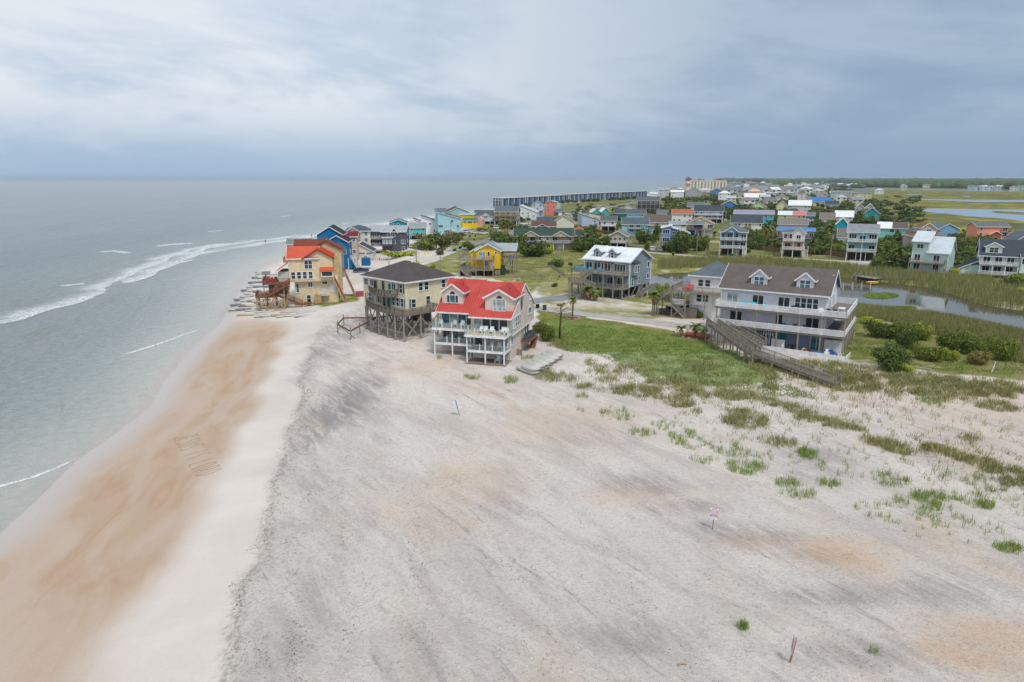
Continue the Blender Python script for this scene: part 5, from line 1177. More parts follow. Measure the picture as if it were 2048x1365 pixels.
# ------------------------------------------------------------------ the other houses
HOUSES = []          # (object, label stem, px centre, py base, footprint)
def HS(name, label, xL, xR, yb, yE, yR, dep, yaw, wall, roof, rt='x', st=2, op=0, bal=(), wins=(), side=1, rail=None, seam=0, trim=None, deckd=1.9, cat='house', glass=None, wood=None, metal=False, doors=()):
    px = (xL + xR) / 2; x, y, z = ground(px, yb); az = math.atan2(x, y)
    if px > 1150 and -5 < yaw < 5: yaw = -math.degrees(az) * .93 - 1      # inland streets run with the coast
    yr = R(yaw)
    h = House(name, label, x, y, yr, cat); zc = zc_of(y, z); w = (xR - xL) * zc / F * math.cos(az) / max(.5, math.cos(yr + az)); h.w = w
    e = max(2.2, zat(y, yE) - z); dep = dep if dep else w * .8
    rz = zat(y + (dep * .5 if rt in ('x', 'h') else 0), yR) - z; rise = min(max(rz - e, .5), 5.5)
    x0, x1 = -w / 2, w / 2; sh = e / st; z0 = sh * op; wm = SID(wall) if zc < 420 else PLA(wall); rm = MET(roof) if metal else SHG(roof); tr = trim or WHITE; rlm = rail or WHITE; wd = wood or WOOD
    if rt == 'x': h.body(x0, x1, 0, dep, z0, e, wm, 'x', rise); h.gable(x0, x1, 0, dep, e, rise, 'x', rm, .45, tr, seam)
    elif rt == 'y': h.body(x0, x1, 0, dep, z0, e, wm, 'y', rise); h.gable(x0, x1, 0, dep, e, rise, 'y', rm, .45, tr, seam)
    elif rt == 'h': h.body(x0, x1, 0, dep, z0, e, wm); h.hip(x0, x1, 0, dep, e, rise, rm, .5, tr)
    elif rt == 'f': h.body(x0, x1, 0, dep, z0, e, wm); h.box('roof', x0 - .3, x1 + .3, -.3, dep + .3, e, e + .35, rm)
    elif rt in ('s', 'S'):            # slope falling to the right / left
        za, zb = (e + rise, e) if rt == 's' else (e, e + rise)
        h.part('wall', MB().prism([(x0, z0), (x1, z0), (x1, zb), (x0, za)], 'y', 0, dep), wm); h.slope(x0 - .4, x1 + .4, -.4, dep + .4, za + .04, zb + .04, rm, 'x', trim=tr)
    elif rt == 'd':                   # slope rising to the back
        h.part('wall', MB().prism([(0, z0), (dep, z0), (dep, e + rise), (0, e)], 'x', x0, x1), wm); h.slope(x0 - .4, x1 + .4, -.4, dep + .4, e + .04, e + rise + .04, rm, 'y', trim=tr)
    if op:
        n = max(2, round(w / 3.4))
        for i in range(n + 1):
            xx = x0 + .2 + (w - .4) * i / n
            h.post(xx, .2, -.3, z0, tr if rail else wd, .26)
            if i in (0, n):
                for yy in (dep * .5, dep - .2): h.post(xx, yy, -.3, z0, tr if rail else wd, .26)
        h.box('enclosure', x0 + .8, x1 - .8, min(3.4, dep * .5), dep - .4, -.1, z0 - .02, PLA('45413F'))  # set-back box; its dark colour stands in for shade under the house
    for k in bal:
        z = sh * k; h.deck(x0, x1, -deckd, -.02, z, wd, 'flr', rlm, 1.0, .22 if zc < 350 else .3, posts=2.6, bal=.10)
        if k == min(bal):
            for i in range(max(2, round(w / 4)) + 1): h.post(x0 + .15 + (w - .3) * i / max(2, round(w / 4)), -deckd + .15, -.3, z - .2, tr if rail else wd, .2, 'post')
        if k == max(bal) - 1 or (k == max(bal) and len(bal) > 1 and rail):
            for i in range(max(2, round(w / 4)) + 1): h.post(x0 + .15 + (w - .3) * i / max(2, round(w / 4)), -deckd + .15, z, z + sh - (.2 if k != max(bal) else .05), tr, .16, 'post')
    for k, row in enumerate(wins):
        if not row: continue
        kk = k + op; n = len(row); cw = w / n
        for i, ch in enumerate(row):
            u = x0 + cw * (i + .5); zc_ = sh * kk
            if ch == 'w': h.win('f', u, -.03, zc_ + sh * .55, min(1.0, cw * .6), min(1.45, sh * .5), 1, 2, glass)
            elif ch == 'W': h.win('f', u, -.03, zc_ + sh * .55, min(2.4, cw * .75), min(1.45, sh * .5), 3, 1, glass)
            elif ch == 'd': h.win('f', u, -.03, zc_ + 1.1, min(1.8, cw * .7), min(2.0, sh * .72), 2, 1, glass, None, 'sliding_door')
            elif ch == 'D': h.win('f', u, -.03, zc_ + 1.05, .9, 1.95, 1, 1, PLA('B23A34') if doors else GLASS, None, 'door')
            elif ch == 'g': h.win('f', u, -.03, zc_ + sh * .42, min(2.6, cw * .8), sh * .72, 1, 3, WHITE, None, 'garage_door')
            elif ch == 'c': h.win('f', u, -.03, e + rise * .35, .8, .9, 1, 2, glass)
    if side:
        f = 'l' if x > 0 and yr > -math.atan2(x, y) - .05 else 'r'
        for k in range(op, st):
            for i in range(side): h.win(f, dep * (i + .7) / (side + .4), (x0 - .03) if f == 'l' else (x1 + .03), sh * k + sh * .55, .85, min(1.3, sh * .45), 1, 2, glass)
    h.e, h.sh, h.rise, h.dep, h.x0, h.x1, h.px, h.py, h.label = e, sh, rise, dep, x0, x1, px, yb, label
    HOUSES.append(h); return h

# beachfront row going away along the shore
h = HS('weathered_house', 'unpainted weathered-board house with charcoal roof behind the tan duplex', 622, 690, 556, 497, 486, 14, 20, '8C8680', '4E5359', 'y', 3, 0, (), ('..', '..', 'w.'), 0, trim=WOODD)
HS('turquoise_shore_house', 'low turquoise house under grey roof at the water behind the tan duplex', 575, 622, 506, 489, 478, 9, 12, '59B7B5', '83878C', 'x', 2, 1, (), ('ww',), 0)
h = HS('blue_twin_gable_house', 'strong blue beach house with two stepped gables and dark red roof edges', 655, 698, 540, 484, 472, 10, 6, '1F79B0', '4A2A33', 'y', 4, 0, (), ('..', '...', '..w', '.w.'), 1)
h.body(h.x0 - 3.5, h.x1 - 2.2, 5.5, 15, 0, h.e + 1.8, SID('1F79B0'), 'y', 2.4, 'rear_wall'); h.gable(h.x0 - 3.5, h.x1 - 2.2, 5.5, 15, h.e + 1.8, 2.4, 'y', SHG('3C3844'), .4)
ar = [(-.6 + 1.1 * math.cos(k * math.pi / 10), h.e - 1.0 + 1.1 * math.sin(k * math.pi / 10)) for k in range(11)]; h.part('arched_window', MB().prism(ar, 'y', -.07, .02), GLASS)
h.box('stair_house', h.x1 + .02, h.x1 + 2.6, -.5, 3, .5, 3.2, SID('1F79B0')); h.stair((h.x1 + 1.5, -.6, 3.6), (h.x1 + 3.8, -3.2, 0), 1.2, WHITE); h.box('entry_block', h.x1 + 4.0, h.x1 + 6.6, -.6, 2.0, 1.2, 3.6, SID('1F6E9C'))
for k in (0, 2.4): h.post(h.x1 + k, -.4, -.2, 3.6, WHITE, .22, 'post')
HS('beige_shore_house', 'narrow beige house with dark red roof between the blue and cream houses', 690, 716, 522, 474, 464, 12, 8, 'C9BBA7', '7C2F33', 'x', 4, 0, (), ('', '.w', 'w.', '.w'), 1)
h = HS('slate_hip_house', 'tall cream house with slate hip roof behind the beige one', 694, 742, 512, 462, 451, 15, 10, 'E9E3D0', '56616B', 'h', 4, 0, (), ('ww', 'w.w', 'w.w', 'w.w'), 2, glass=GLASSB)
h.gable(h.x0, h.x0 + 5, -1.2, 5, h.e - .3, 1.7, 'y', SHG('56616B'), .4); h.body(h.x0 + .3, h.x0 + 4.7, -1.0, 4, 0, h.e - .3, SID('E9E3D0'), 'y', 1.6, 'bay')
HS('cream_lean_to_house', 'low cream house with single-slope slate roof on the sand lot', 717, 746, 518, 504, 486, 8, 4, 'E6DECB', '4A5560', 's', 2, 0, (), ('.w.', 'WW'), 0, glass=GLASSB)
h = HS('plum_grey_house', 'dark plum-grey house with light roof and white side balconies', 765, 812, 506, 464, 452, 12, 2, '5B5A69', 'A9ABB0', 'x', 3, 0, (), ('....w', 'w.w.W', '.ww..'), 1, metal=True)
h.body(h.x0 - 5.4, h.x0 - .01, 2.0, 11, 2.4, h.e, SID('5B5A69'), None, 0, 'wing_wall'); h.slope(h.x0 - 5.8, h.x0 + .2, 1.4, 6.8, h.e + .05, h.e + 2.0, MET('A9ABB0'))
for k in (1, 2): h.deck(h.x0 - 5.4, h.x0 - .05, .0, 1.98, h.sh * k, WOOD, 'fl', WHITE, 1.0, .3); h.win('f', h.x0 - 2.6, 1.97, h.sh * k + 1.2, 2.6, 1.6, 3, 1)
h.post(h.x0 - 5.2, .2, -.2, h.sh * 2, WHITE, .2, 'post'); bb = h.box('bay', h.x0 + .1, h.x0 + 4.2, -1.2, -.003, 2.6, 5.4, SID('54535F')); h.slope(h.x0, h.x0 + 4.4, -1.4, .1, 5.45, 5.9, MET('B9BCC0'), parent=bb)
for u in (.9, 2.1, 3.4): h.win('f', h.x0 + u, -1.23, 4.2, .7, 1.4, 1, 1, CURT)
h.gable(h.x0 + 3.5, h.x1 - 3, -.05, 6, h.e - .2, 1.6, 'y', MET('A9ABB0'), .35)
HS('teal_shore_house', 'dark teal house with low grey roof on the beach row', 780, 815, 474, 446, 440, 12, 8, '1F8E93', '6F757B', 'y', 3, 0, (), ('w.w', 'w.w', 'ww.'), 1)
h = HS('aqua_shore_house', 'light aqua house with grey shed roof and white outside stairs', 819, 852, 480, 456, 446, 11, 6, '55C3C9', '9AA0A5', 'x', 3, 1, (), ('ww', 'w.w'), 1); h.stair((h.x0 - .4, 1, h.sh), (h.x0 - 3.6, -1.5, 0), 1.2, WHITE)
HS('white_row_house', 'white house with brown shed roof beside the aqua one', 828, 856, 462, 449, 438, 12, 8, 'E3E6E6', '6B5A50', 's', 3, 0, (), ('ww', 'w.w', '.w'), 1)
h = HS('white_dark_roof_house', 'white beach house with dark sloping roof left of the light blue house', 843, 878, 466, 445, 433, 12, 5, 'EDEFEF', '50565C', 's', 3, 0, (), ('.w', 'w.w', '.w.'), 1); h.box('blue_door_panel', h.x1 - 1.6, h.x1 - .5, -.08, -.003, .6, 2.8, PLA('1F6FB2'))
h = HS('pale_blue_tall_house', 'tall pale blue house with flat dark roof and outside stair', 876, 922, 469, 438, 425, 12, 4, 'A8D3DC', '5A5F63', 's', 3, 0, (), ('.W..', 'W..w', '..w.'), 1); h.stair((h.x1 - 5, -.4, h.sh), (h.x1 - 1.0, -2.2, 0), 1.2, WHITE)
h.body(h.x0 - 1.6, h.x0 + 4, 4, 12, 0, h.e + 4.2, SID('A8D3DC'), None, 0, 'tower_wall'); h.slope(h.x0 - 2, h.x0 + 4.4, 3.6, 12.4, h.e + 4.2, h.e + 4.6, SHG('5A5F63')); h.win('f', h.x0 + 1, 3.97, h.e + 2.5, 1.6, 1.6, 2, 1)
HS('brown_gable_house', 'house with dark brown gable roofs behind the pale blue one', 893, 940, 449, 425, 415, 14, 12, '9FBFC2', '5C4A44', 'y', 3, 0, (), ('ww', 'ww', 'w.w'), 1)
h = HS('small_yellow_house', 'vivid yellow cottage with green roof by the parked cars', 925, 955, 456, 442, 437, 8, -6, 'F6CC13', '3F7A69', 'x', 2, 0, (), ('', 'wWw'), 1, metal=True)
h.body(h.x0 - 2.5, h.x0 + 6, 4, 11, 0, h.e + 3.2, SID('F6CC13'), None, 0, 'rear_wall'); h.slope(h.x0 - 2.8, h.x0 + 6.4, 3.6, 11.4, h.e + 3.2, h.e + 3.9, MET('9DB7B4')); h.body(h.x1 - .4, h.x1 + 2.6, 1.5, 9, 0, h.e + .9, SID('E9AFA6'), 'y', 1.2, 'pink_wing')
h = HS('white_balcony_house', 'white two-storey house with long grey roof and front deck', 948, 992, 448, 432, 421, 11, -6, 'E7EAEC', '5D6469', 'x', 3, 1, (1,), ('ww.w', '.ww.'), 2, rail=PLA('B9BDBF')); h.dormer(h.x0 + 7.5, 4.2, -.2, 5, h.e - 1.5, h.e + .2, 1.4, SID('E7EAEC'), SHG('5D6469'))
h.body(h.x1, h.x1 + 4.2, 2, 9, 0, h.e - 1, SID('E7EAEC'), 'y', 1.6, 'wing_wall')
HS('tan_decked_house', 'tan timber house with grey roof and dark open decks', 989, 1034, 449, 424, 413, 14, -8, 'B99A72', '6A7077', 'x', 3, 1, (1, 2), ('w.w', 'w.ww'), 1, rail=WOODD)
HS('cream_small_house', 'small cream cottage behind shrubs right of the tan decked house', 1036, 1057, 438, 428, 422, 9, -10, 'E5DBB9', '6B665F', 's', 2, 0, (), ('w', 'w'), 0)
HS('white_slant_house', 'white house with long slanting roof near the coral tower', 1040, 1073, 440, 425, 411, 12, -10, 'E6EBEC', 'C9CED2', 's', 3, 0, (), ('', '.ww', 'ww.'), 1, metal=True)
HS('grey_tower_house', 'tall pale grey house with dark roof left of the coral tower', 1063, 1086, 434, 409, 402, 11, -8, 'C6D0DA', '4E5A66', 'y', 4, 0, (2,), ('', 'w.', 'w', 'ww'), 1)
h = HS('coral_tower_house', 'coral pink tower house with aqua roof', 1091, 1113, 431, 405, 402, 9, -12, 'F08C7E', '7FCFC4', 'y', 4, 0, (), ('..', 'w.', 'ww', 'w.'), 1); h.body(h.x1 - 1, h.x1 + 2.2, .5, 8, 0, h.e - .8, PLA('B7D9D2'), None, 0, 'wing_wall')
h = HS('cream_gable_house', 'big plain cream gable wall under reddish brown roof', 1106, 1148, 462, 444, 431, 12, -4, 'E3E4CC', '9A6048', 'y', 3, 0, (), ('', '', ''), 0); h.gable(h.x0 - 9, h.x0 + 3, 2, 12, h.e - .8, 2.8, 'x', SHG('555B66'), .4)
h = HS('chimney_house', 'brown-roofed cottage with brick chimney behind the long green roof', 1064, 1112, 466, 453, 443, 9, 0, '7A6A62', '6A5348', 'x', 2, 0, (), ('', 'w.w'), 0); h.box('chimney', -1.2, .0, 3, 4, h.e, h.e + 3.0, PLA('8C6A58')); h.gable(-4.5, 2.5, -.6, 4, h.e - .6, 1.7, 'y', SHG('6A5348'), .3)
h = HS('green_roof_house', 'long beige apartment house with dark green roof and two porch gables', 1028, 1147, 499, 472, 457, 10, -3, 'CDBFA6', '3F5348', 'x', 2, 0, (1,), ('g.gg.g.', 'w.dwwd.w'), 1, rail=PLA('C3CBDB'))
for u in (.28, .78): h.dormer(h.x0 + h.w * u, 6.6, -1.8, 4, h.e - .25, h.e + .02, 1.9, SID('BFB29C'), SHG('3F5348'), ww=.01, wh=.01)
h.stair((h.x1 - 1.2, -2.0, h.sh), (h.x1 + 1.4, -2.0, 0), 1.2, PLA('8F8A84')); h.body(h.x1, h.x1 + 3.4, 1, 9, 0, h.e, SID('D9CFBA'), 'x', 2.0, 'wing_wall'); h.gable(h.x1, h.x1 + 3.4, 1, 9, h.e, 2.0, 'x', SHG('3F5348'), .4)
# inland streets
HS('lavender_house', 'pale lavender-blue house with shallow gable and wooden porch', 1163, 1198, 455, 440, 428, 12, 6, 'B9C3DA', '8F979E', 's', 2, 0, (), ('', '.w'), 1)
HS('tarped_roof_house', 'house with yellowish roof edged in blue tarp', 1178, 1205, 440, 432, 425, 10, 20, 'DCD6B4', 'D9D2A6', 's', 2, 0, (), ('', ''), 0, metal=True, trim=PLA('2F6FD0'))
HS('white_carport_house', 'small white stilt house with dark grey roof above a carport', 1201, 1232, 463, 442, 432, 9, -8, 'DFDEE2', '62676C', 'x', 2, 1, (1,), ('ww',), 2, rail=WHITE)
HS('teal_gable_house', 'twin teal gabled cottage with white roofs, nearer gable', 1184, 1201, 434, 425, 418, 9, 8, '59B3A6', 'D7DEDC', 'y', 2, 0, (), ('', ''), 0, metal=True)
HS('teal_gable_cottage', 'twin teal gabled cottage with white roofs, right-hand gable', 1203, 1219, 434, 424, 417, 9, 8, '59B3A6', 'E6EAE8', 'y', 2, 0, (), ('', ''), 0, metal=True)
HS('dark_teal_block', 'dark teal garage-like building with grey roof', 1229, 1252, 436, 427, 418, 9, 0, '1E7D86', '565D64', 'x', 1, 0, (), ('.',), 0)
HS('sky_blue_cottage', 'sky-blue cottage with grey roof and small porch gable', 1253, 1291, 440, 428, 419, 10, 0, '8CC3DE', '5D6670', 'x', 2, 0, (), ('W.w', 'w.W'), 0)
HS('yellow_gable_house', 'bright yellow gable with one window in the distance', 1272, 1291, 424, 413, 405, 8, -14, 'F6CC13', '59608A', 'y', 2, 0, (), ('', 'w'), 0)
HS('cream_blue_roof_house', 'cream gable beside the bright yellow one under dark blue roof', 1242, 1271, 426, 417, 410, 8, -14, 'E8DCC0', '4F5F7F', 'y', 2, 0, (), ('', '.'), 0)
HS('brown_balcony_block', 'dark grey block with stacked brown balconies near the shore', 1274, 1318, 425, 402, 394, 12, -10, '596273', '66696E', 'x', 3, 0, (1, 2), ('w.w', 'dwd', 'd.dw'), 1, rail=WOODB)
h = HS('light_blue_duplex', 'light blue duplex with grey roof and two wooden balconies', 1243, 1295, 473, 449, 436, 10, -4, '9FD2E2', '5C6970', 'x', 3, 0, (), ('w..w', '.dd.', '.dd.'), 1); h.deck(h.x0 + 3, h.x1 - 3, -1.6, -.02, h.sh * 1.9, WOOD, 'flr', WOOD, 1, .3); h.body(h.x1, h.x1 + 2.6, 1, 6, 0, h.sh * 1.6, SID('9FD2E2'), 'x', 1.2, 'wing_wall'); h.gable(h.x1, h.x1 + 2.6, 1, 6, h.sh * 1.6, 1.2, 'x', SHG('5C6970'), .3)
HS('cream_long_house', 'long cream house with broad brown roof', 1287, 1341, 460, 445, 430, 12, -3, 'E4DCC2', '6E645E', 'x', 2, 1, (), ('w.w.w',), 1)
h = HS('porch_gable_house', 'small tan-gabled stilt house with white screened porch', 1216, 1253, 498, 473, 463, 12, -14, 'C2B5A2', '8A8583', 'y', 2, 1, (1,), ('wwww',), 2, rail=PLA('E3E3E3')); h.deck(h.x1 + .02, h.x1 + 2.4, 0, 11, h.sh, WOOD, 'r', WOOD, 1, .3); h.stair((h.x0 - .2, -1, h.sh), (h.x0 - 3, -1.6, 0), 1.1, WOOD)
h = HS('blue_shed_roof_house', 'medium blue house with white single-slope roofs behind dark bushes', 1321, 1340, 503, 457, 452, 9, -4, '7F9AC4', 'DCE3EA', 'S', 3, 1, (), ('W', 'W'), 0, metal=True)
h.part('wall', MB().prism([(h.x1, h.sh), (h.x1 + 7, h.sh), (h.x1 + 7, h.e - 2.2), (h.x1, h.e + .2)], 'y', 1.2, 9), SID('6C87B3')); h.slope(h.x1 - .2, h.x1 + 7.4, .8, 9.2, h.e + .3, h.e - 2.1, MET('DCE3EA'), 'x'); h.wins('f', (h.x1 + 1.2, h.x1 + 3), 1.17, h.e - 1.8, 1.3, .9, nx_=2, ny_=1); h.deck(h.x0, h.x1 + 7, -2, -.02, h.sh, WOOD, 'flr', WOOD, 1, .25); h.stair((h.x0 - .2, -1, h.sh), (h.x0 - 1.8, -4.4, 0), 1.2, WOOD)
for u in (0, 3.4, 6.8): h.post(h.x1 + u, 1.3, -.2, h.sh, WOOD, .24)
h = HS('terracotta_gable_house', 'cream gable house with terracotta roof and deep blue garage doors', 1373, 1426, 472, 447, 435, 11, -3, 'DED8BE', 'B27A5C', 'y', 2, 0, (1,), ('...g', '.w.W'), 1, rail=WOODB)
for u in (.15, .42): h.box('garage_door', h.x0 + h.w * u - 1.6, h.x0 + h.w * u + 1.6, -.1, -.003, .2, 2.6, PLA('1F3F8F'))
h.box('blue_panel', h.x0 + h.w * .42 - 2, h.x0 + h.w * .42 + 2, -.1, -.003, h.sh + .2, h.sh + 2.6, PLA('1F3F9A')); h.slope(h.x0 - .6, h.x0 + h.w * .66, -2.2, .3, h.e - .5, h.e + 1.0, SHG('7C8286'))
HS('white_flat_house', 'plain white house with low grey roof left of the terracotta gable', 1338, 1372, 462, 449, 443, 8, 0, 'E3E2E0', '9AA1AA', 'x', 2, 0, (), ('', 'w.W'), 0, metal=True)
HS('pale_duplex', 'pale blue-grey duplex with long charcoal roof and white balconies', 1387, 1445, 446, 423, 411, 12, -2, 'C3D3E3', '4B5158', 'x', 3, 1, (1, 2), ('dddddd', 'ww.w.w'), 1, rail=WHITE)
HS('terracotta_long_house', 'white house with long terracotta roof half hidden by shrubs', 1343, 1384, 446, 428, 419, 10, -2, 'E9E7E3', 'B07055', 'x', 2, 0, (), ('ww.w', '..ww'), 1)
HS('grey_loft_house', 'house with two-tone grey roof behind the pale duplex', 1374, 1408, 424, 413, 405, 10, -2, 'D3DAD9', '737B80', 'x', 2, 0, (), ('', 'w.w'), 0)
HS('tiny_white_cottage', 'tiny white cottage with grey roof left of the terracotta one', 1314, 1335, 436, 428, 420, 8, -2, 'E6E3DC', '70777D', 'x', 1, 0, (), ('.w.',), 0)
h = HS('arcade_house', 'white-trimmed blue three-storey house with arched carport and hip roof', 1437, 1491, 512, 464, 449, 11, -1, '8FABCB', '6D7378', 'h', 3, 1, (1, 2), ('wWwd', 'wWwd'), 1, rail=WHITE); h.dormer(h.x0 + h.w * .42, 5, -1.4, 3.5, h.e - .1, h.e + .1, 1.7, SID('7FA3C9'), SHG('6D7378'), ww=.5, wh=.01)
h.stair((h.x1 - .6, -2.0, h.sh), (h.x1 - .6, -4.4, 0), 1.3, WHITE); h.box('garage_panel', h.x0 + 4.6, h.x0 + 7.2, .1, .2, 0, 2.4, PLA('B9BCC2'))
h = HS('pink_gable_house', 'pink three-storey house with white balconies over an open carport', 1562, 1606, 515, 466, 459, 11, -1, 'EFBDB0', '6A6F74', 'h', 3, 1, (1, 2), ('dw', 'ww.w'), 1, rail=WHITE)
h.body(h.x0 + h.w * .42, h.x1, -.9, 4, h.sh * 2, h.e, SID('EBE6E2'), 'y', 1.9, 'gable_bay'); h.gable(h.x0 + h.w * .42, h.x1, -.9, 4, h.e, 1.9, 'y', SHG('6A6F74'), .35); h.win('f', h.x0 + h.w * .71, -.93, h.sh * 2 + 1.2, 1.3, 2.0, 2, 1); h.stair((h.x1 + .8, 2.5, h.sh), (h.x1 + .8, -1.5, 0), 1.2, WHITE)
h = HS('blue_ridge_house', 'wide blue-grey house with bright blue roof strip behind the pink one', 1552, 1626, 490, 462, 457, 4, 0, '8A95A5', '4E86C4', 'd', 2, 0, (1,), ('w...ww', 'W..ww.d'), 1, metal=True, rail=WOODB)
h = HS('seafoam_house', 'light teal three-storey house with broad grey roof and white porches', 1690, 1750, 522, 465, 449, 12, -2, '94C6CE', '92979B', 'x', 3, 1, (1, 2), ('d.d', 'WdW'), 1, rail=WHITE)
HS('turquoise_gable_house', 'bright turquoise gable house with white roof and deck', 1668, 1698, 466, 452, 437, 10, -2, '19A3BE', 'EEF2F3', 'y', 2, 0, (), ('', ''), 1, metal=True)
HS('grey_annex', 'brown-grey roofed annex beside the light teal house', 1674, 1690, 490, 474, 457, 7, 0, 'D5D5D0', '7F7B78', 'x', 2, 1, (1,), ('ww',), 0, rail=WHITE)
HS('long_taupe_roof_house', 'low house with long taupe roof behind the blue-ridged one', 1555, 1614, 464, 449, 437, 10, 0, 'C9C4BA', '857E77', 'x', 1, 0, (), ('', ), 0, metal=True)
h = HS('yellow_pink_duplex', 'duplex half pale yellow with white roof, half beige with pink roof', 1555, 1611, 446, 431, 424, 9, 0, 'E3DFA0', 'E9ECEC', 'd', 2, 0, (), ('', '.w..ww'), 0, metal=True); h.slope(h.x0 + h.w * .52, h.x1 + .5, -.5, 6, h.e + .12, h.e + h.rise + .1, MET('DC7A80'))
h = HS('blue_porch_house', 'deep blue small house with white porch right of the pink roof', 1612, 1627, 452, 432, 425, 8, 0, '2F6FA6', '7C7E7E', 'x', 2, 0, (1,), ('w', 'd'), 0, rail=WHITE)
h = HS('red_door_house', 'white cottage row with dark roof and one red door', 1460, 1523, 463, 446, 432, 10, 0, 'E6E6DF', '4F565D', 'x', 2, 0, (), ('', '.ww.Dw..w'), 0, doors=(1,))
h = HS('purple_roof_house', 'house with lilac-grey roof and cyan walls behind the red-door cottage', 1466, 1546, 448, 429, 422, 10, 0, '5FB6C9', '9C96A8', 'd', 2, 0, (), ('', 'w.W..www'), 0, metal=True)
h = HS('teal_a_frame_house', 'teal house with white-edged gable and orange balcony', 1726, 1757, 447, 427, 416, 10, -2, '2F9AA0', '50505C', 'y', 3, 0, (1,), ('.w.', 'w.w', 'w.w'), 1, rail=PLA('C98A4A'), deckd=1.4)
HS('grey_twin_gable_house', 'grey house, left of two white-roofed twin gables', 1709, 1728, 428, 417, 408, 10, 0, 'B5B6B8', 'E3E5E6', 'y', 2, 0, (), ('', 'ww'), 0, metal=True); HS('grey_twin_gable_wing', 'grey house, right of two white-roofed twin gables', 1729, 1748, 428, 417, 408, 10, 0, 'B5B6B8', 'E3E5E6', 'y', 2, 0, (), ('', ''), 0, metal=True)
HS('taupe_roof_cottage', 'cottage with taupe roof and white deck among dark shrubs', 1639, 1668, 450, 438, 426, 9, 0, 'DAD8D2', '847B73', 'x', 2, 0, (1,), ('', '.W.'), 0, rail=WHITE); HS('white_roof_cottage', 'long white-roofed house right of the taupe cottage', 1669, 1705, 446, 434, 422, 10, 0, 'E6E8E8', 'F0F2F2', 'x', 2, 0, (), ('', '..w'), 0, metal=True)
# right-hand side
h = HS('two_tone_roof_house', 'aqua and white house with half white, half brown roof', 1753, 1811, 476, 457, 445, 9, 0, '8FD0CC', 'EEF1F1', 'x', 2, 0, (), ('', 'w.dw.'), 0, metal=True); h.slope(h.x0 + h.w * .5, h.x1 + .5, -.6, 4.6, h.e - .05, h.e + h.rise + .2, SHG('6B625C'))
h = HS('brown_hip_house', 'taupe house with brown two-tier hip roof and central balcony', 1826, 1886, 506, 474, 458, 12, -10, 'B9ABA0', '8E6A55', 'h', 3, 0, (1,), ('w.w', 'w.d.w', '.ww.'), 1, rail=WOOD); h.body(h.x0 + 2.5, h.x1 - 3, 2, 9, h.e - .5, h.e + 3.2, SID('C9BDB2'), 'y', 1.8, 'upper_wall'); h.gable(h.x0 + 2.5, h.x1 - 3, 2, 9, h.e + 3.2, 1.8, 'y', SHG('8E6A55'), .4); h.win('f', (h.x0 + h.x1) / 2, 1.97, h.e + 1.8, 1.6, 1.8, 2, 1)
HS('blue_low_gable_house', 'pale blue low gable house behind the brown-roofed one', 1872, 1918, 472, 460, 448, 9, 6, '7FA9D0', '6E7782', 'y', 2, 0, (), ('', 'W..w'), 0)
HS('slate_cottage', 'small slate-roofed cottage left of the brown-roofed house', 1813, 1836, 474, 465, 456, 8, 0, '9FB2C6', '5C646D', 'x', 1, 0, (), ('.w',), 0)
h = HS('coral_house', 'coral orange house with grey roof facing the marsh', 1951, 2014, 484, 454, 445, 9, -6, 'F0A083', '6F7477', 'x', 3, 0, (), ('.ww.', 'ww.d', 'w..d'), 0); h.deck(h.x1 - 3.6, h.x1, -1.4, -.02, h.sh * 2, WOOD, 'flr', WOODD, 1, .3); h.gable(h.x0 + 4.5, h.x1 - 3.4, -1.6, 2, h.sh * 1.5, 1.5, 'y', SHG('E8A084'), .3); h.post(h.x0 + 4.6, -1.5, 0, h.sh * 1.5, WHITE, .2, 'post'); h.post(h.x1 - 3.5, -1.5, 0, h.sh * 1.5, WHITE, .2, 'post')
h = HS('slate_blue_house', 'slate-blue gable at the right edge of the picture', 2030, 2075, 500, 482, 466, 10, -10, '6F87A6', '6A7077', 'y', 2, 0, (), ('w.w', 'w.w'), 0)
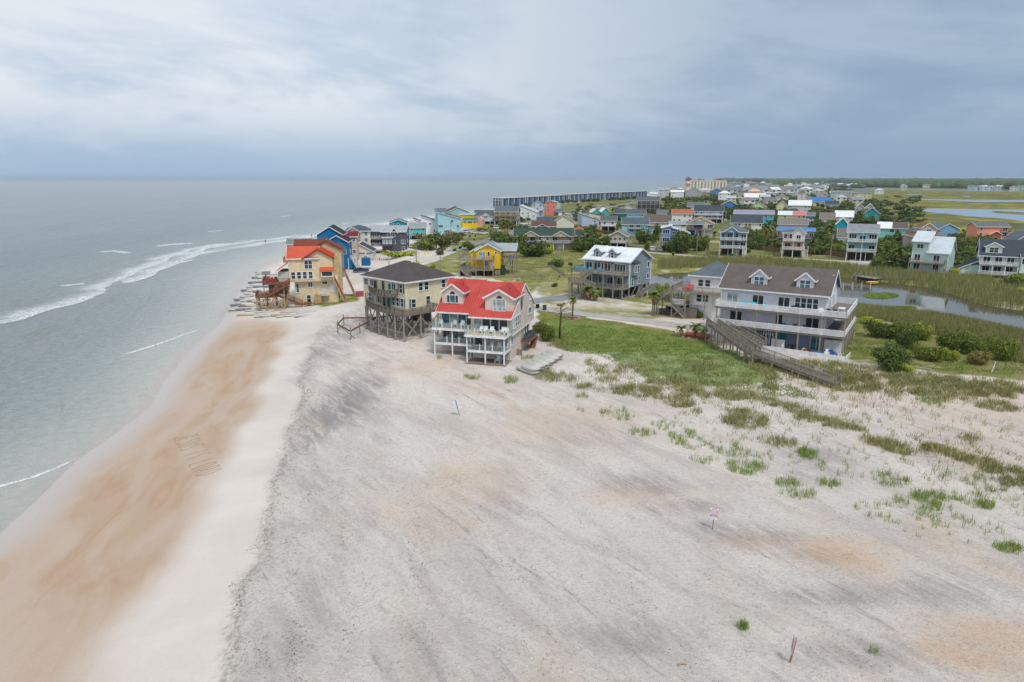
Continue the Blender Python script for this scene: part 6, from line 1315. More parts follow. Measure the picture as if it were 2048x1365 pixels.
def mint_house():
    MI = SID('C3DCD8'); RF = MET('D3DCE2'); x, y, _ = ground(1892, 549)
    h = House('mint_metal_roof_house', 'pale mint house with split white metal roof above the reed bank', x, y, R(-40)); e = zat(y, 507) - h.z0
    h.body(-9.6, 0, 0, 11.5, 0, e, MI); h.part('gable_wall', MB().prism([(0, e), (11.5, e), (5.2, e + 4.2)], 'x', -5.4, -.003), MI); h.gable(-5.4, 0, 0, 11.5, e, 4.2, 'x', RF, .4, WHITE, .6, ridge=.45)
    h.body(-9.6, -5.4, -.02, 9, e - .1, e + 3.0, MI, None, 0, 'upper_wall'); h.slope(-10, -5.1, -.5, 7, e + 2.9, e + 5.6, RF)
    for k in (0.2, 3.0): h.deck(-9.8, -.4, -2.6, -.03, k + .3, WOOD, 'flr', WOOD, 1, .2); h.wins('f', (-8, -3), -.03, k + 1.5, 1.5, 1.8, nx_=2, ny_=1, name='sliding_door')
    for xx in (-9.7, -6.5, -3.4, -.5): h.post(xx, -2.5, -.4, 3.2, WOOD, .2)
    h.win('f', -7.6, -.05, e + 1.6, 1.6, 1.2, 2, 1); h.win('r', 1.9, .03, e - 1.6, 2.2, 1.5, 3, 1); h.win('r', 5.2, .03, e + 1.4, .9, 1.4); h.win('r', .9, .03, 1.6, .8, 1.4); h.corner(-9.5, -.05, .05, 11.4, 0, e)
    h.label = h.o['label']; h.px, h.py, h.w, h.dep, h.x0, h.x1 = 1892, 549, 10, 12, -10, 0; HOUSES.append(h)
    x, y, _ = ground(1955, 553); MI2 = SID('CFE2DC'); RF = SHG('4A5159')
    h = House('mint_porch_house', 'big pale mint house with dark roof, dormer and two white porches at the right edge', x, y, R(-30)); e = zat(y, 510) - h.z0; L = 14
    h.body(0, L, 0, 12, .8, e, MI2, 'x', 4.0); h.gable(0, L, 0, 12, e, 4.0, 'x', RF, .5); h.dormer(3, 4.0, .6, 5.5, e + .3, e + 2.4, 1.2, MI2, RF, ww=2.0, wh=1.4, n=2)
    for z in (1.0, 3.7): h.deck(-.2, 9, -2.6, -.02, z, WOOD, 'flr', WHITE, 1.0, .16, bal=.07); h.wins('f', (1.6, 4.4, 7.2), -.03, z + 1.2, 1.6, 1.8, nx_=2, ny_=1, name='sliding_door')
    for xx in (0, 3, 6, 8.9): h.post(xx, -2.5, -.3, .8, WOOD, .22); h.post(xx, -2.5, 1, 3.5, WHITE, .18, 'post')
    h.body(9.4, L + .6, -1.8, 3, .8, e - .2, MI2, None, 0, 'bay'); h.slope(9.2, L + .9, -2.2, .5, e - .15, e + .6, RF); h.wins('f', (10.4, 12.6), -1.83, 5.0, 1.4, 1.5, nx_=2, ny_=1)
    h.part('gable_bay', MB().prism([(L - 3.5, e - .3), (L + 3.5, e - .3), (L, e + 3.4)], 'y', -.8, 4), MI2); h.gable(L - 3.5, L + 3.5, -.8, 4, e - .3, 3.7, 'y', RF, .4); h.wins('f', (L - .9, L + .9), -.83, e + .7, 1.3, 1.5, nx_=1, ny_=1)
    h.part('garage_wing', MB().prism([(-6.0, -.2), (-.02, -.2), (-.02, 3.2), (-2.0, 3.1), (-6.0, .9)], 'y', 1, 8), MI2); h.slope(-6.5, -.1, .5, 8.4, 1.0, 4.4, RF, 'x'); h.stair((-4, .6, 1.0), (-5.2, -1.6, 0), 1.2, WHITE)
    h.label = h.o['label']; h.px, h.py, h.w, h.dep, h.x0, h.x1 = 1990, 552, 16, 12, -6, L; HOUSES.append(h)
mint_house()
x, y, _ = ground(1768, 536); sh_ = House('garden_shed', 'small blue-grey shed with flat roof at the reed edge', x, y, R(-12), 'shed'); sh_.body(-1.9, 1.6, 0, 2.6, 0, 2.2, SID('7088A8')); sh_.slope(-2.1, 1.8, -.2, 2.8, 2.1, 2.5, SHG('767A7F')); sh_.win('f', .5, -.03, 1.0, .8, 1.7, 1, 1, PLA('647B9B'), None, 'door')
# distant houses
def far(name, label, xL, xR, yb, yE, yR, wall, roof, rt='x', st=2, wins=(), metal=False, **k): return HS(name, label, xL, xR, yb, yE, yR, 11, 0, wall, roof, rt, st, 0, (), wins, 0, metal=metal, **k)
FARS = [('white_dormer_house', 'white house with dormer in a white roof beyond dark shrubs', 1576, 1621, 424, 411, 401, 'C9CDD2', 'EEF0F0', 'x', 2, ('', 'w...ww'), True), ('blue_roof_house', 'pale yellow house under a vivid blue roof', 1623, 1659, 413, 404, 395, 'E6D898', '3F7FC9', 'x', 1, ('',), True),
 ('dark_roof_house', 'house with dark slate roof right of the vivid blue one', 1649, 1677, 418, 410, 402, 'C9C6BE', '4F545C', 'x', 1, ('',), False), ('grey_apartment', 'pale grey three-storey apartment house above the marsh', 1660, 1703, 402, 385, 382, 'C3CDD6', '8A929A', 'x', 3, ('ww.w', 'w.ww', 'ww.w'), False),
 ('yellow_grey_apartment', 'apartment house with a yellow corner above the marsh', 1706, 1742, 402, 386, 381, 'DCD0A0', '7A8087', 'h', 3, ('w.ww', 'w.ww', 'w.ww'), False), ('white_marsh_house', 'white balconied house standing alone at the marsh edge', 1749, 1767, 389, 381, 377, 'E3E6E6', 'C9CED2', 'h', 2, ('ww', 'ww'), False),
 ('lime_gable_house', 'pale lime-green gable under a brown roof', 1500, 1533, 423, 414, 404, 'CFE0B0', '7C6F66', 'y', 2, ('', '.ww.'), False), ('white_hall', 'large low house with wide white roof', 1488, 1530, 403, 395, 387, 'C6CCCB', 'F0F3F3', 'x', 1, ('.w.w.w',), True),
 ('peach_house', 'peach house peeping over the wide white roof', 1497, 1521, 393, 383, 378, 'F0CFA6', 'E9C79C', 'h', 2, ('', 'ww'), False), ('brown_eave_house', 'white house with brown eaves left of the wide white roof', 1474, 1495, 398, 386, 382, 'E3E4E4', '75605A', 'x', 2, ('w.', 'w.w'), False),
 ('white_double_dormer_house', 'white three-storey house with two small dormers on the wooded rise', 1436, 1460, 404, 387, 382, 'EDEEF0', 'E6EAEC', 'h', 3, ('w.', 'w.w', 'w.w'), False), ('yellow_low_house', 'low yellow house with brown roof on the wooded rise', 1398, 1418, 398, 389, 384, 'E8BE4E', '7A7068', 'h', 1, ('w.w',), False),
 ('white_box_house', 'boxy white house with white roof near the shore', 1341, 1367, 400, 385, 381, 'EEF0F1', 'F0F2F3', 'd', 3, ('w..w', 'w..w', 'w..'), True), ('grey_complex', 'grey gabled complex right of the boxy white house', 1370, 1402, 399, 384, 376, 'B3B6BA', '7F858B', 'y', 3, ('ww', 'w.w', 'ww'), False),
 ('white_shore_block', 'grey-white shore building with balconies', 1316, 1337, 396, 380, 375, 'C9CED2', 'A5ADB3', 'x', 3, ('ww', 'ww', 'ww'), False), ('white_low_block', 'low white building at the far beach', 1300, 1314, 396, 388, 385, 'E9ECEE', 'DFE3E6', 'x', 1, ('.',), False),
 ('tan_gable_house', 'tan gable with dark roof near the far hotel', 1338, 1356, 388, 378, 374, 'CDBEA0', '6A6560', 'y', 2, ('', 'w'), False), ('blue_gable_cottage', 'blue gable end under a wide tan roof', 1442, 1475, 416, 410, 402, '3F86BF', 'B9ADA0', 'y', 1, ('.',), False),
 ('cream_gable_cottage', 'cream gable left of the white dormered roof', 1552, 1574, 426, 412, 402, 'E3D6B4', '8A8078', 'y', 2, ('.w', '.w'), False), ('brown_tower_house', 'white and brown tower house among far trees', 1594, 1610, 404, 387, 382, 'DDD8D2', '7A6A62', 'h', 3, ('w', 'w', 'w'), False),
 ('peach_gable_cottage', 'peach gable under white roof, left of a pair', 1633, 1646, 398, 392, 388, 'E3C6A4', 'EDEFEF', 'y', 1, ('.',), True), ('white_gable_cottage', 'white gable under white roof, right of a pair', 1647, 1658, 398, 392, 388, 'DDE5E6', 'EDEFEF', 'y', 1, ('.',), True),
 ('grey_slope_house', 'grey house with striped sloping roof left of the vivid blue roof', 1604, 1625, 404, 396, 389, 'B5B9BE', '9DA3A8', 's', 2, ('', 'w'), False), ('blue_shutter_house', 'grey house with blue gable near the yellow low house', 1420, 1445, 394, 383, 377, '5F86B0', '8C939A', 'y', 2, ('w', 'w'), False),
 ('tan_ridge_house', 'tan roofed house behind the grey loft house', 1408, 1421, 421, 411, 405, 'D6CBB4', 'A89B8A', 'y', 1, ('.',), False), ('white_gull_house', 'white house at the foot of the hotel', 1402, 1420, 390, 381, 377, 'D9DEE2', 'C3C9CF', 'x', 2, ('ww', 'w'), False),
 ('sand_cottage', 'sand-coloured cottage right of the green-roofed house', 1150, 1164, 470, 460, 453, 'C9BCA8', 'A56B50', 'h', 1, ('w',), False), ('slate_garage', 'slate garage beside the coral tower', 1113, 1128, 432, 424, 419, '4F6E90', '626970', 'x', 1, ('g',), False)]
for r in FARS: far(r[0], r[1], *r[2:])
# blue townhouse rows by the sea: eight blocks of four tall bays
def condo_rows():
    BL = PLA('3F6690'); TR = PLA('E3E4DF'); RFm = PLA('C9C4BA'); A = Vector((-10, 735)); B = Vector((208, 1068)); d = (B - A).normalized(); yaw = math.atan2(d.y, d.x)
    n = 8; Ls = (B - A).length / n
    names = ['nearest', 'second', 'third', 'fourth', 'fifth', 'sixth', 'seventh', 'farthest']
    for i in range(n):
        p = A + d * Ls * i; o = House('townhouse_block', 'blue three-storey seaside townhouse block, %s in the long row' % names[i], p.x, p.y, yaw, 'apartment block', group='blue townhouse row'); L = Ls - 5; H_ = 9.6 - i * .05
        o.body(0, L, 0, 12, 0, H_, BL); o.box('roof', -.6, L + .6, -1.0, 13.6, H_, H_ + .5, RFm)
        for k in range(5): o.box('party_wall', L * k / 4 - .22, L * k / 4 + .22, -.7, -.003, 0, H_ - .02, TR)
        for k in range(4):
            o.box('stair_bay', L * (k + .12) / 4, L * (k + .42) / 4, -.4, -.003, 0, H_ - .3, PLA('2F4F72'))
            for st in range(3): o.win('f', L * (k + .7) / 4, -.03, 1.6 + st * 3.1, 1.6, 1.5, 2, 1)
        for st in range(3):
            dk = o.box('balcony', -1.9, -.003, .4, 11.6, .9 + st * 3.0, 1.1 + st * 3.0, TR); o.part('railing', MB().box(-1.9, -1.82, .4, 11.6, 1.9 + st * 3, 2.0 + st * 3), TR, dk)
            for u in (2.4, 6, 9.6): o.win('l', u, -.03, 2.2 + st * 3.0, 1.6, 1.9, 2, 1)
        for u in (.5, 4.2, 7.9, 11.5): o.post(-1.8, u, 0, H_, TR, .3, 'post')
condo_rows()
def hotel():
    CRm = PLA('EDE2CC'); RD = PLA('8C3A34'); x, y, _ = ground(1412, 386); h = House('resort_hotel', 'tall cream resort hotel with dark red roof pavilions on the far shore', x, y, R(-4), 'hotel'); e = zat(y, 362.5) - h.z0; w = 78 * zc_of(y, 2) / F
    h.body(-w * .42, w * .5, 0, 22, 0, e, CRm); h.body(-w * .5, -w * .42 - .01, -2, 24, 0, e * .98, CRm, None, 0, 'end_wall'); h.box('parapet', -w * .42, w * .5, -.5, -.003, e - 1, e + 1.2, PLA('E9DEC9'))
    h.body(-w * .5, -w * .38, 2, 18, e, e + 5, PLA('6F8296'), None, 0, 'penthouse'); h.hip(-w * .5, -w * .38, 2, 18, e + 5, 3, RD, 1.2)
    for c_, ww in ((-.17, .11), (.34, .13), (-.3, .05), (-.06, .04)): h.hip(w * (c_ - ww / 2), w * (c_ + ww / 2), 1, 16, e + .3, 4.5 if ww > .1 else 3, RD, 1.0)
    h.hip(-w * .54, -w * .42, -4, 10, e * .72, 3, RD, .5); st = 8
    for k in range(st):
        for i in range(11):
            if i in (3, 8) and k == st - 1: continue
            h.win('f', -w * .40 + w * .89 * (i + .5) / 11, -.03, e * (k + .55) / st, 3.4 if i % 2 else 2.4, 1.9, 2, 1, fr=.25)
    for i in range(5): h.box('pier', -w * .42 + w * .92 * i / 4 - .8, -w * .42 + w * .92 * i / 4 + .8, -.9, -.003, 0, e, PLA('E3D6BE'))
hotel()
for i, (a_, b_, yb, yE, c_) in enumerate(((1452, 1466, 382, 367, 'A9B4C0'), (1467, 1481, 381, 367, '9AA7B6'))): far('grey_tower_block', ('light' if i == 0 else 'darker') + ' grey apartment block right of the hotel', a_, b_, yb, yE, yE - 2, c_, '8A929C', 'f', 5, ('www', 'www', 'www', 'www', 'www'))
rs = random.Random(11); FC = ['F0F2F3', 'E3E6E8', 'D9D4C8', 'C9D3DC', 'E9DCC0', 'C6CBD0', 'DDE3E3', 'D9C3B0', 'B9C9D3']; FR = ['8A929A', 'B9BEC3', '7C7A78', 'E3E6E8', '94776A', '6F7780']
def farhouse(px, py, sc, label, group):
    x, y, z = ground(px, py); h = House('far_house', label, x, y, rs.uniform(-.5, .3), 'house', group=group); w = rs.uniform(10, 18) * sc; d = rs.uniform(9, 13) * sc; e = rs.uniform(6, 9) * sc; wc = rs.choice(FC); c_ = PLA(wc); r_ = PLA(rs.choice(FR))
    q = rs.random() < .5; h.o['label'] = label.replace('pale ', '').replace('house', {'F0F2F3': 'bright white', 'E3E6E8': 'white', 'D9D4C8': 'sand-coloured', 'C9D3DC': 'pale blue', 'E9DCC0': 'cream', 'C6CBD0': 'light grey', 'DDE3E3': 'off-white', 'D9C3B0': 'peach', 'B9C9D3': 'blue-grey'}[wc] + (' gabled house' if q else ' hip-roofed house'), 1)
    if q: h.body(-w / 2, w / 2, 0, d, 0, e, c_, 'x', 3 * sc); h.gable(-w / 2, w / 2, 0, d, e, 3 * sc, 'x', r_, .5)
    else: h.body(-w / 2, w / 2, 0, d, 0, e, c_); h.hip(-w / 2, w / 2, 0, d, e, 3 * sc, r_, .5)
    for k in range(2):
        for u in (-.28, .28): h.win('f', w * u, -.03, e * (k + .55) / 2, w * .22, e * .24, 2, 1)
for i in range(105): farhouse(rs.uniform(1452, 1650), rs.uniform(366, 393) , 1.3, 'small pale house among the trees of the far town', 'far town houses')
k = 0
while k < 26:
    px, py = rs.uniform(1450, 1720), rs.uniform(393, 414); x, y, z = ground(px, py)
    if any(math.hypot(x - q.x, y - q.y) < 20 for q in HOUSES): k += .25; continue
    k += 1; farhouse(px, py, .85, 'small house half hidden among the dark town shrubs', 'half-hidden town cottages')
for i in range(16): farhouse(1648 + i * 4.6 + rs.uniform(-2, 2), 373 + rs.uniform(-1, 1.5) + i * .15, 1.15, 'small house across the sound at the open water', 'houses across the sound')
for i in range(5): farhouse(1806 + i * 3 + rs.uniform(-1, 1) if i < 2 else 1845 + i * 4, 376.5, 1.1, 'lone pale house on the wooded mainland shore', 'lone mainland houses')
for i in range(16): farhouse(1946 + i * 6.6 + rs.uniform(-2, 2), 380 + rs.uniform(-1.5, .8), 1.05, 'pale house in the cluster on the mainland shore at right', 'mainland house cluster')

# ------------------------------------------------------------------ shrubs, trees and palms
for hh, lab in ((HRED, 'red-roofed duplex'), (HCREAM, 'cream stilt house'), (HTAN, 'tan duplex'), (HGREY, 'long grey house'), (HWHITE, 'white pond house'), (HMETAL, 'metal-roofed house'), (HYEL, 'yellow stilt house')): hh.short = lab
rg = np.random.RandomState(5)
def leafcloud(n, lobes, leaf, seed, flat=.75):
    r = np.random.RandomState(seed); P = []; T = []
    L = [(r.uniform(-.55, .55), r.uniform(-.55, .55), r.uniform(.28, .80), r.uniform(.24, .40)) for _ in range(lobes)] + [(0, 0, .45, .42)]
    for i in range(n):
        x, y, z, q = L[r.randint(len(L))]; d = r.normal(size=3); d /= np.linalg.norm(d); rad = q * (r.uniform(.70, 1.05) if r.uniform() < .86 else r.uniform(1.05, 1.32))
        c = np.array([x, y, z]) + d * rad * np.array([1, 1, flat])
        if c[2] < .05: c[2] = r.uniform(.05, .25)
        u = np.cross(d + r.normal(size=3) * .5, r.normal(size=3)); u /= np.linalg.norm(u) + 1e-9; v = np.cross(d + r.normal(size=3) * .4, u); v /= np.linalg.norm(v) + 1e-9
        s = leaf * r.uniform(.6, 1.4); P += [c - u * s, c - v * s * .6, c + u * s, c + v * s * .6]; T += [r.uniform(0, 1)] * 4
    return np.array(P), np.arange(4 * n).reshape(-1, 4), np.array(T)
LEAFM = [mat('leaf_dark', '52652B', .6, 'leaf'), mat('leaf_mid', '6B7C31', .6, 'leaf'), mat('leaf_bright', '95A33C', .6, 'leaf'), mat('leaf_olive', '757444', .6, 'leaf')]
CROWN = {}
for lod, n, leaf in (('near', 4200, .040), ('mid', 1300, .065), ('far', 420, .12)):
    CROWN[lod] = []
    for k in range(4):
        p, f, t_ = leafcloud(n, 7 + k, leaf, 20 + k, .8); me = raw('foliage_%s' % lod, p, f); fattr(me, 'tone', t_); me.materials.append(LEAFM[0]); CROWN[lod].append(me)
STEM = MB(); STEM.tube([(0, 0, -.05), (.02, 0, .25), (-.03, .02, .55)], [.05, .04, .02], 6); STEM.tube([(0, 0, .1), (.25, .1, .5)], [.03, .015], 5); STEM.tube([(0, 0, .12), (-.2, -.18, .5)], [.03, .015], 5)
STEM = STEM.mesh('stem'); STEM.materials.append(mat('bark', '5E5248', .9, 'wood'))
PLANTS = []
def shrub(px, py, wpx, hpx, tone, label=None, group=None, name='shrub', trunk='stem', world=None, w=None, hm=None):
    x, y, z = world if world else ground(px, py)
    zc = zc_of(y, z); w = w or wpx * zc / F; hm = hm or hpx * zc / F
    lod = 'near' if zc < 190 else 'mid' if zc < 420 else 'far'
    o = thing(name, label or '', 'shrub' if name == 'shrub' else 'tree', (x, y, z - .05), rg.uniform(0, 6.28), group)
    cr = link('foliage' if name == 'shrub' else 'crown', CROWN[lod][rg.randint(4)], None, o, (0, 0, -.10 * hm), None, (w / 1.6, w / 1.6, hm * 1.06)); matobj(cr, LEAFM[tone])
    link(trunk, STEM, None, o, None, None, (w * .5, w * .5, hm))
    PLANTS.append((o, px, py, w, hm, tone, y)); return o
# named ones near the houses: (px, py of the foot, width px, height px, tone)
S1 = [(1782, 742, 84, 54, 0, 'dark round shrub with dry twigs beside the picket fence'), (1766, 677, 64, 38, 0, 'dark shrub at the back left of the bushes right of the grey house'), (1815, 697, 46, 46, 0, 'dark upright shrub in the middle of the bushes right of the grey house'), (1846, 678, 58, 34, 2, 'bright shrub behind the middle of the bush group'),
      (1852, 722, 54, 34, 1, 'mid-green shrub in front of the middle of the bush group'), (1905, 705, 74, 50, 0, 'large dark shrub right of the middle of the bush group'), (1900, 722, 30, 30, 2, 'small round tree-like shrub standing on the bright lawn'), (1958, 728, 46, 32, 3, 'olive wispy shrub at the right end of the bright lawn'),
      (1945, 700, 40, 40, 1, 'mid-green shrub behind the olive wispy one'), (1998, 722, 46, 52, 1, 'upright green shrub at the far right end of the bush group'), (1860, 660, 44, 14, 0, 'low dark shrub by the reeds behind the bush group'), (1810, 745, 40, 22, 2, 'low bright shrub at the foot of the dark round one'),
      (1740, 650, 50, 18, 2, 'low bright bush right of the grey house porches'), (2030, 572, 70, 30, 1, 'dark green bush on the far pond bank at the right edge'), (2048, 590, 30, 16, 2, 'bright bush on the far pond bank at the right edge'), (1910, 551, 28, 16, 2, 'bright yellow-green bush below the mint metal-roofed house'),
      (1092, 680, 52, 38, 1, 'dense green bush against the right wall of the red-roofed duplex'), (1325, 592, 26, 30, 2, 'bright green bush right of the metal-roofed house'), (1172, 595, 10, 26, 1, 'green bush under the left deck of the metal-roofed house'), (1400, 636, 26, 16, 1, 'green bush at the foot of the white pond house'),
      (1110, 534, 34, 18, 0, 'dark round bush alone in the meadow'), (1141, 532, 12, 9, 1, 'small bush right of the lone round meadow bush'), (1108, 574, 14, 9, 0, 'small dark bush in the grass behind the red roof'), (865, 541, 12, 12, 1, 'small round bush left of the yellow stilt house'), (1118, 555, 4, 4, 0, 'tiny dark bush on the meadow'),
      (1065, 512, 76, 34, 0, 'dark bush mass in front of the green-roofed house'), (1030, 505, 50, 40, 0, 'dark tall bush right behind the yellow stilt house'), (1000, 500, 40, 30, 0, 'dark bush above the yellow stilt house roof'), (1095, 508, 30, 22, 2, 'bright-topped bush by the red car'), (990, 482, 44, 22, 0, 'dark bush at the bend of the road'), (1050, 490, 40, 24, 0, 'dark bush at the left end of the green-roofed house'),
      (1180, 500, 70, 40, 0, 'large dark bush left of the porch gable house'), (1160, 505, 34, 26, 0, 'dark bush beside the green-roofed house stair'), (1210, 500, 30, 34, 0, 'dark bush touching the porch gable house'), (1290, 488, 50, 32, 0, 'dark bush between the porch gable and blue houses'), (1310, 470, 36, 20, 0, 'dark bush behind the blue shed-roofed house'), (1295, 500, 16, 20, 1, 'green bush near the two parked cars'),
      (1368, 506, 60, 46, 0, 'large dark bush in front of the blue shed-roofed house'), (1400, 502, 40, 36, 0, 'dark bush right of the blue shed-roofed house'), (1345, 505, 34, 34, 0, 'dark bush close to the blue shed-roofed house wall'), (1510, 492, 36, 26, 0, 'dark rounded bush between the arcade and pink houses'), (1494, 506, 14, 10, 0, 'small round bush by the arcade house steps'), (1525, 480, 30, 18, 1, 'green bush behind the lawn beside the arcade house'),
      (860, 500, 60, 30, 0, 'dark bush left of the sand road'), (885, 498, 44, 34, 0, 'dark bush against the road bins'), (900, 490, 36, 28, 3, 'olive bush near the road bins'), (838, 500, 46, 22, 1, 'green bush by the yellow poles'), (880, 510, 24, 18, 3, 'small olive bush at the road edge'), (850, 482, 40, 18, 3, 'olive bush behind the blue parked car'), (915, 480, 30, 16, 1, 'green bush across the road from the bins'), (940, 500, 30, 18, 0, 'dark bush behind the yellow stilt house deck'),
      (800, 515, 60, 14, 2, 'low green growth on the sand mound'), (965, 462, 40, 10, 2, 'low green hedge by the white parked cars'), (1010, 455, 30, 12, 1, 'green bush right of the white parked cars')]
for px, py, w, hgt, tn, lab in S1: shrub(px, py, w, hgt, tn, lab)
# bushes and trees of the town, placed between the houses
def infoot(x, y, pad=2.0):
    for h in HOUSES:
        dx, dy = x - h.x, y - h.y; c, s = math.cos(h.yaw), math.sin(h.yaw); u, v = dx * c + dy * s, -dx * s + dy * c
        if h.x0 - pad < u < h.x1 + pad and -4 - pad < v < h.dep + pad: return True
    return False
rt_ = random.Random(4); n_ = 0
regions = [((1330, 400, 1580, 442), 70, (5, 10), (3, 6)), ((1480, 440, 1560, 500), 14, (4, 7), (3, 4.5)), ((1560, 400, 1760, 450), 46, (6, 11), (3.5, 6)), ((1620, 450, 1690, 510), 22, (4, 7), (3, 5)), ((1755, 462, 1860, 540), 26, (4, 8), (2.5, 5)), ((1900, 470, 1960, 545), 16, (4, 8), (2.5, 4.5)), ((1150, 410, 1340, 470), 30, (4, 7), (2.5, 4)), ((1000, 415, 1060, 460), 10, (4, 7), (2.5, 4)), ((1330, 380, 1480, 402), 34, (8, 14), (4, 7)), ((1480, 376, 1700, 402), 50, (9, 16), (5, 8)), ((1760, 395, 1840, 450), 12, (7, 12), (3, 5)), ((1950, 485, 2040, 500), 8, (5, 8), (3, 4))]
for (a, b, c, d), n, wr, hr in regions:
    k = 0; tries = 0
    while k < n and tries < n * 12:
        tries += 1; px, py = rt_.uniform(a, c), rt_.uniform(b, d); x, y, z = ground(px, py)
        if infoot(x, y): continue
        k += 1; w_, h_ = rt_.uniform(*wr), rt_.uniform(*hr); big_ = h_ > 4.4
        shrub(px, py, 0, 0, rt_.choice((0, 0, 0, 1, 1, 3)), None, 'town trees' if big_ else 'town shrubs', 'tree' if big_ else 'shrub', 'trunk' if big_ else 'stem', (x, y, z), w_, h_)
# continuous maritime thicket between them
TP = []; TF = []; TT = []; base = [leafcloud(150, 5, .15, 60 + k, .8) for k in range(5)]; k = 0; off = 0
for (a, b, c, d), n, wr_, hr_ in regions + [((1340, 385, 1480, 402), 60, (8, 13), (3, 6)), ((1480, 378, 1700, 402), 60, (9, 15), (4, 7))]:
    j = 0; tries = 0
    while j < n * 4.6 and tries < n * 34:
        tries += 1; x, y, z = ground(rt_.uniform(a, c), rt_.uniform(b, d))
        if infoot(x, y, 1.0): continue
        j += 1; p, f, t_ = base[rt_.randrange(5)]; w_ = rt_.uniform(*wr_) * .62; hh = rt_.uniform(*hr_) * .72; an = rt_.uniform(0, 6.28); ca, sa = math.cos(an), math.sin(an)
        TP.append(np.stack([(p[:, 0] * ca - p[:, 1] * sa) * w_ + x, (p[:, 0] * sa + p[:, 1] * ca) * w_ + y, p[:, 2] * hh + z - .1], 1)); TF.append(f + off); TT.append(t_ * .7 + rt_.uniform(0, .3)); off += len(p)
for q in range(70):     # scrub in front of the townhouse row
    u = rt_.random(); x, y = -10 + 218 * u + rt_.uniform(6, 16), 735 + 333 * u - rt_.uniform(5, 14); z = gzs(x, y); p, f, t_ = base[rt_.randrange(5)]; w_, hh = rt_.uniform(3, 6), rt_.uniform(1.6, 4.5)
    TP.append(np.stack([p[:, 0] * w_ + x, p[:, 1] * w_ + y, p[:, 2] * hh + z], 1)); TF.append(f + off); TT.append(t_); off += len(p)
me = raw('town_thicket', np.concatenate(TP), np.concatenate(TF), LEAFM[0]); fattr(me, 'tone', np.concatenate(TT)); kind(link('town_thicket', me), 'stuff', 'low dark maritime thicket filling the gaps between the houses')
# labels for those: by the nearest house and the side of it
for hh in (HRED, HCREAM, HTAN, HGREY, HWHITE, HMETAL, HYEL): pass
ref = [(h.px, h.py, ' '.join(h.label.split()[:5])) for h in HOUSES]
seen = {}
TN = ['dark green', 'mid-green', 'bright green', 'olive green']
cand = [p for p in PLANTS if not p[0]['label']]
for o, px, py, w_, h_, tn, y in cand:
    r = min(ref, key=lambda q: (q[0] - px) ** 2 + (2.5 * (q[1] - py)) ** 2); nm = o.name.split('.')[0]
    rel = 'behind' if py < r[1] - 9 else 'in front of' if py > r[1] + 9 else 'left of' if px < r[0] else 'right of'
    words = r[2].split()
    while words and words[-1] in ('with', 'and', 'of', 'the', 'under', 'over', 'by', 'a', 'in', 'beside', 'two', 'behind', 'near', 'on', 'above', 'right', 'left', 'half', 'at'): words.pop()
    seen.setdefault((nm, rel, r[2], tn), []).append((o, h_, px, '%s %s %s the %s' % (TN[tn], nm, rel, ' '.join(words))))
for key, l in seen.items():
    l.sort(key=lambda q: q[2])
    if len(l) == 1: l[0][0]['label'] = l[0][3]
    elif len(l) == 2: l[0][0]['label'] = 'left one of two: ' + l[0][3]; l[1][0]['label'] = 'right one of two: ' + l[1][3]
    else:
        for i, q in enumerate(l): q[0]['label'] = ('leftmost ' if i == 0 else 'rightmost ' if i == len(l) - 1 else 'middle ') + q[3]

def m_frond():
    m = MB(); n = 7
    for i in range(n):
        a0, a1 = i / n, (i + 1) / n; f = lambda u: (u, 0, .22 * math.sin(u * 2.4) - .55 * u * u)
        p, q = f(a0), f(a1); wd = .20 * math.sin(min(1, a0 + .15) * math.pi) + .03
        for s in (-1, 1): m.poly([p, q, (q[0] + .06, s * wd, q[2] - .10), (p[0] + .05, s * wd * .9, p[2] - .10)])
    return m
FROND = m_frond().mesh('frond'); fattr(FROND, 'tone', np.random.uniform(0, 1, len(FROND.vertices))); PALMM = mat('palm_frond', '5F7434', .55, 'leaf'); FROND.materials.append(PALMM); DEADM = mat('dry_frond', '9A8256', .8, 'leaf')
PTR = MB().tube([(0, 0, -.1), (.03, 0, .3), (-.02, .02, .65), (0, 0, 1)], [.5, .42, .40, .46], 9).mesh('trunk'); PTR.materials.append(mat('palm_bark', '7C6E5E', .95, 'wood'))
def palm(px, py, hpx, rpx, label, n=16, dead=5):
    x, y, z = ground(px, py); zc = zc_of(y, z); ht = hpx * zc / F; r = rpx * zc / F
    o = thing('palm_tree', label, 'palm', (x, y, z), rg.uniform(0, 6.28), 'cabbage palms'); link('trunk', PTR, None, o, None, None, (.42, .42, ht - r * .35))
    for i in range(n + dead):
        a = i * 2.399; el = rg.uniform(-.1, .95) if i < n else rg.uniform(-1.2, -.6)
        f = link('frond', FROND, None, o, (0, 0, ht - r * .35), (0, -el, a), (r * rg.uniform(.85, 1.15), r * 1.1, r)); 
        if i >= n: matobj(f, DEADM)
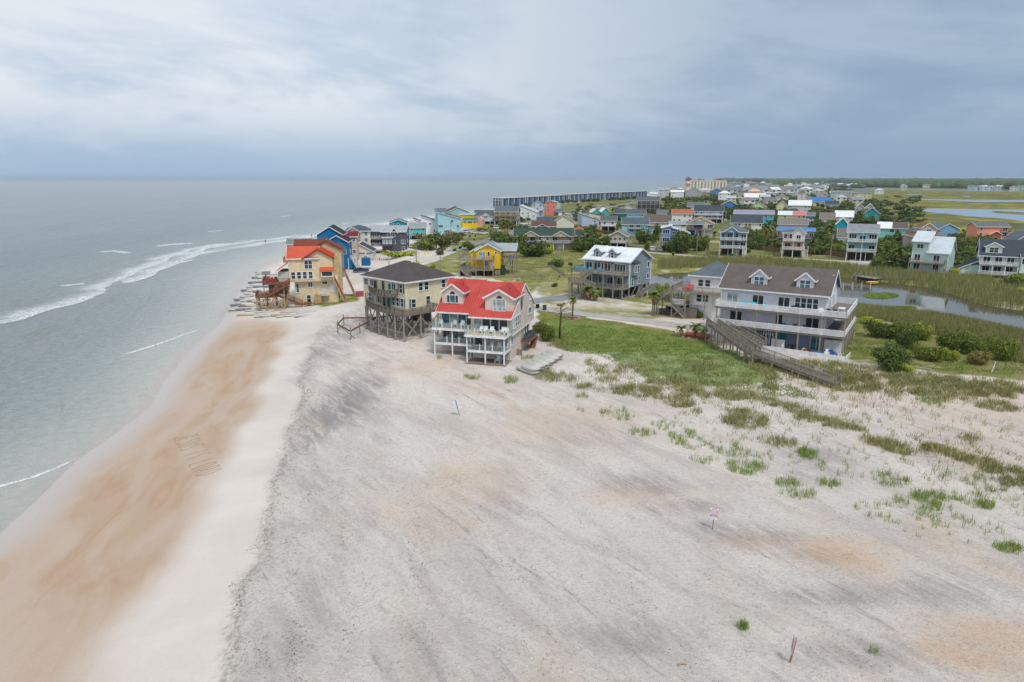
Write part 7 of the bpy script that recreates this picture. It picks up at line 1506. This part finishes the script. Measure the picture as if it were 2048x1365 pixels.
for a in [(1145, 640, 46, 13, 'thin-trunked palm beside the gravel driveway'), (1308, 632, 48, 17, 'palm over the dark pickup by the white pond house'), (1362, 674, 22, 14, 'short palm at the left end of the boardwalk bed'), (1390, 676, 28, 16, 'short palm in the red mulch bed by the boardwalk'), (1406, 680, 24, 14, 'short palm half behind the boardwalk railing'), (1176, 600, 26, 18, 'low bushy palm before the metal-roofed house stairs'), (1190, 602, 20, 14, 'low palm at the foot of the metal-roofed house stairs'), (1530, 492, 40, 14, 'tall palm between the arcade and pink houses'), (1548, 508, 28, 10, 'palm left of the pink house'), (1625, 506, 26, 11, 'palm right of the pink house'), (1622, 512, 18, 10, 'short palm by the wooden fence'),
          (1757, 512, 22, 12, 'palm right of the light teal house'), (1795, 530, 30, 16, 'shaggy palm left of the garden shed poles'), (1836, 522, 30, 11, 'palm before the brown two-tier hip house'), (1820, 530, 22, 14, 'brownish palm near the brown two-tier house'), (1010, 472, 32, 16, 'shaggy tall palm beside the road bend'), (1415, 512, 20, 6, 'slim palm by the white utility box'), (1660, 490, 22, 12, 'palm in the thicket left of the light teal house'), (1428, 478, 14, 8, 'small palm below the terracotta gable'), (1660, 478, 26, 14, 'dense palm crown behind the thicket palm')]: palm(*a)
# small bare pine in front of the driveway
def bare_tree():
    x, y, z = ground(1119, 678); o = thing('pine_tree', 'thin sparse pine with bare branches by the driveway', 'tree', (x, y, z)); tr = MB(); P = [(0, 0, -.2), (.05, 0, 2), (.2, .1, 4.2), (.1, 0, 6.4)]; tr.tube(P, [.2, .17, .12, .05], 8)
    link('trunk', tr.mesh('trunk', True), mat('bark'), o); r = np.random.RandomState(2); tw = MB()
    for i in range(22):
        h0 = r.uniform(2.6, 6.2); a = r.uniform(0, 6.28); L = r.uniform(.8, 2.0); p = (.15, .05, h0); q = (p[0] + L * math.cos(a), p[1] + L * math.sin(a), h0 + r.uniform(-.1, .9)); tw.tube([p, q], [.05, .02], 5)
        for k in range(3): b = r.uniform(-.8, .8); tw.tube([q, (q[0] + .6 * math.cos(a + b), q[1] + .6 * math.sin(a + b), q[2] + r.uniform(-.2, .4))], [.02, .01], 4)
    link('branch', tw.mesh('branch'), mat('bark'), o); p, f, t_ = leafcloud(260, 3, .10, 77, .5); p = p * np.array([1.0, 1.0, 1.2]) + np.array([.2, 0, 5.4]); me = raw('crown', p, f, LEAFM[3]); fattr(me, 'tone', t_); link('crown', me, None, o)
bare_tree()

# ------------------------------------------------------------------ vehicles
WHEEL = MB().tube([(-.11, 0, 0), (.11, 0, 0)], [.34, .34], 14).mesh('tyre'); WHEEL.materials.append(BLACK); HUB = MB().tube([(-.125, 0, 0), (.125, 0, 0)], [.19, .19], 10).mesh('rim'); HUB.materials.append(PLA('9A9DA0', .3))
CARG = mat('car_glass', '15191D', .05, 'glass')
def car(px, py, rz, kind_, colr, label, L=4.7, name=None):
    x, y, z = ground(px, py); W_ = 1.85; o = thing(name or {'s': 'parked_car', 'u': 'parked_suv', 'p': 'pickup_truck'}[kind_], label, {'s': 'car', 'u': 'car', 'p': 'pickup truck'}[kind_], (x, y, z + .03), rz); m = mat('car_paint_' + colr, colr, .25)
    a = L / 2; prof = [(-a, .35), (a, .35), (a, .75), (a - .1, .92), (a - 1.35, 1.02), (-a + (.9 if kind_ == 's' else .1), 1.05), (-a, .95)]
    link('body', MB().prism([(p, q) for p, q in prof], 'y', -W_ / 2, W_ / 2).mesh('body'), m, o)
    if kind_ == 's': cb = [(-a + .8, 1.04), (a - 1.5, 1.02), (a - 2.2, 1.45), (-a + 1.5, 1.45)]
    elif kind_ == 'u': cb = [(-a + .12, 1.04), (a - 1.4, 1.02), (a - 2.0, 1.66), (-a + .4, 1.66)]
    else: cb = [(-a + 2.0, 1.04), (a - 1.3, 1.02), (a - 1.9, 1.68), (-a + 2.2, 1.68)]
    link('cabin', MB().prism(cb, 'y', -W_ / 2 + .12, W_ / 2 - .12).mesh('cabin'), m, o)
    ins = [(cb[0][0] + .14, 1.10), (cb[1][0] - .16, 1.10), (cb[2][0] - .06, cb[2][1] - .08), (cb[3][0] + .06, cb[3][1] - .08)]
    for s in (-1, 1): y0_ = s * (W_ / 2 - .12); link('side_window', MB().prism(ins, 'y', y0_ + s * .003, y0_ + s * .02).mesh('side_window'), CARG, o)
    for (p, q), nm in (((cb[1], cb[2]), 'windscreen'), ((cb[0], cb[3]), 'rear_window')):
        d = .02 if nm == 'windscreen' else -.02; link(nm, MB().poly([(p[0] + d, -W_ / 2 + .2, p[1] + .06), (p[0] + d, W_ / 2 - .2, p[1] + .06), (q[0] + d, W_ / 2 - .24, q[1] - .06), (q[0] + d, -W_ / 2 + .24, q[1] - .06)]).mesh(nm), CARG, o)
    if kind_ == 'p': link('truck_bed', MB().box(-a + .12, -a + 1.9, -.75, .75, 1.06, 1.08).mesh('truck_bed'), BLACK, o)
    for sx_ in (-a + .9, a - .9):
        for s in (-1, 1): w = link('tyre', WHEEL, None, o, (sx_, s * .84, .34), (0, 0, math.pi / 2)); link('rim', HUB, None, w)
    for s in (-1, 1): link('headlight', MB().box(a - .02, a + .02, s * .62 - .2, s * .62 + .2, .68, .84).mesh('headlight'), PLA('E9EAEA', .2), o); link('tail_light', MB().box(-a - .02, -a + .02, s * .72 - .12, s * .72 + .12, .7, .92).mesh('tail_light'), PLA('A3161A', .3), o)
CARS = [(1340, 628, .1, 'p', '6E6B63', 'bronze-grey pickup under the palm at the white pond house', 5.6), (1372, 624, .25, 'u', 'B9BCC0', 'silver car under the stairs of the white pond house'), (1102, 496, 1.9, 'u', '8C1820', 'dark red car in front of the green-roofed house'), (1466, 507, 1.6, 'u', '8C1420', 'red car in the arched carport'), (1578, 511, 1.5, 's', '8A1A1E', 'low red car in the pink house carport'), (1304, 502, 1.5, 'u', 'DDDEDF', 'white car left of the pair by the blue shed-roofed house'), (1320, 503, 1.35, 's', '9AA6BC', 'blue-grey car right of the pair by the blue shed-roofed house'),
        (722, 545, .3, 's', '27384F', 'dark blue car behind the cream stilt house roof'), (872, 483, .1, 'p', '2F3A5F', 'navy car between the bushes and aqua house'), (921, 472, -.1, 'p', '23262A', 'black pickup at the sand bank', 5.8), (934, 466, .1, 'u', 'E6E7E7', 'white car behind the black pickup'), (950, 468, .2, 's', 'D9DADB', 'pale car between the white ones'), (968, 469, .05, 'u', 'E9E9EA', 'white car right of the pale one at the hedge'), (972, 459, .1, 'u', 'B5C9DC', 'light blue car behind the green hedge'), (983, 456, .1, 's', '3A3E44', 'dark car under the white balcony house'), (995, 458, .1, 'u', 'F0F0F0', 'white van at the right end of the hedge'),
        (1047, 450, .1, 's', 'EDEEEE', 'white car before the white slant house'), (1061, 449, .2, 'u', 'E3E4E4', 'white van near the brown chimney roof'), (1015, 451, .1, 's', '6F7479', 'grey car under the tan decked house'), (1223, 461, 1.5, 's', '3A3D42', 'dark car in the white carport'), (1450, 443, 1.5, 's', 'DCDEE0', 'white car right of the pale duplex'), (1135, 430, .5, 's', 'E6E7E7', 'white car in the townhouse parking, nearest'), (1147, 426, .5, 's', '2F4F8F', 'blue car in the townhouse parking'), (1160, 423, .5, 's', 'C9CCCF', 'silver car in the townhouse parking'), (1174, 419, .5, 'u', 'F0F0F0', 'white car in the townhouse parking, in the middle'), (1186, 417, .5, 's', '3F4247', 'dark car in the townhouse parking'), (1198, 414, .5, 'u', 'EDEDEE', 'white car in the townhouse parking, farthest'), (1541, 428, 1.2, 'u', 'E3902F', 'orange van by the cream gable cottage')]
for c_ in CARS: car(*c_)

# ------------------------------------------------------------------ street furniture and small things
def bin_(px, py, lid, body, label, group=None, rz=0.0, lying=False):
    x, y, z = ground(px, py); o = thing('wheeled_bin', label, 'bin', (x, y, z + (.35 if lying else 0)), rz, group)
    if lying: o.rotation_euler = (math.pi / 2, 0, rz)
    link('bin_body', shared('bin_body', lambda: MB().prism([(-.28, 0), (.28, 0), (.36, 1.0), (-.36, 1.0)], 'x', -.32, .32)), None, o); matobj(o.children[0], body)
    l_ = link('lid', shared('bin_lid', lambda: MB().prism([(-.4, 1.003), (.4, 1.003), (.36, 1.1), (-.36, 1.14)], 'x', -.35, .35)), None, o); matobj(l_, lid)
    for s in (-1, 1): link('wheel', shared('bin_wheel', lambda: MB().tube([(-.03, 0, 0), (.03, 0, 0)], [.12, .12], 8)), BLACK, o, (s * .3, .3, .12))
LIME = PLA('9FDC2A', .4); NAVY = PLA('20303F', .5)
for px, py, lid, bd, lab, ly in [(836, 526, LIME, NAVY, 'overturned dark bin with lime lid on the sand lot', True), (1075, 617, LIME, BLACK, 'black bin with lime lid by the red-roofed duplex', False), (1089, 621, BLACK, PLA('4A4E52'), 'grey bin with black lid by the driveway', False), (1346, 511, LIME, BLACK, 'dark bin by the side road at the large bush', False), (1464, 513, LIME, BLACK, 'dark bin in front of the arched carport', False), (1534, 516, LIME, LIME, 'lime bin left on the reed edge before the pink house', False), (1541, 516, LIME, LIME, 'lime bin right on the reed edge before the pink house', False), (1591, 511, LIME, LIME, 'lime bin inside the pink house carport', False), (1498, 476, LIME, NAVY, 'lime-lidded bin behind the arcade house', False), (1417, 472, LIME, LIME, 'lime bin at the terracotta gable driveway', False), (1430, 473, LIME, LIME, 'second lime bin at the terracotta gable driveway', False), (1325, 498, LIME, NAVY, 'lime-lidded bin in the carport behind the blue-grey car', False)]: bin_(px, py, lid, bd, lab, None, .3, ly)
for i, (px, py) in enumerate([(908, 503), (911, 502), (915, 500), (919, 498), (922, 497), (932, 489), (935, 487), (948, 481), (940, 475), (947, 475), (951, 474), (930, 473)]): bin_(px, py, LIME, LIME if i in (2, 5, 9) else NAVY, 'wheeled bin with lime lid beside the road bend', 'bins beside the road')
POLEM = mat('pole_wood', '9A9186', .9, 'wood')
def pole(px, py, top, label, arm=True, group='utility poles'):
    x, y, z = ground(px, py); H_ = zat(y, top) - z; o = thing('utility_pole', label, 'utility pole', (x, y, z), .3); link('shaft', MB().tube([(0, 0, -.3), (0, 0, H_)], [.16, .11], 8).mesh('shaft'), POLEM, o)
    if arm: link('crossarm', MB().box(-.9, .9, -.06, .06, H_ - .9, H_ - .75).mesh('crossarm'), POLEM, o); link('transformer', MB().tube([(.28, 0, H_ - 2.0), (.28, 0, H_ - 1.2)], [.2, .2], 8).mesh('transformer'), PLA('A9ADB0'), o)
    return Vector((x, y, z + H_ - .7))
pp = []
for a in [(833, 533, 484, 'utility pole on the sand lot right of the plum-grey house', False), (881, 545, 512, 'short bare pole in the grass behind the cream stilt house', False), (778, 533, 522, 'stub post at the end of the sand lot rail', False), (902, 470, 443, 'utility pole before the pale blue tall house', True), (938, 492, 458, 'bare pole beside the road', False), (1028, 452, 430, 'utility pole among the shore houses', True), (1145, 502, 456, 'pole at the right end of the green-roofed house', False), (1393, 510, 460, 'utility pole right of the dark bushes by the blue house', True), (1660, 520, 466, 'utility pole by the wooden fences', True), (1803, 503, 472, 'utility pole behind the shed', True), (1809, 513, 488, 'short pole beside the shed pole', False), (1417, 512, 496, 'short white post by the slim palm', False), (1450, 450, 420, 'utility pole right of the pale duplex', True), (1162, 415, 398, 'utility pole by the townhouse parking', True)]: pp.append(pole(*a))
def wire(i, j):
    a, b = pp[i], pp[j]; P = []
    for k in range(11): u = k / 10; q = a + (b - a) * u; q.z -= 4 * u * (1 - u) * 1.2; P.append(tuple(q))
    tag(link('overhead_wire', MB().tube(P, [.02] * 11, 4).mesh('overhead_wire'), BLACK), 'thin overhead wire strung between utility poles %s' % ('by the pond road' if i > 6 else 'along the shore road'), 'wire', 'overhead wires')
wire(7, 8); wire(8, 9); wire(3, 5); wire(0, 3)
# beach signs
def sign(px, py, top, label, red, tilt, rz, wdt=.62, hgt=.95):
    x, y, z = ground(px, py); H_ = max(1.7, (zat(y, top) - z)); o = thing('beach_sign', label, 'sign', (x, y, z), rz); o.rotation_euler = (0, tilt, rz)
    link('post', MB().box(-.03, .03, -.03, .03, -.3, H_ + .05 if not red else H_).mesh('post'), mat('steel_post', '5C6064', .5), o)
    yy = -.06 if red else .045; link('panel', MB().box(-wdt / 2, wdt / 2, yy - .012, yy + .012, H_ - hgt, H_).mesh('panel'), PLA('E9EBF2'), o)
    if red:
        rw = random.Random(3)
        for i, (w_, th) in enumerate(((.94, .07), (.6, .09), (.7, .06), (.85, .05), (.6, .07), (.8, .07), (.94, .09))):
            zz = H_ - .07 - i * .125; k = 6; c0 = -wdt * w_ / 2
            for j in range(k):
                a = c0 + wdt * w_ * j / k; link('printed_mark', MB().box(a + .012, a + wdt * w_ / k * rw.uniform(.6, .95), yy - .018, yy - .0125, zz - th / 2, zz + th / 2).mesh('printed_mark'), PLA('C8324E') if i in (0, 6) else PLA('D8708A'), o)
        for s in (-1, 1):
            for zz in (H_ - .08, H_ - .42, H_ - .52, H_ - .88): link('corner_mark', MB().box(s * (wdt / 2 - .05) - .03, s * (wdt / 2 - .05) + .03, yy - .02, yy - .0125, zz - .03, zz + .03).mesh('corner_mark'), PLA('6E1526'), o)
sign(1425, 1059, 1012, 'white sign covered in red print on a steel post in the open sand', True, .02, R(-18), .62, 1.15)
sign(919, 832, 800, 'blank-backed white sign leaning left on a steel post before the red-roofed duplex', False, -.22, R(14), .75, 1.15)
x, y, z = ground(1580, 1326); o = thing('beach_sign', 'sign seen edge-on on a weathered wooden post at the bottom right', 'sign', (x, y, z)); o.rotation_euler = (R(4), R(5), R(-16))
link('post', MB().box(-.05, .05, -.05, .05, -.3, 1.75).mesh('post'), mat('tan_post', 'A3866A', .9, 'wood'), o); link('panel', MB().prism([(-.3, .75), (.28, .8), (.26, 1.85), (-.28, 1.8)], 'x', -.085, -.06).mesh('panel'), PLA('DDC9CF'), o)
for i in range(5): link('printed_mark', MB().box(-.09, -.0855, -.22, .2, .95 + i * .17, 1.02 + i * .17).mesh('printed_mark'), PLA('C86A82'), o)
tag(link('driftwood', MB().tube([(-.25, 0, .03), (0, .1, .10), (.3, .02, .05)], [.05, .07, .03], 7).mesh('driftwood', True), mat('dry_tan_wood', 'BFA778', .9), None, ground(1363, 1332)), 'small brown piece of driftwood on the open sand', 'driftwood')
x, y, z = ground(1983, 746); o = thing('white_stake', 'white stake leaning in the dune grass near the right shrubs', 'stake', (x, y, z)); o.rotation_euler = (0, .22, 0); link('stake', MB().box(-.05, .05, -.04, .04, -.2, 1.5).mesh('stake'), WHITE, o); link('cap', MB().box(-.07, .07, -.06, .06, 1.5, 1.56).mesh('cap'), WHITE, o)
# letters drawn in the wet sand: strokes as shallow furrows with raised rims
GLY = {'J': [[(0, .2), (.2, 0), (.5, 0), (.6, .25), (.6, 1)], [(.2, 1), (.9, 1)]], 'E': [[(.7, 0), (0, 0), (0, 1), (.7, 1)], [(0, .5), (.6, .5)]], 'S': [[(0, .1), (.4, 0), (.7, .2), (.5, .45), (.15, .6), (.05, .85), (.35, 1), (.7, .9)]], 'U': [[(0, 1), (0, .2), (.3, 0), (.6, .15), (.7, 1)]], 'I': [[(.3, 0), (.3, 1)]], 'L': [[(0, 1), (0, 0), (.7, 0)]], 'O': [[(.35, 0), (.05, .25), (.05, .75), (.35, 1), (.65, .75), (.65, .25), (.35, 0)]], 'R': [[(0, 0), (0, 1), (.5, 1), (.65, .75), (.45, .5), (0, .5)], [(.3, .5), (.7, 0)]], 'D': [[(0, 0), (0, 1), (.4, .95), (.7, .6), (.6, .2), (0, 0)]]}
p0 = Vector(at(352, 868, .9)); p1 = Vector(at(400, 950, .9)); rd = (p1 - p0) / 12.5; upv = Vector(at(396, 860, .9)) - Vector(at(350, 870, .9))
wr = thing('sand_writing', 'big capital letters scratched into the tan wet sand', 'writing', (0, 0, 0))
for i, ch in enumerate('JESUS IS LORD'):
    mb = MB()
    for st in GLY.get(ch, []):
        Q = [p0 + rd * (i + a * .85) + upv * (b - .15) for a, b in st]
        for a, b in zip(Q, Q[1:]):
            n = max(1, int((b - a).length / .4))
            for k in range(n):
                u, v = a + (b - a) * k / n, a + (b - a) * (k + 1) / n; mb.bar((u.x, u.y, gzs(u.x, u.y) + .008), (v.x, v.y, gzs(v.x, v.y) + .008), .034, .016)
    if mb.v: link('letter', mb.mesh('letter'), mat('damp_sand', '8C765F', .95), wr)
# sandbags: long geotextile bags by the two houses at the water
BAG = MB().tube([(-.5, 0, .5), (-.42, 0, .52), (0, 0, .54), (.42, 0, .52), (.5, 0, .5)], [.2, .48, .52, .48, .2], 10).mesh('sandbag', True); BAGM = mat('pale_bag', 'C3C0B8', .95); BAGG = mat('grey_bag', '85878A', .8)
BAG.materials.append(BAGM)
def bag(px, py, L, w, hh, rz, mt, label, group, dz=0):
    x, y, z = ground(px, py); o = tag(link('sandbag', BAG, None, None, (x, y, z - .12 + dz), (rg.uniform(-.05, .05), rg.uniform(-.06, .06), rz), (L, w, hh)), label, 'sandbag', group); matobj(o, mt)
for r_ in range(2):
    for i in range(6): bag(1056 + i * 9.4 + r_ * 6, 745 - i * 5.6 + r_ * 2, 4.2 - r_, 1.75, .85, R(-57 + rg.uniform(-5, 5)), BAGM, 'long pale sandbag stacked on the sand right of the red-roofed duplex', 'pale sandbags by the duplex', r_ * .45)
for r_ in range(9):
    for i in range(5):
        dk_ = (i * 3 + r_ * 2) % 5 > 1; xl = 516 - r_ * 6.0
        bag(xl + i * (534 - xl) / 4.2 + rg.uniform(-4, 4), 547 + r_ * 9.2 + rg.uniform(-2, 2), 2.5, 1.15, .55, R(8 + rg.uniform(-10, 10)), BAGG if dk_ else BAGM, 'dark wet sandbag of the revetment in front of the tan duplex' if dk_ else 'pale sandbag of the revetment in front of the tan duplex', 'dark revetment bags' if dk_ else 'pale revetment bags', .06)
for i in range(16): bag(490 + (i % 8) * 17 + rg.uniform(-6, 6), 622 + (i // 8) * 9 + rg.uniform(-3, 3), 4.0, 1.3, .4, R(15 + rg.uniform(-25, 25)), BAGM if i % 4 else mat('tan_bag', 'B79F7C', .95), 'half-buried pale sandbag on the beach below the tan duplex', 'half-buried bags')
# dock, posts and kayak
def dock():
    w = House('dock', 'weathered timber dock with tall posts standing in the pond', 0, 0, 0, 'dock', 0); P = [at(1722, 553, 1.9), at(1770, 556, 1.9), at(1838, 556, 1.9)]
    for a, b in zip(P, P[1:]):
        a, b = Vector(a + (1.9,)), Vector(b + (1.9,)); d = (b - a).normalized(); s = Vector((-d.y, d.x, 0)) * .9; mb = MB(); n = int((b - a).length / .3)
        for k in range(n): c = a + (b - a) * (k + .5) / n; mb.bar(c - s, c + s, .27, .06)
        w.part('walkway', mb, WOOD)
        for k in range(6):
            c = a + (b - a) * k / 5
            for q in (-1, 1): w.post(c.x + s.x * q, c.y + s.y * q, .2, 3.1, WOOD, .2, 'post')
    a, b = at(1716, 552, 1.9), at(1755, 558, 1.9); w.part('platform', MB().bar(a + (1.95,), b + (1.95,), 3.0, .12), WOOD); w.stair((a[0], a[1], 1.9), (a[0] - 2.0, a[1] - 1.5, .9), 1.2, WOOD)
dock()
for i in range(4):
    x, y = at(1686 + i * 18, 580 - i * .2, 1.0); tag(link('mooring_post', shared('post_round', m_cyl), None, None, (x, y, .3), None, (.3, .3, 2.6)), 'pale post standing in the pond water behind the grey house', 'post', 'pond posts'); matobj(bpy.data.objects[COL.objects[-1].name], PLA('C9C6C0'))
x, y = at(1745, 565, 1.0); o = thing('kayak', 'yellow and orange kayak floating beside the dock', 'kayak', (x, y, 1.0), R(-10)); K = [(-1.6, .12), (-1.1, .34), (0, .42), (1.1, .34), (1.6, .12)]
link('hull', MB().tube([(k, 0, .12) for k, _ in K], [r_ for _, r_ in K], 10).mesh('hull', True), PLA('E3C22B', .35), o, None, None, (1, 1, .6)); link('cockpit', MB().tube([(-.6, 0, .30), (.6, 0, .30)], [.2, .2], 8).mesh('cockpit'), PLA('E0622B', .4), o, None, None, (1, 1, .7))
# fences
def fence(pts, hgt, mt, label, slat=.14, gap=.02, z0=1.5, name='fence'):
    o = thing(name, label, 'fence', (0, 0, 0)); P = [Vector(at(a, b, z0)) for a, b in pts]
    for a, b in zip(P, P[1:]):
        L = (b - a).length; n = int(L / (slat + gap)); d = (b - a) / L; mb = MB(); up = Vector((0, 0, 1))
        for k in range(n): q = a + (b - a) * (k + .5) / n; z = gzs(q.x, q.y); mb.bar((q.x, q.y, z), (q.x, q.y, z + hgt * rg.uniform(.95, 1.02)), slat, .03, (-d.y, d.x, 0))
        k_ = link('slats', mb.mesh('slats'), mt, o); kind(k_, 'stuff')
        for k in range(int(L / 2.5) + 1): q = a + d * min(k * 2.5, L); z = gzs(q.x, q.y); link('post', shared('post_square', m_box), None, o, (q.x - d.y * .08, q.y + d.x * .08, z), None, (.12, .12, hgt + .1)); matobj(COL.objects[-1], mt)
        for hh in (.3, .8): link('rail', MB().bar((a.x - d.y * .05, a.y + d.x * .05, gzs(a.x, a.y) + hgt * hh), (b.x - d.y * .05, b.y + d.x * .05, gzs(b.x, b.y) + hgt * hh), .05, .1).mesh('rail'), mt, o)
FW = mat('fence_wood', '8A6F5C', .9, 'wood')
fence([(1528, 503), (1560, 506)], 1.9, FW, 'brown board fence left of the pink house'); fence([(1613, 507), (1655, 511)], 1.9, FW, 'brown board fence right of the pink house'); fence([(1655, 511), (1690, 515)], 1.9, FW, 'brown board fence left of the light teal house'); fence([(1652, 500), (1690, 503)], 1.8, FW, 'rear brown board fence with blue stacks behind it')
fence([(1028, 556), (1130, 553), (1122, 548), (1104, 536), (1020, 538)], 1.0, WOOD, 'low weathered picket fence around the open lot behind the red roof', .05, .16); fence([(1808, 535), (1842, 541)], 1.5, WOOD, 'grey fence beside the mint metal-roofed house'); fence([(1168, 463), (1235, 468)], 1.2, mat('orange_wood', 'B0603A', .9, 'wood'), 'orange stained fence by the white carport house'); fence([(730, 522), (776, 521)], .9, WOODB, 'low rail across the sand lot behind the cream stilt house', .05, .6)
# low garden walls, mulch beds, cone, pump box
BED = mat('red_mulch', '8A4A34', .95); 
for px, py, r_, lab in ((1392, 672, 3.0, 'red mulch bed under the short palms by the boardwalk'), (1146, 637, 1.3, 'round red mulch ring under the thin palm')):
    x, y, z = ground(px, py); o = thing('mulch_bed', lab, 'flower bed', (x, y, z)); link('mulch', MB().tube([(0, 0, -.1), (0, 0, .08)], [r_, r_ * .9], 16).mesh('mulch'), BED, o)
    for k in range(14): a = k * 6.283 / 14; link('edging_stone', shared('edging', lambda: MB().box(-.22, .22, -.1, .1, -.05, .16)), CONC, o, (r_ * math.cos(a), r_ * math.sin(a), 0), (0, 0, a + 1.57))
for k, (pts) in enumerate(([(1352, 672), (1350, 664), (1358, 656)], [(1366, 674), (1372, 664), (1378, 660)])):
    o = thing('garden_wall', 'pale curved block wall %s the short palm' % ('left of' if k == 0 else 'right of'), 'wall', (0, 0, 0)); P = [ground(a, b) for a, b in pts]
    for a, b in zip(P, P[1:]):
        a, b = Vector(a), Vector(b); n = max(2, int((b - a).length / .5))
        for j in range(n): q = a + (b - a) * (j + .5) / n; link('block', shared('wall_block', lambda: MB().box(-.24, .24, -.14, .14, -.1, .45)), PLA('D6C6A8'), o, q, (0, 0, math.atan2(b.y - a.y, b.x - a.x)))
x, y, z = ground(1116, 496); o = thing('traffic_cone', 'orange traffic cone right of the red car', 'cone', (x, y, z)); link('cone', MB().tube([(0, 0, .04), (0, 0, .75)], [.22, .04], 10).mesh('cone'), PLA('E2632A'), o); link('base', MB().box(-.28, .28, -.28, .28, 0, .04).mesh('base'), PLA('D8552A'), o)
for k, (px, py) in enumerate(((850, 511), (856, 511))): tag(link('bollard', MB().tube([(0, 0, -.2), (0, 0, 1.9), (0, 0, 2.0)], [.14, .14, .08], 10).mesh('bollard'), PLA('E6CF1E', .5), None, ground(px, py)), ('left' if k == 0 else 'right') + ' one of two yellow posts at the bushes by the sand road', 'bollard', 'yellow posts')
# people on the wet sand
def person(px, py, label, shirt, pose=1.0):
    x, y = at(px, py, .05); V = [(0, 0, .95), (0, 0, 1.2), (0, 0, 1.42), (0, -.02, 1.52), (0, -.03, 1.66), (.1, 0, .9), (.12, .12, .5), (.13, .2, .06), (-.1, 0, .9), (-.12, -.14, .5), (-.12, -.1, .06), (.2, 0, 1.4), (.28, .05, 1.12), (.27, -.08, .88), (-.2, 0, 1.4), (-.28, .02, 1.12), (-.27, -.1, .88), (.13, .1, .03), (-.12, -.22, .03)]
    E_ = [(0, 1), (1, 2), (2, 3), (3, 4), (0, 5), (5, 6), (6, 7), (0, 8), (8, 9), (9, 10), (2, 11), (11, 12), (12, 13), (2, 14), (14, 15), (15, 16), (7, 17), (10, 18)]
    rad = [.15, .16, .17, .06, .11, .1, .075, .05, .1, .075, .05, .065, .05, .035, .065, .05, .035, .04, .04]
    me = bpy.data.meshes.new('body'); me.from_pydata(V, E_, []); me.update(); o = thing('person', label, 'person', (x, y, max(0, gzs(x, y))), .4); b = link('body', me, PLA('4A3A36'), o)
    b.modifiers.new('skin', 'SKIN'); sv = me.skin_vertices[0].data if me.skin_vertices else None
    if sv is None: me.skin_vertices.new() if hasattr(me.skin_vertices, 'new') else None
    bm = bmesh.new(); bm.from_mesh(me); lay = bm.verts.layers.skin.verify()
    for v, r_ in zip(bm.verts, rad): v[lay].radius = (r_, r_ * .85)
    bm.verts.ensure_lookup_table(); bm.verts[0][lay].use_root = True; bm.to_mesh(me); bm.free()
    ss = b.modifiers.new('sub', 'SUBSURF'); ss.levels = 1; ss.render_levels = 1
    link('shirt', MB().tube([(0, 0, .85), (0, 0, 1.1), (0, 0, 1.46)], [.19, .18, .2], 10).mesh('shirt', True), PLA(shirt), o); link('hair', MB().tube([(0, -.02, 1.62), (0, -.02, 1.72), (0, -.02, 1.79)], [.115, .12, .05], 10).mesh('hair', True), BLACK, o)
person(531, 487, 'person in dark clothes walking through the shallow swash', '2F2430'); person(623, 475, 'person in brown far along the beach before the blue house', '6B4A3A')
for i, (px, py) in enumerate(((1402, 376), (1600, 374), (1662, 373))):
    if i: x, y, z = ground(px, py + 3); tag(link('radio_mast', MB().tube([(0, 0, 0), (0, 0, 40)], [.6, .3], 6).mesh('radio_mast'), PLA('8A929A'), None, (x, y, z)), 'thin mast left of the sound inlet' if i == 1 else 'thin mast right of the sound inlet', 'mast')

# ------------------------------------------------------------------ air
HZ = bpy.data.materials.new('haze_air'); HZ.use_nodes = True; t = NT(HZ.node_tree); t.n.remove(t.n['Principled BSDF']); pv = t.new('ShaderNodeVolumePrincipled'); pv.inputs['Color'].default_value = (.72, .82, .95, 1); pv.inputs['Density'].default_value = .00006
t.l.new(pv.outputs[0], t.n['Material Output'].inputs['Volume'])
kind(link('haze', MB().box(-16800, 16800, -200, 17300, -6, 62).mesh('haze'), HZ), 'stuff', 'thin sea haze over the coast')
